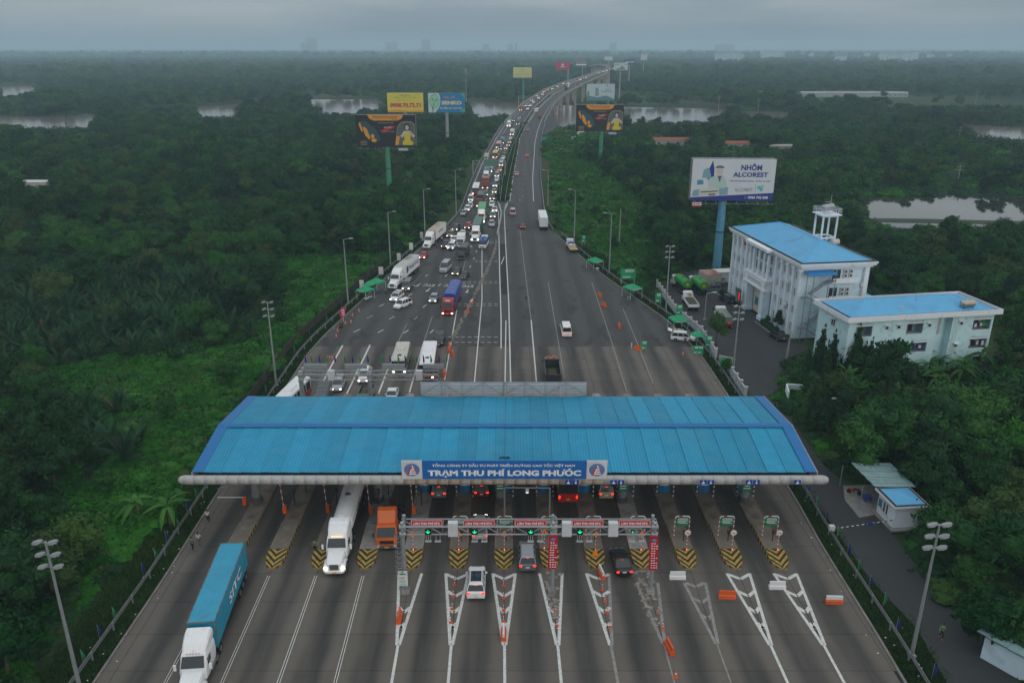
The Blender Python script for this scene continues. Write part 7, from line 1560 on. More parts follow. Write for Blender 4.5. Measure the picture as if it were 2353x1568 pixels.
for i, (x, y) in enumerate(bp_):
    a = P(x, y); j = min(i+1, len(bp_)-1) if i < len(bp_)-1 else i-1; d = P(*bp_[j])-a; tag(put('concrete_block', blk, None, a, math.atan2(d.y, d.x)+random.uniform(-.25, .25)), 'rough concrete barrier block in the staggered row between the lanes', 'barrier', 'concrete blocks between the lanes')
# water filled plastic barriers
def wb_mesh(m1, m2, L_=1.7):
    m = MB(); m.use(m1); m.side([(-.26, 0), (.26, 0), (.22, .3), (.1, .42), (.1, .46), (-.1, .46), (-.1, .42), (-.22, .3)], -L_/2, L_/2); m.use(m2); m.side([(-.1, .46), (.1, .46), (.08, .85), (-.08, .85)], -L_/2+.05, L_/2-.05)
    for k in (-.5, 0, .5): m.use(m1); m.box((k*L_*.6, 0, .25), (.12, .5, .2))
    return m.mesh('plastic_barrier')
WBO, WBW, WBM = wb_mesh(M_ORG, M_ORG), wb_mesh(M_SWT, M_SWT), wb_mesh(M_ORG, M_SWT)
G_ = lambda x, y: (872.4+.3087*x, 1083.7+.3087*y); BR = lambda x, y: (1469.4+.3751*x, 1083.7+.3751*y); II = lambda x, y: (1148+.2929*x, 413.3+.2929*y)
for (x, y), me, rz, lab in ((G_(145, 1090), WBO, 1.6, 'orange plastic barrier lying inside the leftmost splitter marking'), (G_(921, 1215), WBM, 1.57, 'red and white plastic barrier at the tip of the third splitter'), (G_(1648, 765), WBM, 1.75, 'white topped orange barrier at the nose of the fifth marked island'), (G_(2155, 1320), WBO, 1.75, 'orange barrier, lowest one on the dashed faded line'),
        (BR(230, 650), WBW, 0, 'white plastic barrier left of the orange one in the closed lanes'), (BR(840, 710), WBW, 0, 'white plastic barrier between the two rightmost splitters'), (BR(533, 768), WBO, -.08, 'orange plastic barrier across the closed lane'), (BR(1188, 800), WBM, -.05, 'white topped orange barrier across the outermost right lane'),
        (II(783, 912), WBO, 1.9, 'farthest orange barrier on the outbound asphalt'), (II(815, 990), WBO, 2.1, 'second orange barrier on the outbound asphalt'), (II(938, 1155), WBO, 1.6, 'orange barrier on the outbound asphalt nearest the concrete'), (II(1090, 1332), WBO, 0, 'pale orange barrier beside the green board on the concrete edge'),
        (H2_(1663, 468), WBO, 1.6, 'orange barrier touching the last concrete block'), (H2_(1658, 505), WBO, 1.5, 'orange barrier just south of the last concrete block'), (H2_(1695, 540), WBO, 1.75, 'orange barrier set right of the inbound line'), (H2_(1610, 735), WBO, 1.5, 'orange barrier nearest the rear gantry end'), (AA(1095, 1405), WBM, 1.3, 'red and white barrier among the concrete blocks'), (AA(1050, 1505), WBO, 1.2, 'orange barrier among the concrete blocks')):
    tag(put('plastic_barrier', me, None, P(x, y), rz), lab, 'barrier')
# delineator posts and cones
dl = MB(); dl.use(M_ORG).rod((0, 0, 0), (0, 0, .06), .2, n=8); z = .06
for k in range(5): dl.use(M_RW if k % 2 == 0 else M_SWT).rod((0, 0, z), (0, 0, z+.17), .045, n=6); z += .17
dl = dl.mesh('delineator')
cone = MB(); cone.use(M_ORG).box((0, 0, .025), (.42, .42, .05)).rod((0, 0, .05), (0, 0, .32), .16, .10, n=10); cone.use(M_SWT).rod((0, 0, .32), (0, 0, .5), .10, .07, n=10); cone.use(M_ORG).rod((0, 0, .5), (0, 0, .75), .07, .03, n=10); cone = cone.mesh('traffic_cone')
dn = ['second', 'third', 'fourth', 'fifth', 'sixth']
for (x, y), s, k in [((557,838),0,0),((547,925),0,1),((538,1020),0,2),((528,1120),0,3),((921,845),1,0),((921,935),1,1),((921,1030),1,2),((921,1112),1,3),((1307,1035),2,0),((1317,1145),2,1),((1655,875),3,0),((1674,962),3,1),((1691,1045),3,2),((1710,1155),3,3),((2070,1045),4,0),((2104,1165),4,1)]:
    tag(put('delineator', dl, None, P(*G_(x, y))), 'red and white flexible post on the %s splitter, %s from the island' % (dn[s], ['nearest', 'second', 'third', 'farthest'][k]), 'delineator post', 'splitter delineators')
for i, (x, y) in enumerate([H2_(775,112),H2_(712,158),H2_(697,222),H2_(643,235),H2_(566,312),H2_(554,362),H2_(467,578),H2_(487,572),H2_(515,576),H2_(960,938),H2_(1270,940),G_(2200,1522),II(1435,1370)]):
    lab = ['topmost cone of the slanted row at the left kerb', 'second cone of the slanted row at the left kerb', 'cone right of the pink placard', 'cone at the foot of the pink placard', 'fifth cone down the left kerb', 'lowest cone of the slanted row at the left kerb', 'left cone of the three behind the rear gantry', 'middle cone of the three behind the rear gantry', 'right cone of the three behind the rear gantry', 'cone at the canopy rear edge by the open lorry', 'cone at the canopy rear edge by the rear board', 'cone on the faded line at the bottom of the picture', 'dark dirty cone near the right green boards'][i]
    tag(put('traffic_cone', cone, None, P(x, y)), 'orange '+lab, 'traffic cone', 'traffic cones')
tag(put('traffic_cone', MB().box((0, 0, .45), (.16, .3, .9)).mesh('white_post', M_SWT), None, P(*II(1032, 1315))), 'small white post left of the green board on the concrete edge', 'post')

# ------------------------------------------------------------------ tents, parasols, boards
M_TENT = mat('tent_green', (.015, .30, .13), .7, var=.12)
def tent(px, py, w_, h, rz, lab):
    o = thing('canopy_tent', lab, 'tent', P(px, py, -.0), rz, 'green pop-up tents'); a = w_/2
    for x in (-a, a):
        for y in (-a, a): MB().rod((x*.95, y*.95, -.2), (x*.95, y*.95, h), .035, n=5).build('leg', M_SWT, o)
    m = MB(); vs = [(-a, -a, h), (a, -a, h), (a, a, h), (-a, a, h), (0, 0, h+.85), (-a, -a, h-.28), (a, -a, h-.28), (a, a, h-.28), (-a, a, h-.28)]; m.add(vs, [(0, 1, 4), (1, 2, 4), (2, 3, 4), (3, 0, 4), (5, 6, 1, 0), (6, 7, 2, 1), (7, 8, 3, 2), (8, 5, 0, 3)]); m.build('cover', M_TENT, o)
    m = MB(); m.box((0, -a-.012, h-.13), (w_*.7, .01, .12)); m.build('lettering', M_TXT, o); return o
tent(840, 686, 2.9, 2.2, R(-33), 'nearer green tent at the left kerb'); tent(866, 668, 3.0, 2.3, R(-35), 'farther green tent at the left kerb, darker'); tent(1366, 617, 3.2, 2.2, R(30), 'farthest green tent at the right kerb'); tent(1451, 682, 3.3, 2.3, R(30), 'middle green tent at the right kerb'); tent(1556, 757, 3.1, 2.3, R(12), 'green tent beside the open white people carrier')
def parasol(px, py, h, r, lab):
    o = thing('parasol', lab, 'parasol', P(px, py, 0), 0, 'green parasols'); MB().rod((0, 0, 0), (0, 0, h+.4), .03, n=5).build('pole', M_SWT, o); n = 10; t = [(r*math.cos(2*math.pi*i/n), r*math.sin(2*math.pi*i/n), h) for i in range(n)]; t2 = [(x*.6, y*.6, h+.42) for x, y, _ in t]; MB().loft([t, t2], cap=False).add(t2+[(0, 0, h+.58)], [(i, (i+1) % n, n) for i in range(n)]).build('cover', M_TENT, o)
parasol(849, 674, 2.1, 1.35, 'round green parasol between the two left tents'); parasol(1600, 793, 2.1, 1.35, 'round green parasol at the bonnet of the open white car')
def gboard(px, py, w_, h, zb, lab, rz=0, txt=('KHÔNG', 'DỪNG'), z=0.):
    o = thing('green_board', lab, 'sign', P(px, py, z), rz, 'green advertising boards'); MB().box((0, 0, zb+h/2), (w_, .05, h)).build('panel', M_TENT, o)
    MB().rod((-w_*.42, .06, 0), (-w_*.42, .06, zb+h), .04).rod((w_*.42, .06, 0), (w_*.42, .06, zb+h), .04).build('leg', M_SWT, o)
    m = MB(); rr = random.Random(int(px)); 
    for k in range(2): m.box((w_*.08, -.03, zb+h*(.86-.14*k)), (w_*.6, .01, h*.07))
    m.build('lettering', M_TXT, o); m = MB(); m.box((-w_*.1, -.03, zb+h*.2), (w_*.5, .01, h*.12)); m.build('picture', M_AC, o)
gboard(1442, 652, 3.6, 2.5, 1.2, 'large green advertising board behind the middle right tent', R(5)); gboard(1511, 700, 1.3, 2.2, .5, 'narrow green board on the verge north of the fence'); gboard(1559, 730, 1.3, 2.2, .7, 'green board rising behind the third right tent'); gboard(1627, 800, 1.3, 2.2, .3, 'green board leaning at the fence by the narrow tree'); gboard(1478.5, 805, 1.1, 1.7, .2, 'green board standing alone on the edge of the concrete'); gboard(1597.5, 815, 1.1, 1.6, .2, 'left one of two joined green boards', R(8)); gboard(1607.5, 815, 1.1, 1.6, .2, 'right one of two joined green boards', R(-8)); gboard(1662, 853, 1.3, 2.2, .3, 'green board nearest the canopy by the short fence'); gboard(1340, 566, 1.0, 1.9, 1.2, 'small green board on a striped leg far right verge')
for i, (x, y, w_) in enumerate(((969, 556, 1.7), (945, 582, 1.9), (917, 607, 1.7), (876, 640, 2.0), (832, 672, 1.8))):
    o = thing('blank_board', 'blank white board on a post at the left verge, %s from the canopy' % ['fifth', 'fourth', 'third', 'second', 'nearest'][i], 'sign', P(x, y, -.2), 0, 'blank white boards'); MB().box((0, 0, 2.0), (w_*.55, .06, 1.9)).build('panel', M_AC, o); MB().rod((0, .06, 0), (0, .06, 2), .06).build('post', M_STEEL, o)
for i, (x, y) in enumerate(((842, 692), (850, 688), (871, 674), (1372, 622), (1444, 688), (1549, 762), (1561, 764))):
    o = thing('plastic_table', ['white and blue cooler table under the nearer left tent', 'small table behind the nearer left tent', 'blue table under the farther left tent', 'low table under the farthest right tent', 'green box table under the middle right tent', 'yellowish stool by the third right tent', 'white table under the third right tent'][i], 'table', P(x, y, 0), .4*i, 'small tent tables')
    MB().box((0, 0, .68), (1.0, .6, .05)).build('table_top', [M_SWT, M_AC, pc('blue'), M_SWT, M_TENT, pc('yellow'), M_SWT][i], o); 
    for a in (-.42, .42):
        for b in (-.24, .24): MB().box((a, b, .33), (.05, .05, .66)).build('leg', pc('blue') if i < 3 else M_AC, o)
tag(MB().box((0, 0, .25), (1.2, .6, .5)).box((0, .3, .7), (1.2, .1, .5)).build('street_sofa', M_SWH, None, P(1565, 768, 0), .3), 'white covered bench between the third right tent and the open car', 'bench')
p_ = P(789, 738, 0); o = thing('placard', 'bright pink red placard held up among the cones at the left kerb', 'sign', p_, .2); MB().box((0, 0, 1.9), (.9, .05, 2.0), ry=.15).build('panel', mat('placard_pink', (.62, .03, .12), .5), o); MB().rod((0, 0, 0), (0, 0, 1.2), .03).build('stick', M_SWT, o); m = MB(); 
for k in range(4): m.box((.03*k, -.03, 2.5-.35*k), (.6, .01, .12))
m.build('lettering', M_TXT, o)
# verge flags
lf = lambda x, y: (.2969*x, 1102+.2969*y); K_ = lambda x, y: (1836.7+.17567*x, 1037.7+.17567*y)
fl_l = [(lf(1520,160),0),(lf(1450,250),1),(lf(1382,400),0),(lf(1292,495),1),(lf(1205,630),0),(lf(1112,745),1),(lf(887,1090),0),(lf(775,1240),1),(lf(648,1430),0)]
for i, ((x, y), k) in enumerate(fl_l): flag(P(x, y, SOIL), k, 'limp %s flag on the left verge, %s down from the canopy' % (['green', 'blue'][k], od[i]), 'flags on the left verge', 1.0, random.uniform(-.6, .6))
fl_r = [(K_(95,570),1),(K_(210,735),0),(K_(330,920),1),(K_(480,1140),0),(K_(615,1370),1),(BR(1330,620),0),(BR(1400,720),1),(BR(1487,830),0),(BR(1565,985),1),(BR(1785,1270),1)]
for i, ((x, y), k) in enumerate(fl_r): flag(P(x, y, SOIL), k, 'limp %s flag on the right verge, %s down from the canopy' % (['green', 'blue'][k], od[i]), 'flags on the right verge', 1.05, random.uniform(-.6, .6))
for i, Y in enumerate(np.arange(118, 190, 9)): flag((EL(Y)-2.9, Y, SOIL), i % 2, 'limp %s flag along the net fence, %s up from the canopy' % (['green', 'blue'][i % 2], od[i]), 'flags along the net fence', .95)
# guard house, lean-to roof, boom
A = P(2049, 1215, -.1); B = P(2012, 1176, -.1); d = B-A; ln = d.length; rz = math.atan2(-d.x, d.y); gh = thing('guard_house', 'small white guard hut with flat blue roof half under the tree at right', 'hut', A, rz); hh = 2.9; wd = 3.4
MB().box((wd/2, ln/2, hh/2), (wd, ln, hh)).build('wall', M_WALW, gh); m = MB(); m.box((wd/2, ln/2, hh+.12), (wd+.8, ln+.8, .24)); m.build('cornice', M_WALW, gh); MB().box((wd/2, ln/2, hh+.255), (wd+.66, ln+.66, .03)).build('roof_gutter', M_DARKR, gh)
MB().add([(0, 0, hh+.3), (wd, 0, hh+.3), (wd, ln, hh+.3), (0, ln, hh+.3), (wd/2, ln/2, hh+.75)], [(0, 1, 4), (1, 2, 4), (2, 3, 4), (3, 0, 4)]).build('roof', M_RFB, gh)
for y in (ln*.42, ln*.58): win(gh, (0, y, 1.7), .5, 1.4, 'x-')
win(gh, (0, ln*.82, 1.7), .9, 1.2, 'x-', glass=MATS['panel_teal'])
MB().box((wd/2, ln/2-.1, .1), (wd+1, ln+1, .2)).build('plinth', M_KERB, gh)
M_TIN = mat('old_tin_roof', (.22, .34, .34), .6, var=.15, dirt=((.12, .18, .17), .8, .55, .5)); lt = thing('lean_to', 'old grey green tin roof shelter adjoining the guard hut', 'shelter', A, rz)
for i in range(8): MB().box((wd/2+.4, ln+.75+i*.72, 3.15+.05*(i % 2)), (5.2, .70, .05), ry=.06).build('roof_sheet', M_TIN, lt)
for x, y in ((-1.6, ln+6), (-1.6, ln+1), (2.8, ln+6)): MB().rod((x, y, 0), (x, y, 3.1), .06).build('post', M_STEEL, lt)
tag(MB().prism([(-2.6, ln-1), (3.4, ln+.4), (3.4, ln+6.2), (-1.0, ln+6.2), (-2.4, ln+3)], -.12, .06).build('hut_floor', M_KERB, None, A, rz), kind='structure')
o = thing('motorbike', 'parked motorbike in the shade of the tin shelter', 'motorbike', A+Matrix.Rotation(rz, 3, 'Z') @ Vector((-.6, ln+4.2, .02)), rz+1); MB().rod((0, -.65, .3), (0.0, -.65, .3), .3).build('frame', M_CHAS, o); 
for y in (-.62, .62): MB().rod((-.05, y, .3), (.05, y, .3), .3, n=12).build('wheel', M_TYRE, o)
MB().box((0, -.2, .72), (.25, .7, .14)).build('seat', M_CHAS, o); MB().box((0, .2, .5), (.22, .5, .35)).rod((-.3, .5, 1.0), (.3, .5, 1.0), .02).rod((0, .5, 1.0), (0, .62, .3), .04).build('body', pc('red'), o)
o = thing('stool', 'blue plastic table in the tin shelter', 'table', A+Matrix.Rotation(rz, 3, 'Z') @ Vector((.2, ln+2.6, .06)), rz); MB().box((0, 0, .6), (.9, .9, .06)).build('table_top', pc('blue'), o); 
for a in (-.35, .35): MB().box((a, 0, .3), (.06, .7, .6)).build('leg', pc('blue'), o)
pb = P(1922, 1232, SOIL); pe = P(2051, 1213, -.1); o = thing('boom_barrier', 'long black and white boom closing the side road before the guard hut', 'barrier', pb); dv = pe-pb; L_ = dv.length; m = MB(); n = 22
for k in range(n): m.use(M_WH if k % 2 else M_BLK).rod(dv*(k/n)+Vector((0, 0, 1.15)), dv*((k+1)/n)+Vector((0, 0, 1.15)), .05, n=6)
m.build('boom', None, o); MB().rod((0, 0, 0), (0, 0, 1.2), .09).build('post', M_TENT, o); m = MB(); 
for k in range(4): m.box((-.75, 0, .95+.16*k), (.6, .5, .11))
m.build('counterweight', M_AC, o); MB().rod((0, 0, 1.15), (-.8, 0, 1.15), .05).build('arm', M_RW, o); MB().box(tuple(dv*.55+Vector((0, -.07, 1.15))), (.9, .03, .28)).build('plate', MATS['pictogram_blue'], o)
sh = thing('tin_shed', 'corner of a tin roofed shed at the bottom right edge', 'shed', P(2350, 1560, SOIL), R(35)); MB().box((1.5, 1.5, 1.2), (4, 4, 2.4)).build('wall', M_WALL, sh)
for i in range(6): MB().box((1.5, -.6+i*.85, 2.6+.04*(i % 2)), (5, .83, .05), ry=.12).build('roof_sheet', M_TIN, sh)
wl = P(1806, 918, SOIL); m = MB(); m.box((0, 0, .9), (.2, 3.2, 2.4)); m.box((1.3, 1.8, 1.6), (2.4, .15, 1.0), rx=.2); tag(m.build('garden_wall', M_WALW, None, wl, R(-12)), 'stub of white garden wall at the foot of the vines right of the canopy', 'wall')
# containers and scrap north of the yard
o = thing('site_container', 'rusty beige container at the north end of the yard', 'container', P(*I_(855, 355), z=-.14), R(10)); MB().box((0, 1, 1.3), (3.6, 5, 2.6)).build('body', pc('beige'), o); MB().box((0, 1, 2.64), (3.6, 5, .06)).build('roof', pc('rust'), o)
for i in range(9): MB().box((-1.6+i*.4, -1.52, 1.3), (.16, .05, 2.3)).build('rib', pc('beige'), o)
m = MB(); rr = random.Random(4)
for i in range(60): x, y = I_(rr.uniform(840, 975), rr.uniform(335, 385)); c = P(x, y, -.14); m.box((c.x, c.y, rr.uniform(.1, .9)), (rr.uniform(.3, .8), rr.uniform(.3, .8), rr.uniform(.2, .5)), rz=rr.random()*3, rx=rr.random())
tag(m.build('scrap_heap', mat('scrap', (.16, .18, .2), .8, var=.4)), kind='stuff')
tag(MB().box((0, 0, 1.2), (5, 3, 2.4)).box((0, 0, 2.5), (5.4, 3.4, .12)).build('store_hut', M_AC, None, P(*I_(985, 320), z=-.14), R(8)), 'pale store hut between the scrap heap and the office building', 'hut')
tag(MB().box((0, 0, .5), (1.0, .8, 1.0), taper=1.15).box((0, 0, 1.05), (1.2, 1.0, .1)).build('waste_bin', mat('bin_yellow', (.35, .22, .04), .6), None, P(*I_(1160, 575), z=-.1)), 'yellow waste bin beside the lit notice board', 'bin')

# ------------------------------------------------------------------ far buildings
def house(px, py, w_, d, h, lab, wall, roofm, pitch=1.2, cat='building', name='farmhouse', grp=None, rz=0):
    o = thing(name, lab, cat, P(px, py, SOIL), rz, grp); MB().box((0, 0, h/2), (w_, d, h)).build('wall', wall, o)
    m = MB(); a, b = w_/2+.4, d/2+.4; m.add([(-a, -b, h), (a, -b, h), (a, b, h), (-a, b, h), (-a, 0, h+pitch), (a, 0, h+pitch)], [(0, 1, 5, 4), (2, 3, 4, 5), (0, 4, 3), (1, 2, 5)]); m.build('roof', roofm, o)
    if w_ < 60:
        for i in range(max(2, int(w_/5))): MB().box((-w_/2+w_*(i+.5)/max(2, int(w_/5)), -d/2-.03, h*.5), (1.2, .06, 1.2)).build('window', M_GL, o)
M_TILE = mat('clay_tiles', (.28, .09, .05), .85, var=.25, scale=1); M_OLD = mat('old_plaster', (.35, .34, .30), .9, var=.2)
house(1543, 334, 22, 8, 3.4, 'long low shed with red tiled roof in the trees right of the massage chair board', M_OLD, M_TILE); house(1690, 341, 13, 7, 3, 'short shed with red tiled roof left of the roofless one', M_OLD, M_TILE); house(1787, 348, 13, 6, 3.2, 'grey old shed with dark openings in the trees', M_OLD, M_OLD, .6)
house(90, 436, 9, 5, 3.4, 'small white roofed hut alone in the wood at far left', M_AC, M_AC, .5)
for i, (x, y, w_) in enumerate(((1780, 223, 36), (1947, 222.5, 112), (2056, 223, 24))): house(x, y, w_, 12, 4.5, ['short grey shed in the river meadow', 'very long low white shed beyond the river', 'short white shed right of the very long one'][i], M_DISP, mat('shed_roof', (.30, .32, .33), .7), 1.5, name='far_shed')
M_WIN = mat('far_window', (.12, .14, .16), .4, var=.1)
def block(px, py, w_, h, d, lab, wall=None, name='far_building', grp='white far buildings', steps=0):
    o = thing(name, lab, 'building', P(px, py, SOIL), random.uniform(-.1, .1), grp); MB().box((0, 0, h/2), (w_, d, h)).build('wall', wall or M_SWH, o)
    MB().box((0, 0, h+.4), (w_*.96, d*.96, .8)).build('roof', M_AC, o)
    if steps: MB().box((w_*.1, 0, h+h*.06), (w_*.4, d*.5, h*.14)).build('roof_house', wall or M_SWH, o)
    m = MB(); nf_ = max(2, int(h/3.5)); nc = max(3, int(w_/6)); z = 0
    for r_ in range(nf_): m.box((0, -d/2-.06, (r_+.55)*h/nf_), (w_*.9, .1, h/nf_*.42))
    m.build('window', M_WIN, o)
rb_ = random.Random(11)
for i, (x, y, w_) in enumerate([(1650,142,30),(1668,141.5,26),(1684,142,20),(1700,141,24),(1748,137,30),(1765,136,24),(1782,135.5,36),(1798,137,18),(1840,138,22),(1862,140,20),(1925,145,26),(1937,144,18),(1968,140,30),(1990,139,22),(2025,141,30),(2050,140,36),(2078,142,24),(2098,144,22),(2135,142,26),(2180,139,30),(2230,138,40),(2300,136,36),(1560,131,40),(1600,130,50),(1500,130,40),(760,126,60),(830,125,80),(1130,125,50),(1060,125,60)]):
    block(x, y, w_, rb_.uniform(18, 34), 14, '%s pale block in the far town %s' % (['low', 'stepped', 'wide', 'plain'][i % 4], 'right of the highway on the horizon' if x > 1300 else 'left of the highway on the horizon'), steps=i % 4 == 1)
for i, (x, yt, w_, lab) in enumerate(((715, 88, 22, 'hazy broad tower, leftmost on the horizon'), (697, 98, 10, 'hazy slim tower beside the leftmost broad one'), (978, 91, 18, 'hazy tower left of the phantom cable bridge shape'), (900, 98, 24, 'hazy port building under the cranes'), (1172, 102, 12, 'hazy tower in the middle of the horizon'), (1408, 99, 15, 'hazy tower above the bridge crest'), (1664, 103, 42, 'hazy wide apartment slab on the right horizon'), (1185, 100, 5, 'thin hazy chimney in the middle of the horizon'))):
    Y = 7800; a = PY(x, yt, Y); ww = w_*7800/1830; o = thing('tower_block', lab, 'building', (a.x, Y, SOIL), 0, 'hazy towers'); MB().box((0, 0, a.z/2), (ww, 30, a.z)).build('wall', M_PIER, o); MB().box((ww*.1, 0, a.z+3), (ww*.5, 15, 7)).build('roof_house', M_PIER, o)
    m = MB(); 
    for z in np.arange(8, a.z-4, 9): m.box((0, -15.3, z), (ww*.9, .4, 4))
    m.build('window', M_WIN, o)
for i, x in enumerate((884, 893, 907)):
    Y = 7800; a = PY(x, 90+i, Y); m = MB(); m.rod((0, 0, 0), (0, 0, a.z*.75), 3, n=4); m.rod((-25, 0, a.z), (20, 0, a.z*.62), 2, n=4); m.rod((0, 0, a.z*.75), (-20, 0, a.z*.95), 1.5, n=4); tag(m.build('harbour_crane', M_DSTEEL, None, (a.x, Y, 0)), 'hazy harbour crane with raised jib, %s of three' % ['left', 'middle', 'right'][i], 'crane', 'harbour cranes')
a = PY(1116, 102, 7800); m = MB(); m.rod((-90, 0, 8), (0, 0, a.z), 3, n=4); m.rod((90, 0, 8), (0, 0, a.z), 3, n=4); m.box((0, 0, a.z/2), (60, 20, a.z)); tag(m.build('cable_bridge', M_DSTEEL, None, (a.x, 7800, 0)), 'hazy peaked structure with sloping sides on the middle horizon', 'bridge')
for i, (x, y, yt) in enumerate(((2199, 420, 379), (2040, 330, 297), (1740, 262, 226), (1842, 250, 214), (1948, 245, 214), (1650, 252, 220), (2074, 232, 210), (2240, 240, 212), (2200, 330, 290), (1788, 420, 386), (1865, 385, 352))):
    b = P(x, y, SOIL); h = PY(x, yt, b.y).z-SOIL; m = MB(); m.rod((0, 0, 0), (0, 0, h), .22, .14, n=5); 
    for z in (h-.6, h-2): m.box((0, 0, z), (3.2, .2, .2)); 
    tag(m.build('power_pole', mat('pole_concrete', (.30, .28, .24)), None, b), 'thin power pole with two crossarms %s' % ['standing by the pond at right', 'behind the long green wood at right', 'in the meadow, leftmost', 'in the meadow left of the long shed', 'at the middle of the long shed', 'beside the river left of the meadow', 'right of the long shed', 'far right in the meadow', 'at the far right wood edge', 'in the wood above the white billboard', 'in the wood right of the roofless shed'][i], 'pole', 'power poles')

# ------------------------------------------------------------------ people
def person_mesh(pose, shirt, trousers, skin, hair):
    """one continuous skinned body; clothes are children"""
    H = {}
    def grow(verts, edges, rad, name, mt, sub=1):
        me = bpy.data.meshes.new(name); me.from_pydata(verts, edges, []); o = bpy.data.objects.new(name, me); COL.objects.link(o)
        o.modifiers.new('s', 'SKIN'); 
        for i, r in enumerate(rad): me.skin_vertices[0].data[i].radius = (r, r)
        me.skin_vertices[0].data[0].use_root = True; sm = o.modifiers.new('u', 'SUBSURF'); sm.levels = sub; sm.render_levels = sub
        me2 = bpy.data.meshes.new_from_object(o.evaluated_get(bpy.context.evaluated_depsgraph_get())); bpy.data.objects.remove(o); bpy.data.meshes.remove(me)
        me2.name = name; me2.materials.clear(); me2.materials.append(mt); me2.polygons.foreach_set('use_smooth', [True]*len(me2.polygons)); return me2
    k = pose; st = .12 if k == 'walk' else 0; cr = k == 'crouch'; z0 = .42 if cr else .92
    pel = (0, 0, z0); ch = (0, .05 if not cr else .22, z0+.40); nk = (0, ch[1]+.02, z0+.56); hd = (0, nk[1]+.04, z0+.72)
    L_, R_ = (-.19, ch[1], z0+.47), (.19, ch[1], z0+.47)
    if k == 'hip': el, er, hl, hr = (-.36, .0, z0+.25), (.36, .0, z0+.25), (-.2, .12, z0+.1), (.2, .12, z0+.1)
    elif k == 'cross': el, er, hl, hr = (-.28, .08, z0+.22), (.28, .08, z0+.22), (.06, .25, z0+.28), (-.06, .25, z0+.32)
    elif cr: el, er, hl, hr = (-.26, .38, z0+.25), (.26, .38, z0+.25), (-.15, .6, z0+.15), (.15, .6, z0+.15)
    else: el, er, hl, hr = (-.25, -.04-st, z0+.22), (.25, -.02+st, z0+.22), (-.24, .06-st, z0-.02), (.24, .10+st*1.5, z0-.0)
    if cr: kl, kr, fl, fr = (-.16, .38, .5), (.16, .38, .5), (-.15, .08, .08), (.15, .1, .08)
    else: kl, kr, fl, fr = (-.1, .06+st, .49), (.1, .04-st, .49), (-.11, -.02+st*1.6, .08), (.11, -.04-st*2, .08)
    V = [pel, (0, pel[1]+.02, z0+.16), ch, nk, hd, (0, hd[1]+.02, hd[2]+.12), L_, el, hl, R_, er, hr, (-.1, 0, z0-.06), kl, fl, (-.11, fl[1]+.16, .04), (.1, 0, z0-.06), kr, fr, (.11, fr[1]+.16, .04)]
    E_ = [(0, 1), (1, 2), (2, 3), (3, 4), (4, 5), (2, 6), (6, 7), (7, 8), (2, 9), (9, 10), (10, 11), (0, 12), (12, 13), (13, 14), (14, 15), (0, 16), (16, 17), (17, 18), (18, 19)]
    rd = [.13, .12, .14, .055, .085, .075, .06, .042, .03, .06, .042, .03, .085, .058, .04, .038, .085, .058, .04, .038]
    body = grow(V, E_, rd, 'body', skin)
    shm = grow([(0, .02, z0+.02), (0, .03, z0+.18), (0, ch[1], ch[2]), L_, tuple(Vector(L_).lerp(Vector(el), .8)), R_, tuple(Vector(R_).lerp(Vector(er), .8))], [(0, 1), (1, 2), (2, 3), (3, 4), (2, 5), (5, 6)], [.155, .15, .165, .08, .062, .08, .062], 'shirt', shirt)
    trm = grow([pel, (-.1, 0, z0-.08), kl, tuple(Vector(kl).lerp(Vector(fl), .85)), (.1, 0, z0-.08), kr, tuple(Vector(kr).lerp(Vector(fr), .85))], [(0, 1), (1, 2), (2, 3), (0, 4), (4, 5), (5, 6)], [.15, .10, .075, .06, .10, .075, .06], 'trousers', trousers)
    hm = MB().ball((0, hd[1]-.015, hd[2]+.10), .105, 10, 6, (1, 1.05, .95)).mesh('hair', hair, True)
    hn = MB()
    for c, s in ((hl, -1), (hr, 1)):                       # hands with fingers and thumb
        c = Vector(c); dn_ = Vector((0, .25, -.97)) if not cr else Vector((0, .9, -.4))
        hn.box(tuple(c+dn_*.05), (.035, .075, .09))
        for f in range(4): a_ = c+dn_*.09+Vector((0, -.03+.02*f, 0)); hn.rod(a_, a_+dn_*(.06+.012*(f in (1, 2)))+Vector((-s*.012, .004, 0)), .0095, .007, n=5)
        hn.rod(c+dn_*.03+Vector((0, .035, 0)), c+dn_*.08+Vector((0, .07, 0)), .011, .008, n=5)
    hnm = hn.mesh('hand', skin)
    fc = MB(); fy = hd[1]+.095
    for s in (-1, 1): fc.ball((s*.03, fy-.005, hd[2]+.045), .011, 6, 4)
    fc.box((0, fy-.005, hd[2]-.025), (.045, .012, .01)); fcm = fc.mesh('eyes_and_mouth', M_CHAS)
    ns = MB(); ns.box((0, fy+.01, hd[2]+.015), (.022, .03, .035)); 
    for s in (-1, 1): ns.ball((s*.088, hd[1], hd[2]+.03), .022, 6, 4, (.5, 1, 1.2))
    return [('body', body), ('shirt', shm), ('trousers', trm), ('hair', hm), ('hand', hnm), ('face', fcm), ('nose_and_ears', ns.mesh('nose_and_ears', skin))]
SK = mat('skin', (.36, .21, .14), .6, var=.05); HR = mat('hair_black', (.012, .01, .01), .6, var=.1); SH = {n: mat('cloth_'+n, c, .85, var=.1, scale=4) for n, c in dict(white=(.58, .58, .58), green=(.015, .24, .09), black=(.015, .015, .018), red=(.35, .02, .03), navy=(.02, .03, .10), grey=(.12, .12, .13)).items()}
PM = {}
def person(px, py, rz, pose, sh_, tr_, lab, z=0.):
    k = (pose, sh_, tr_)
    if k not in PM: PM[k] = person_mesh(pose, SH[sh_], SH[tr_], SK, HR)
    o = thing('person', lab, 'person', P(px, py, z), rz, 'people on foot')
    for nm, me in PM[k]: put(nm, me, o)
D = D_
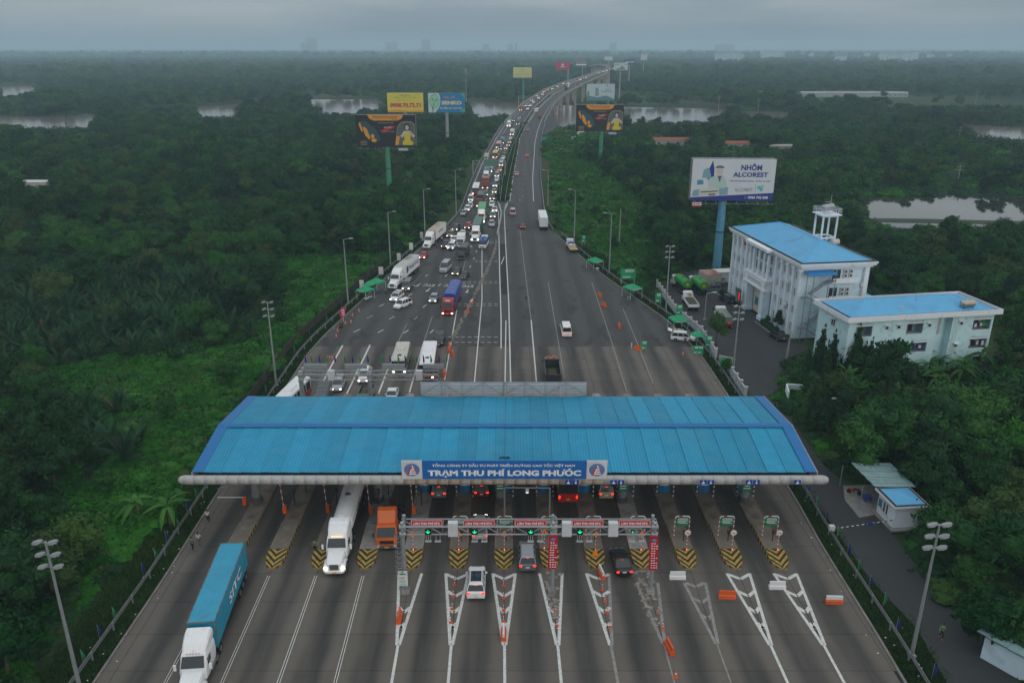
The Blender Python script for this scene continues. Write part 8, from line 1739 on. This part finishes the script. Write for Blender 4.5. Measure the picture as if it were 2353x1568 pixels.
for a in ((479, 1199, R(200), 'walk', 'white', 'black', 'person in white shirt walking alone at the left kerb near the canopy'), (459, 1252, R(170), 'walk', 'white', 'grey', 'person in white shirt and cap walking beside one in green at the left'), (444, 1263, R(160), 'walk', 'green', 'black', 'person in green shirt walking beside one in white at the left'),
          (725, 1268, R(180), 'hip', 'green', 'black', 'person in green standing on the island nose left of the gas tanker'), (886, 677, R(170), 'stand', 'green', 'black', 'person in green shirt standing before the lettered white container truck'), (927, 675, R(-60), 'crouch', 'black', 'black', 'person in black bending at the bonnet of the grey people carrier'),
          (1003, 572, R(90), 'stand', 'red', 'black', 'person in red beside the cab of the second white container truck'), (1011, 575, R(-30), 'hip', 'black', 'grey', 'person in black standing left of the black off-roader'), (1017, 576, R(30), 'stand', 'grey', 'black', 'person in grey standing before the black off-roader'), (1036, 579, R(180), 'hip', 'navy', 'navy', 'person in dark blue standing at the bonnet of the white off-roader'),
          (1015, 556, R(0), 'stand', 'white', 'black', 'person in white between the truck and the black off-roader'), (1065, 533, R(200), 'stand', 'black', 'black', 'person in black behind the red off-roader'), (1208, 690, R(180), 'stand', 'green', 'black', 'person in green alone in the middle of the outbound asphalt'), (1573, 792, R(180), 'hip', 'black', 'navy', 'person in black by the white people carrier with open tailgate'),
          (782, 757, R(150), 'stand', 'black', 'black', 'person in black, left one below the pink placard'), (786, 756, R(200), 'stand', 'black', 'black', 'person in black, right one below the pink placard'), (2160, 1465, R(160), 'walk', 'green', 'black', 'person in green walking on the side road at bottom right'), (1665, 857, R(180), 'stand', 'navy', 'navy', 'person in dark blue at the yard gate'), (1543, 766, R(180), 'cross', 'green', 'black', 'person in green at the left leg of the third right tent')):
    person(*a)
# ground litter
m = MB(); rr = random.Random(8)
for i in range(150):
    Y = rr.uniform(48, 150); f, s = (EL, -1) if rr.random() < .6 else (ER, 1); x = f(Y)+s*rr.uniform(-1.2, 3.6); m.box((x, Y, .03 if (x-f(Y))*s < 0 else -.15), (rr.uniform(.05, .2), rr.uniform(.05, .14), .04), rz=rr.random()*3)
tag(m.build('litter', M_SWT), kind='stuff')
# median planting
rg = np.random.RandomState(5); m = MB()
for Y in np.arange(YG+6, 560, 5.5):
    lo = [((ML(Y)+MR(Y))/2+rg.randn()*.3, Y, prof(Y)+.3, rg.uniform(.35, .7), .9)]; leaf_cloud(m, lo, 50, .3, rg, .2, .5); core(m, lo, .8, 6, 4)
tag(m.build('median_shrubs', F_VINE), kind='stuff')
CROWNS = []; TR = []
for i in range(7):
    H, Rr = [7.5, 8.5, 6.5, 9, 7, 5.5, 8][i], [3.6, 3.9, 3.4, 3.6, 3.9, 3.0, 3.2][i]
    CROWNS.append((crown_mesh(i, H, Rr, 1900, .50, [F_TREE, F_DARK, F_TREE, F_DARK, F_TREE, F_VINE, F_TREE][i]), trunk_mesh(i, H, Rr), H, Rr))
FARC = []
for i in range(6):
    H, Rr = [7.5, 8.5, 6.5, 9, 7, 8][i], [3.7, 4.2, 3.6, 3.7, 4.0, 3.4][i]
    FARC.append(crown_mesh(20+i, H, Rr, 620, .82, [F_TREE, F_DARK, F_TREE, F_DARK, F_TREE, F_TREE][i], 5))
# --- point-instanced masses (stuff): one object each
def scatter(name, meshes, pts, label=None):
    """pts: rows of x,y,z,scale,rot,idx"""
    pts = np.asarray(pts, np.float32)
    c = bpy.data.collections.new(name+'_kinds')
    for i, me in enumerate(meshes):
        o = bpy.data.objects.new('%s_kind_%02d' % (name, i), me); c.objects.link(o)
    me = bpy.data.meshes.new(name); me.from_pydata(pts[:, :3].tolist(), [], [])
    for nm, k in (('sc', 3), ('rt', 4)):
        a = me.attributes.new(nm, 'FLOAT', 'POINT'); a.data.foreach_set('value', pts[:, k].copy())
    a = me.attributes.new('ix', 'INT', 'POINT'); a.data.foreach_set('value', pts[:, 5].astype(np.int32))
    for x in meshes:
        for mm in x.materials:
            if mm.name not in me.materials: me.materials.append(mm)
    o = put(name, me)
    g = bpy.data.node_groups.new(name, 'GeometryNodeTree')
    g.interface.new_socket('Geometry', in_out='INPUT', socket_type='NodeSocketGeometry'); g.interface.new_socket('Geometry', in_out='OUTPUT', socket_type='NodeSocketGeometry')
    gi = g.nodes.new('NodeGroupInput'); go = g.nodes.new('NodeGroupOutput'); ip = g.nodes.new('GeometryNodeInstanceOnPoints')
    ci = g.nodes.new('GeometryNodeCollectionInfo'); ci.inputs[0].default_value = c; ci.inputs[1].default_value = True; ci.inputs[2].default_value = True
    def attr(nm, ty):
        a = g.nodes.new('GeometryNodeInputNamedAttribute'); a.data_type = ty; a.inputs[0].default_value = nm; return a.outputs[0]
    l = g.links.new
    l(gi.outputs[0], ip.inputs['Points']); l(ci.outputs[0], ip.inputs['Instance']); ip.inputs['Pick Instance'].default_value = True
    l(attr('ix', 'INT'), ip.inputs['Instance Index'])
    cx = g.nodes.new('ShaderNodeCombineXYZ'); l(attr('rt', 'FLOAT'), cx.inputs[2]); l(cx.outputs[0], ip.inputs['Rotation'])
    l(attr('sc', 'FLOAT'), ip.inputs['Scale']); l(ip.outputs[0], go.inputs[0])
    mo = o.modifiers.new('scatter', 'NODES'); mo.node_group = g
    return tag(o, label, kind='stuff')

# --- where things may grow
def inpoly(poly, X, Y):
    X = np.asarray(X, float); Y = np.asarray(Y, float); r = np.zeros(X.shape, bool); n = len(poly); j = n-1
    for i in range(n):
        xi, yi = poly[i]; xj, yj = poly[j]
        if yi != yj:
            c = ((yi > Y) != (yj > Y)) & (X < (xj-xi)*(Y-yi)/(yj-yi)+xi)
            r ^= c
        j = i
    return r
def W2(pl, z=SOIL): return [tuple(P(x, y, z))[:2] for x, y in pl]
YG_ = np.arange(0, 1600, 4.); ELt = np.array([EL(y) for y in YG_]); ERt = np.array([ER(y) for y in YG_])
YARDW = W2(yard)
# a roughly convex hull of the two buildings and their aprons
BLD = W2([(1650,655),(1700,600),(2010,690),(2330,770),(2310,820),(2040,850),(1900,830),(1820,815),(1690,720)], 0)
GUARD = W2([(1965,1110),(2085,1150),(2110,1215),(2050,1260),(1990,1190)], 0)
VERGE_R = W2([(1500,640),(1560,640),(1730,905),(1830,1075),(1870,1140),(2107,1444),(2215,1640),(2100,1640),(1880,1250),(1760,1060),(1600,820),(1480,690)])
CLEAR = [(10,196,86,215),(60,270,212,296),(455,243,550,268),(733,229,865,254),(1083,234,1195,263),(1290,242,1352,277),(1425,246,1665,268),(1700,256,1810,270),(2232,291,2352,318),
         (1985,462,2352,498),(2035,514,2130,520),(1303,298,1352,325),(1256,262,1300,300),(1500,320,1590,334),(1660,331,1715,340),(1775,336,1815,346),(2040,720,2275,800),(1830,660,1900,780),(60,418,120,432),(1640,130,1705,141),(1742,126,1802,135),(1915,134,1945,143),(2015,130,2110,142),(1878,214,2015,222),(2180,371,2215,410)]
def screen(X, Y, Z):
    f = Y*CP-(Z-CAMH)*SP; u = Y*SP+(Z-CAMH)*CP
    return 1176+FPX*X/f, 784-FPX*u/f
def allowed(X, Y, margL, margR, H=None, rad=0.):
    ok = (X < np.interp(Y, YG_, ELt)-margL-rad) | (X > np.interp(Y, YG_, ERt)+margR+rad)
    ok |= (Y > 1560)
    for p in [YARDW, BLD, GUARD]+WPOLY:
        ok &= ~inpoly(p, X, Y)
        if rad > 0 and p is not WPOLY:
            for a in (0, 1.57, 3.14, 4.71): ok &= ~inpoly(p, X+rad*math.cos(a), Y+rad*math.sin(a))
    if H is not None:
        x, y0 = screen(X, Y, SOIL); _, y1 = screen(X, Y, H); rp = rad*FPX/np.maximum(Y, 30)
        for a, b, c, d in CLEAR: ok &= ~((x > a-rp) & (x < c+rp) & (y1 < d) & (y0 > b))
    return ok
Z_VINE = [[(600,600),(850,590),(850,640),(760,720),(590,905),(540,920),(430,1090),(330,1290),(180,1260),(60,1330),(150,1160),(330,1060),(300,950),(30,880),(200,830),(420,830),(560,790),(700,650)],
          [(1250,330),(1320,330),(1400,420),(1490,470),(1500,560),(1540,640),(1450,660),(1265,520)],
          [(1800,870),(1900,870),(1990,920),(2050,960),(2000,1060),(1880,960)], [(1290,276),(1330,285),(1400,310),(1380,340),(1270,330)]]
Z_PALM = [[(-200,600),(350,590),(560,590),(590,780),(420,830),(200,830),(-200,940)], [(100,960),(300,900),(340,1060),(150,1110)], [(640,420),(890,420),(890,470),(640,470)], [(300,425),(350,400),(370,500),(300,520)]]
Z_FIELD = [[(1700,215),(2352,225),(2700,240),(2700,290),(2352,262),(2200,268),(1780,232)], [(1290,205),(1460,215),(1660,236),(1600,245),(1290,236)], [(690,215),(860,208),(900,216),(700,228)], [(2250,350),(2352,360),(2352,420),(2250,400)]]
Z_DARKR = [[(2040,560),(2352,480),(2352,1000),(2290,860),(2310,700),(2000,600)]]
Z_NOTR = [[(1790,830),(1900,780),(2250,790),(2230,905),(1930,905),(1800,880)], VERGE_R and [(1500,640),(1540,640),(1730,905),(1700,905)]]
def zone(x, y, zs):
    r = np.zeros(x.shape, bool)
    for z in zs: r |= inpoly(z, x, y)
    return r
def grid(Y0, Y1, s, k=.70):
    o = []
    for Y in np.arange(Y0, Y1, s):
        hw = k*Y+45; xs = np.arange(-hw, hw, s); o.append(np.stack([xs+rs.uniform(-.45, .45, xs.size)*s, Y+rs.uniform(-.45, .45, xs.size)*s], 1))
    return np.concatenate(o)

# trees: candidates
near_t = []; far_pts = []
for Y0, Y1, s, sc0, H in ((38, 300, 5.2, 1., 8), (300, 700, 6.4, 1.05, 8), (700, 1500, 9.5, 1.3, 9), (1500, 4000, 21, 2.2, 12), (4000, 11000, 55, 4., 16)):
    g = grid(Y0, Y1, s); X, Y = g[:, 0], g[:, 1]
    x, y = screen(X, Y, SOIL)
    ok = allowed(X, Y, 7.5, 6., H*.95, 2.2*min(sc0, 1.3))
    v = zone(x, y, Z_VINE); pz = zone(x, y, Z_PALM); fz = zone(x, y, Z_FIELD); nz = zone(x, y, Z_NOTR)
    u = rs.rand(X.size)
    # open patches, so the wood is not even
    nf = np.sin(X*.021+Y*.013)+np.sin(X*.047-Y*.031+2)+.8*np.sin(Y*.09+X*.05)
    thin = np.where(nf > 1.5, .35, 1.)
    ok &= np.where(v, u < .15, np.where(pz, u < .16, np.where(fz, u < .03, u < .96*thin))) & ~nz
    X, Y, x, y, v, pz = X[ok], Y[ok], x[ok], y[ok], v[ok], pz[ok]
    hs = (.82+.30*np.sin(X*.06+1)*np.sin(Y*.043)+rs.uniform(-.18, .25, X.size))*sc0
    hs = np.where(v, hs*.5, hs); hs = np.clip(hs, .4*sc0, 1.35*sc0)
    if Y0 == 38:
        for i in range(X.size): near_t.append((X[i], Y[i], hs[i], x[i], y[i]))
    else:
        ix = rs.randint(0, 6, X.size)
        for i in range(X.size): far_pts.append((X[i], Y[i], SOIL-.2*sc0, hs[i]*(.8 if Y0 > 4000 else 1), rs.uniform(0, 6.28), ix[i]))
# the ~300 that show largest are trees of their own
def big(t):
    inside = (-60 < t[3] < 2412) and (60 < t[4] < 1760)
    return -(t[2]/t[1])*(1 if inside else .01)
near_t.sort(key=big)
print('near', len(near_t), 'far', len(far_pts))
TREE_SRC = {}
def place_tree(X, Y, s, x, y):
    k = rs.randint(0, 7) if not (y > 1250 and x > 1900) else [0, 2, 4][rs.randint(0, 3)]
    side = 'left' if X < 0 else 'right'
    if Y < 90: where = 'close below the camera on the %s of the toll plaza' % side
    elif Y < 150: where = 'in the thicket level with the toll canopy on the %s' % side
    elif Y < 210: where = 'in the wood beside the toll approach on the %s' % side
    else: where = 'in the wood %s of the highway' % side
    form = ['rounded mid green', 'tall dark green', 'low spreading green', 'tall dark bushy', 'broad mid green', 'small bright green', 'narrow mid green'][k]
    lab = '%s broadleaf tree %s' % (form, where); grp = 'broadleaf trees of the mangrove wood'
    if k not in TREE_SRC:
        cm, tm, H, Rr = CROWNS[k]
        o = thing('broadleaf_tree', lab, 'tree', (X, Y, SOIL), rs.uniform(0, 6.28), grp)
        put('trunk', tm, o); put('crown', cm, o); o.scale = (s, s, s); TREE_SRC[k] = o
    else: dup(TREE_SRC[k], (X, Y, SOIL), rs.uniform(0, 6.28), lab, grp, s*rs.uniform(.9, 1.1))
for (x, y, s) in ((60, 1440, 1.15), (20, 1560, 1.1), (2150, 1262, .95), (2270, 1350, 1.15), (2330, 1240, 1.0), (2255, 1480, .9), (2345, 1500, .9), (2120, 1150, .95), (2230, 1120, 1.0), (1960, 1075, .95), (1905, 1000, .85)):
    q_ = P(x, y, SOIL); place_tree(q_.x, q_.y, s, x, y)
for t in near_t[:287]: place_tree(*t)
rest = near_t[287:]
scatter('wood', [c[0] for c in CROWNS], [(t[0], t[1], SOIL, t[2], rs.uniform(0, 6.28), rs.randint(0, 7)) for t in rest])
scatter('far_wood', FARC, far_pts)

# --- ground cover: vines and low growth, in mounds
def clump(seed, n, ls, m, rr=1.6, hh=.8):
    rng = np.random.RandomState(seed); mb = MB(); lo = [(0, 0, hh*.15, rr*.8, hh/rr)]
    for i in range(4): a = rng.rand()*6.28; lo.append((math.cos(a)*rr*.6, math.sin(a)*rr*.6, hh*(.1+.3*rng.rand()), rr*(.35+.2*rng.rand()), .6*hh/rr*1.5))
    core(mb, lo, .85, 7, 4); leaf_cloud(mb, lo, n, ls, rng, .1, .7, .25); return mb.mesh('clump', m)
CL = [clump(40+i, 240, .30, F_VINE, 1.9, 1.0) for i in range(4)]+[clump(50+i, 220, .34, F_DARK, 1.9, 1.1) for i in range(2)]
gp = []
for Y0, Y1, s, sc0 in ((36, 130, 1.75, 1.), (130, 240, 2.3, 1.25), (240, 420, 4.0, 1.9), (420, 760, 7.5, 3.2)):
    g = grid(Y0, Y1, s); X, Y = g[:, 0], g[:, 1]; x, y = screen(X, Y, SOIL)
    ok = allowed(X, Y, 5.3, 5.5, 1.2, .8) & ~zone(x, y, [VERGE_R and [(1495,640),(1545,636),(1730,905),(1860,1132),(2107,1444),(2215,1640),(2100,1640),(1880,1250),(1700,930)]])
    X, Y, x, y = X[ok], Y[ok], x[ok], y[ok]; v = zone(x, y, Z_VINE)
    h = .75+.5*np.sin(X*.23+Y*.07)*np.sin(Y*.19-X*.11)+.35*np.sin(X*.5+1)*np.sin(Y*.43)+rs.uniform(-.15, .3, X.size)
    h = np.where(v, h, h*.8)
    for i in range(X.size):
        k = rs.randint(0, 4) if (v[i] or rs.rand() < .35) else rs.randint(4, 6)
        gp.append((X[i], Y[i], SOIL-.1, max(.5, h[i]+.35)*sc0, rs.uniform(0, 6.28), k))
scatter('undergrowth', CL, gp)
# --- verge grass: tufts on the strips beside the kerbs and on the median
def tuft(seed, n, m):
    rng = np.random.RandomState(seed); mb = MB()
    for i in range(n):
        a, r = rng.rand()*6.28, .6*math.sqrt(rng.rand()); x, y = r*math.cos(a), r*math.sin(a); b = rng.rand()*6.28; h = .1+.22*rng.rand(); w_ = .035
        dx, dy = math.cos(b), math.sin(b)
        mb.add([(x-dy*w_, y+dx*w_, 0), (x+dy*w_, y-dx*w_, 0), (x+dx*.12, y+dy*.12, h)], [(0, 1, 2)])
    return mb.mesh('tuft', m)
TF = [tuft(i, 70, M_GRASS) for i in range(4)]
gr = []
for Y in np.arange(40, 232, .55):
    for f, s, w_ in ((EL, -1, 5.6), (ER, 1, 5.8)):
        for o in np.arange(.3, w_, .6):
            X = f(Y)+s*(o+rs.uniform(-.25, .25)); gr.append((X, Y+rs.uniform(-.3, .3), SOIL, rs.uniform(.7, 1.5), rs.uniform(0, 6.28), rs.randint(0, 4)))
for Y in np.arange(YG+4, 560, 1.1):
    for X in np.arange(ML(Y)+.6, MR(Y)-.6, .7): gr.append((X, Y, .12+prof(Y), rs.uniform(1., 3.4), rs.uniform(0, 6.28), rs.randint(0, 4)))
gr = np.array(gr); gr = gr[~inpoly(YARDW, gr[:, 0], gr[:, 1])]
scatter('verge_grass', TF, gr)

# --- nipa palms: each frond is a part
def frond_mesh(L_, n, w_, m, arch=.5):
    mb = MB(); pts = []
    for i in range(n+1):
        t = i/n; pts.append(Vector((L_*(.18*t+arch*t*t*.9), 0, L_*(t*1.0-.45*arch*t*t*t))))
    for a, b in zip(pts[:-1], pts[1:]): mb.rod(a, b, .03, .025, 3, False)
    for i in range(2, n+1):
        for h in (0, .33, .67):
            p = pts[i-1].lerp(pts[i], h); d = (pts[i]-pts[i-1]).normalized(); ll = w_*math.sin(math.pi*min(1, .12+.88*(i-1+h)/n))**.6
            for s in (-1, 1):
                e = p+Vector((0, s, 0))*ll*.85+d*ll*.45-Vector((0, 0, ll*.35)); q = d*.05
                mb.add([p-q, p+q, e], [(0, 1, 2)])
    return mb.mesh('frond', m)
FR = [frond_mesh(5.6, 14, .75, F_PALM, .28), frond_mesh(5.0, 14, .75, F_PALM, .5), frond_mesh(4.2, 12, .75, F_PALM, .8), frond_mesh(4.0, 12, .7, F_BROWN, .9)]
PSRC = []
def palm(kind, loc, rz, s, lab):
    if len(PSRC) <= kind:
        o = thing('nipa_palm', lab, 'palm', loc, rz, 'nipa palms'); n = 11
        for i in range(n):
            k = 3 if (i == 4 and kind == 1) else (0 if i % 3 == 0 else 1 if i % 3 == 1 else 2)
            f = put('frond', FR[k], o, (0, 0, 0)); f.rotation_euler = (0, random.uniform(-.18, .16), i*2.4+kind)
        PSRC.append(o); o.scale = (s, s, s)
    else: dup(PSRC[kind], loc, rz, lab, 'nipa palms', s)
pc = []
g = grid(70, 330, 4.3); x, y = screen(g[:, 0], g[:, 1], SOIL); ok = zone(x, y, Z_PALM) & allowed(g[:, 0], g[:, 1], 9, 9, 5, 1.) & (x > -60)
pp = sorted(g[ok].tolist(), key=lambda q: q[1])
for i, (X, Y) in enumerate(pp[:190]):
    k = i % 3
    lab = ['nipa palm with tall upright fronds', 'nipa palm with a withered brown frond', 'nipa palm with spreading arched fronds'][k]+(' %s' % ('level with the canopy' if Y < 118 else 'left of the toll approach' if Y < 180 else 'left of the far tent shelters'))
    palm(k, (X, Y, SOIL), rs.uniform(0, 6.28), rs.uniform(.65, 1.25), lab)
# --- bananas: each leaf a part
def ban_leaf(L_, w_, seed):
    rng = np.random.RandomState(seed); mb = MB(); n = 9; up = .75+.2*rng.rand(); c = []
    for i in range(n+1):
        t = i/n; c.append(Vector((L_*t*(.55+.35*t), 0, L_*(up*t-(.95+.4*rng.rand()*0)*t*t))))
    vs = []; fs = []
    for i, p in enumerate(c):
        t = i/n; ww = w_*(math.sin(math.pi*min(1, t*1.02+.02))**.55 if t > .12 else .12)
        ww *= 1-.15*rng.rand()
        vs += [p+Vector((0, -ww/2, -ww*.16)), p, p+Vector((0, ww/2, -ww*.16))]
    for i in range(n): a = i*3; fs += [(a, a+1, a+4, a+3), (a+1, a+2, a+5, a+4)]
    mb.add(vs, fs); return mb.mesh('leaf', F_BAN)
BL = [ban_leaf(2.6, .50, i) for i in range(3)]
stem = MB().use(mat('banana_stem', (.10, .12, .05), .8)).rod((0, 0, 0), (0, 0, 1.9), .16, .09, 8).mesh('stem')
BSRC = []
def banana(loc, rz, s, lab):
    k = len(BSRC)
    if k < 3:
        o = thing('banana_plant', lab, 'banana plant', loc, rz, 'banana plants'); put('stem', stem, o)
        for i in range(9):
            f = put('leaf', BL[i % 3], o, (0, 0, 1.8)); f.rotation_euler = (random.uniform(-.25, .25), [-.5, .05, .3, .45, -.2][i % 5]+random.uniform(-.12, .12), i*2.4+k)
        BSRC.append(o); o.scale = (s, s, s)
    else: dup(BSRC[random.randrange(3)], loc, rz, lab, 'banana plants', s)
for (x, y, s, lab) in ((322, 1200, 1.35, 'banana plant with broad drooping leaves, left one of the pair beside the left guard rail'), (392, 1205, 1.35, 'banana plant with broad drooping leaves, right one of the pair beside the left guard rail')):
    banana(P(x, y, SOIL), random.uniform(0, 6), s, lab)
for i in range(46):
    x, y = random.uniform(1925, 2225), random.uniform(848, 950)
    if i < 6: x, y = random.uniform(2120, 2260), random.uniform(825, 850)
    banana(P(x, y, SOIL), random.uniform(0, 6), random.uniform(.95, 1.4), 'banana plant in the grove below the white dormitory')
# --- weeping columnar trees by the dormitory
def column_tree(seed, H, Rr):
    rng = np.random.RandomState(seed); mb = MB(); lo = []
    for i in range(9): t = i/8; lo.append((rng.randn()*.1, rng.randn()*.1, .8+t*(H-1.2), Rr*(1-.85*t**1.5), 1.1))
    core(mb, lo, .8, 6, 4)
    leaf_cloud(mb, lo, 1300, .42, rng, 1.6, .35, .2); return mb.mesh('crown', F_DARK), MB().rod((0, 0, 0), (0, 0, H*.7), .12, .05, 6).mesh('trunk', M_BARK)
cs = [column_tree(70+i, 9, 1.15) for i in range(3)]
for i, (x, y, s) in enumerate(((1878, 872, 1.12), (1905, 868, .98), (1893, 880, .85), (1934, 862, .92), (1958, 866, 1.1), (1975, 874, .8), (1990, 870, .85), (1850, 878, .75), (1520, 628, .9), (1530, 640, .8))):
    lab = 'tall weeping column tree, %s in the row before the white dormitory' % ['leftmost tall one', 'second', 'short one in the gap', 'third tall one', 'tallest right one', 'low one', 'rightmost', 'outermost low one'][i] if i < 8 else 'dark slender column tree %s at the far end of the white fence' % ['furthest', 'nearest'][i-8]
    o = thing('column_tree', lab, 'tree', P(x, y, SOIL), i, 'weeping column trees'); put('crown', cs[i % 3][0], o); put('trunk', cs[i % 3][1], o); o.scale = (s, s, s)
# potted-size trees in the yard
for i, (x, y, s, lab) in enumerate(((1645, 796, .72, 'narrow tree growing between the white fence and the yard'), (1668, 858, .42, 'small tree beside the fence gate post'), (1786, 757, .42, 'dark rounded shrub at the office building wall'),
                                    (1838, 700, .5, 'thin tree at the corner below the fire stairs'), (1762, 742, .26, 'low yellowish shrub at the office building wall'))):
    cm, tm, H, Rr = CROWNS[[6, 5, 1, 6, 5][i]]; o = thing('small_tree', lab, 'tree', P(x, y, -.14), i); put('crown', cm, o); put('trunk', tm, o); o.scale = (s*.8, s*.8, s*1.15)
# ------------------------------------------------------------------ haze
bx = MB(); bx.box((0, 12000, 75.5), (50000, 25000, 155)); 
hz = bx.build('haze'); 
hm = bpy.data.materials.new('haze'); hm.use_nodes = True; ht = hm.node_tree; ht.nodes.clear()
ho = N(ht, 'ShaderNodeOutputMaterial'); pv = N(ht, 'ShaderNodeVolumePrincipled')
pv.inputs['Color'].default_value = (.64, .87, 1, 1); pv.inputs['Density'].default_value = .00023; pv.inputs['Anisotropy'].default_value = .0
ht.links.new(pv.outputs[0], ho.inputs['Volume']); hz.data.materials.clear(); hz.data.materials.append(hm)
tag(hz, kind='stuff')
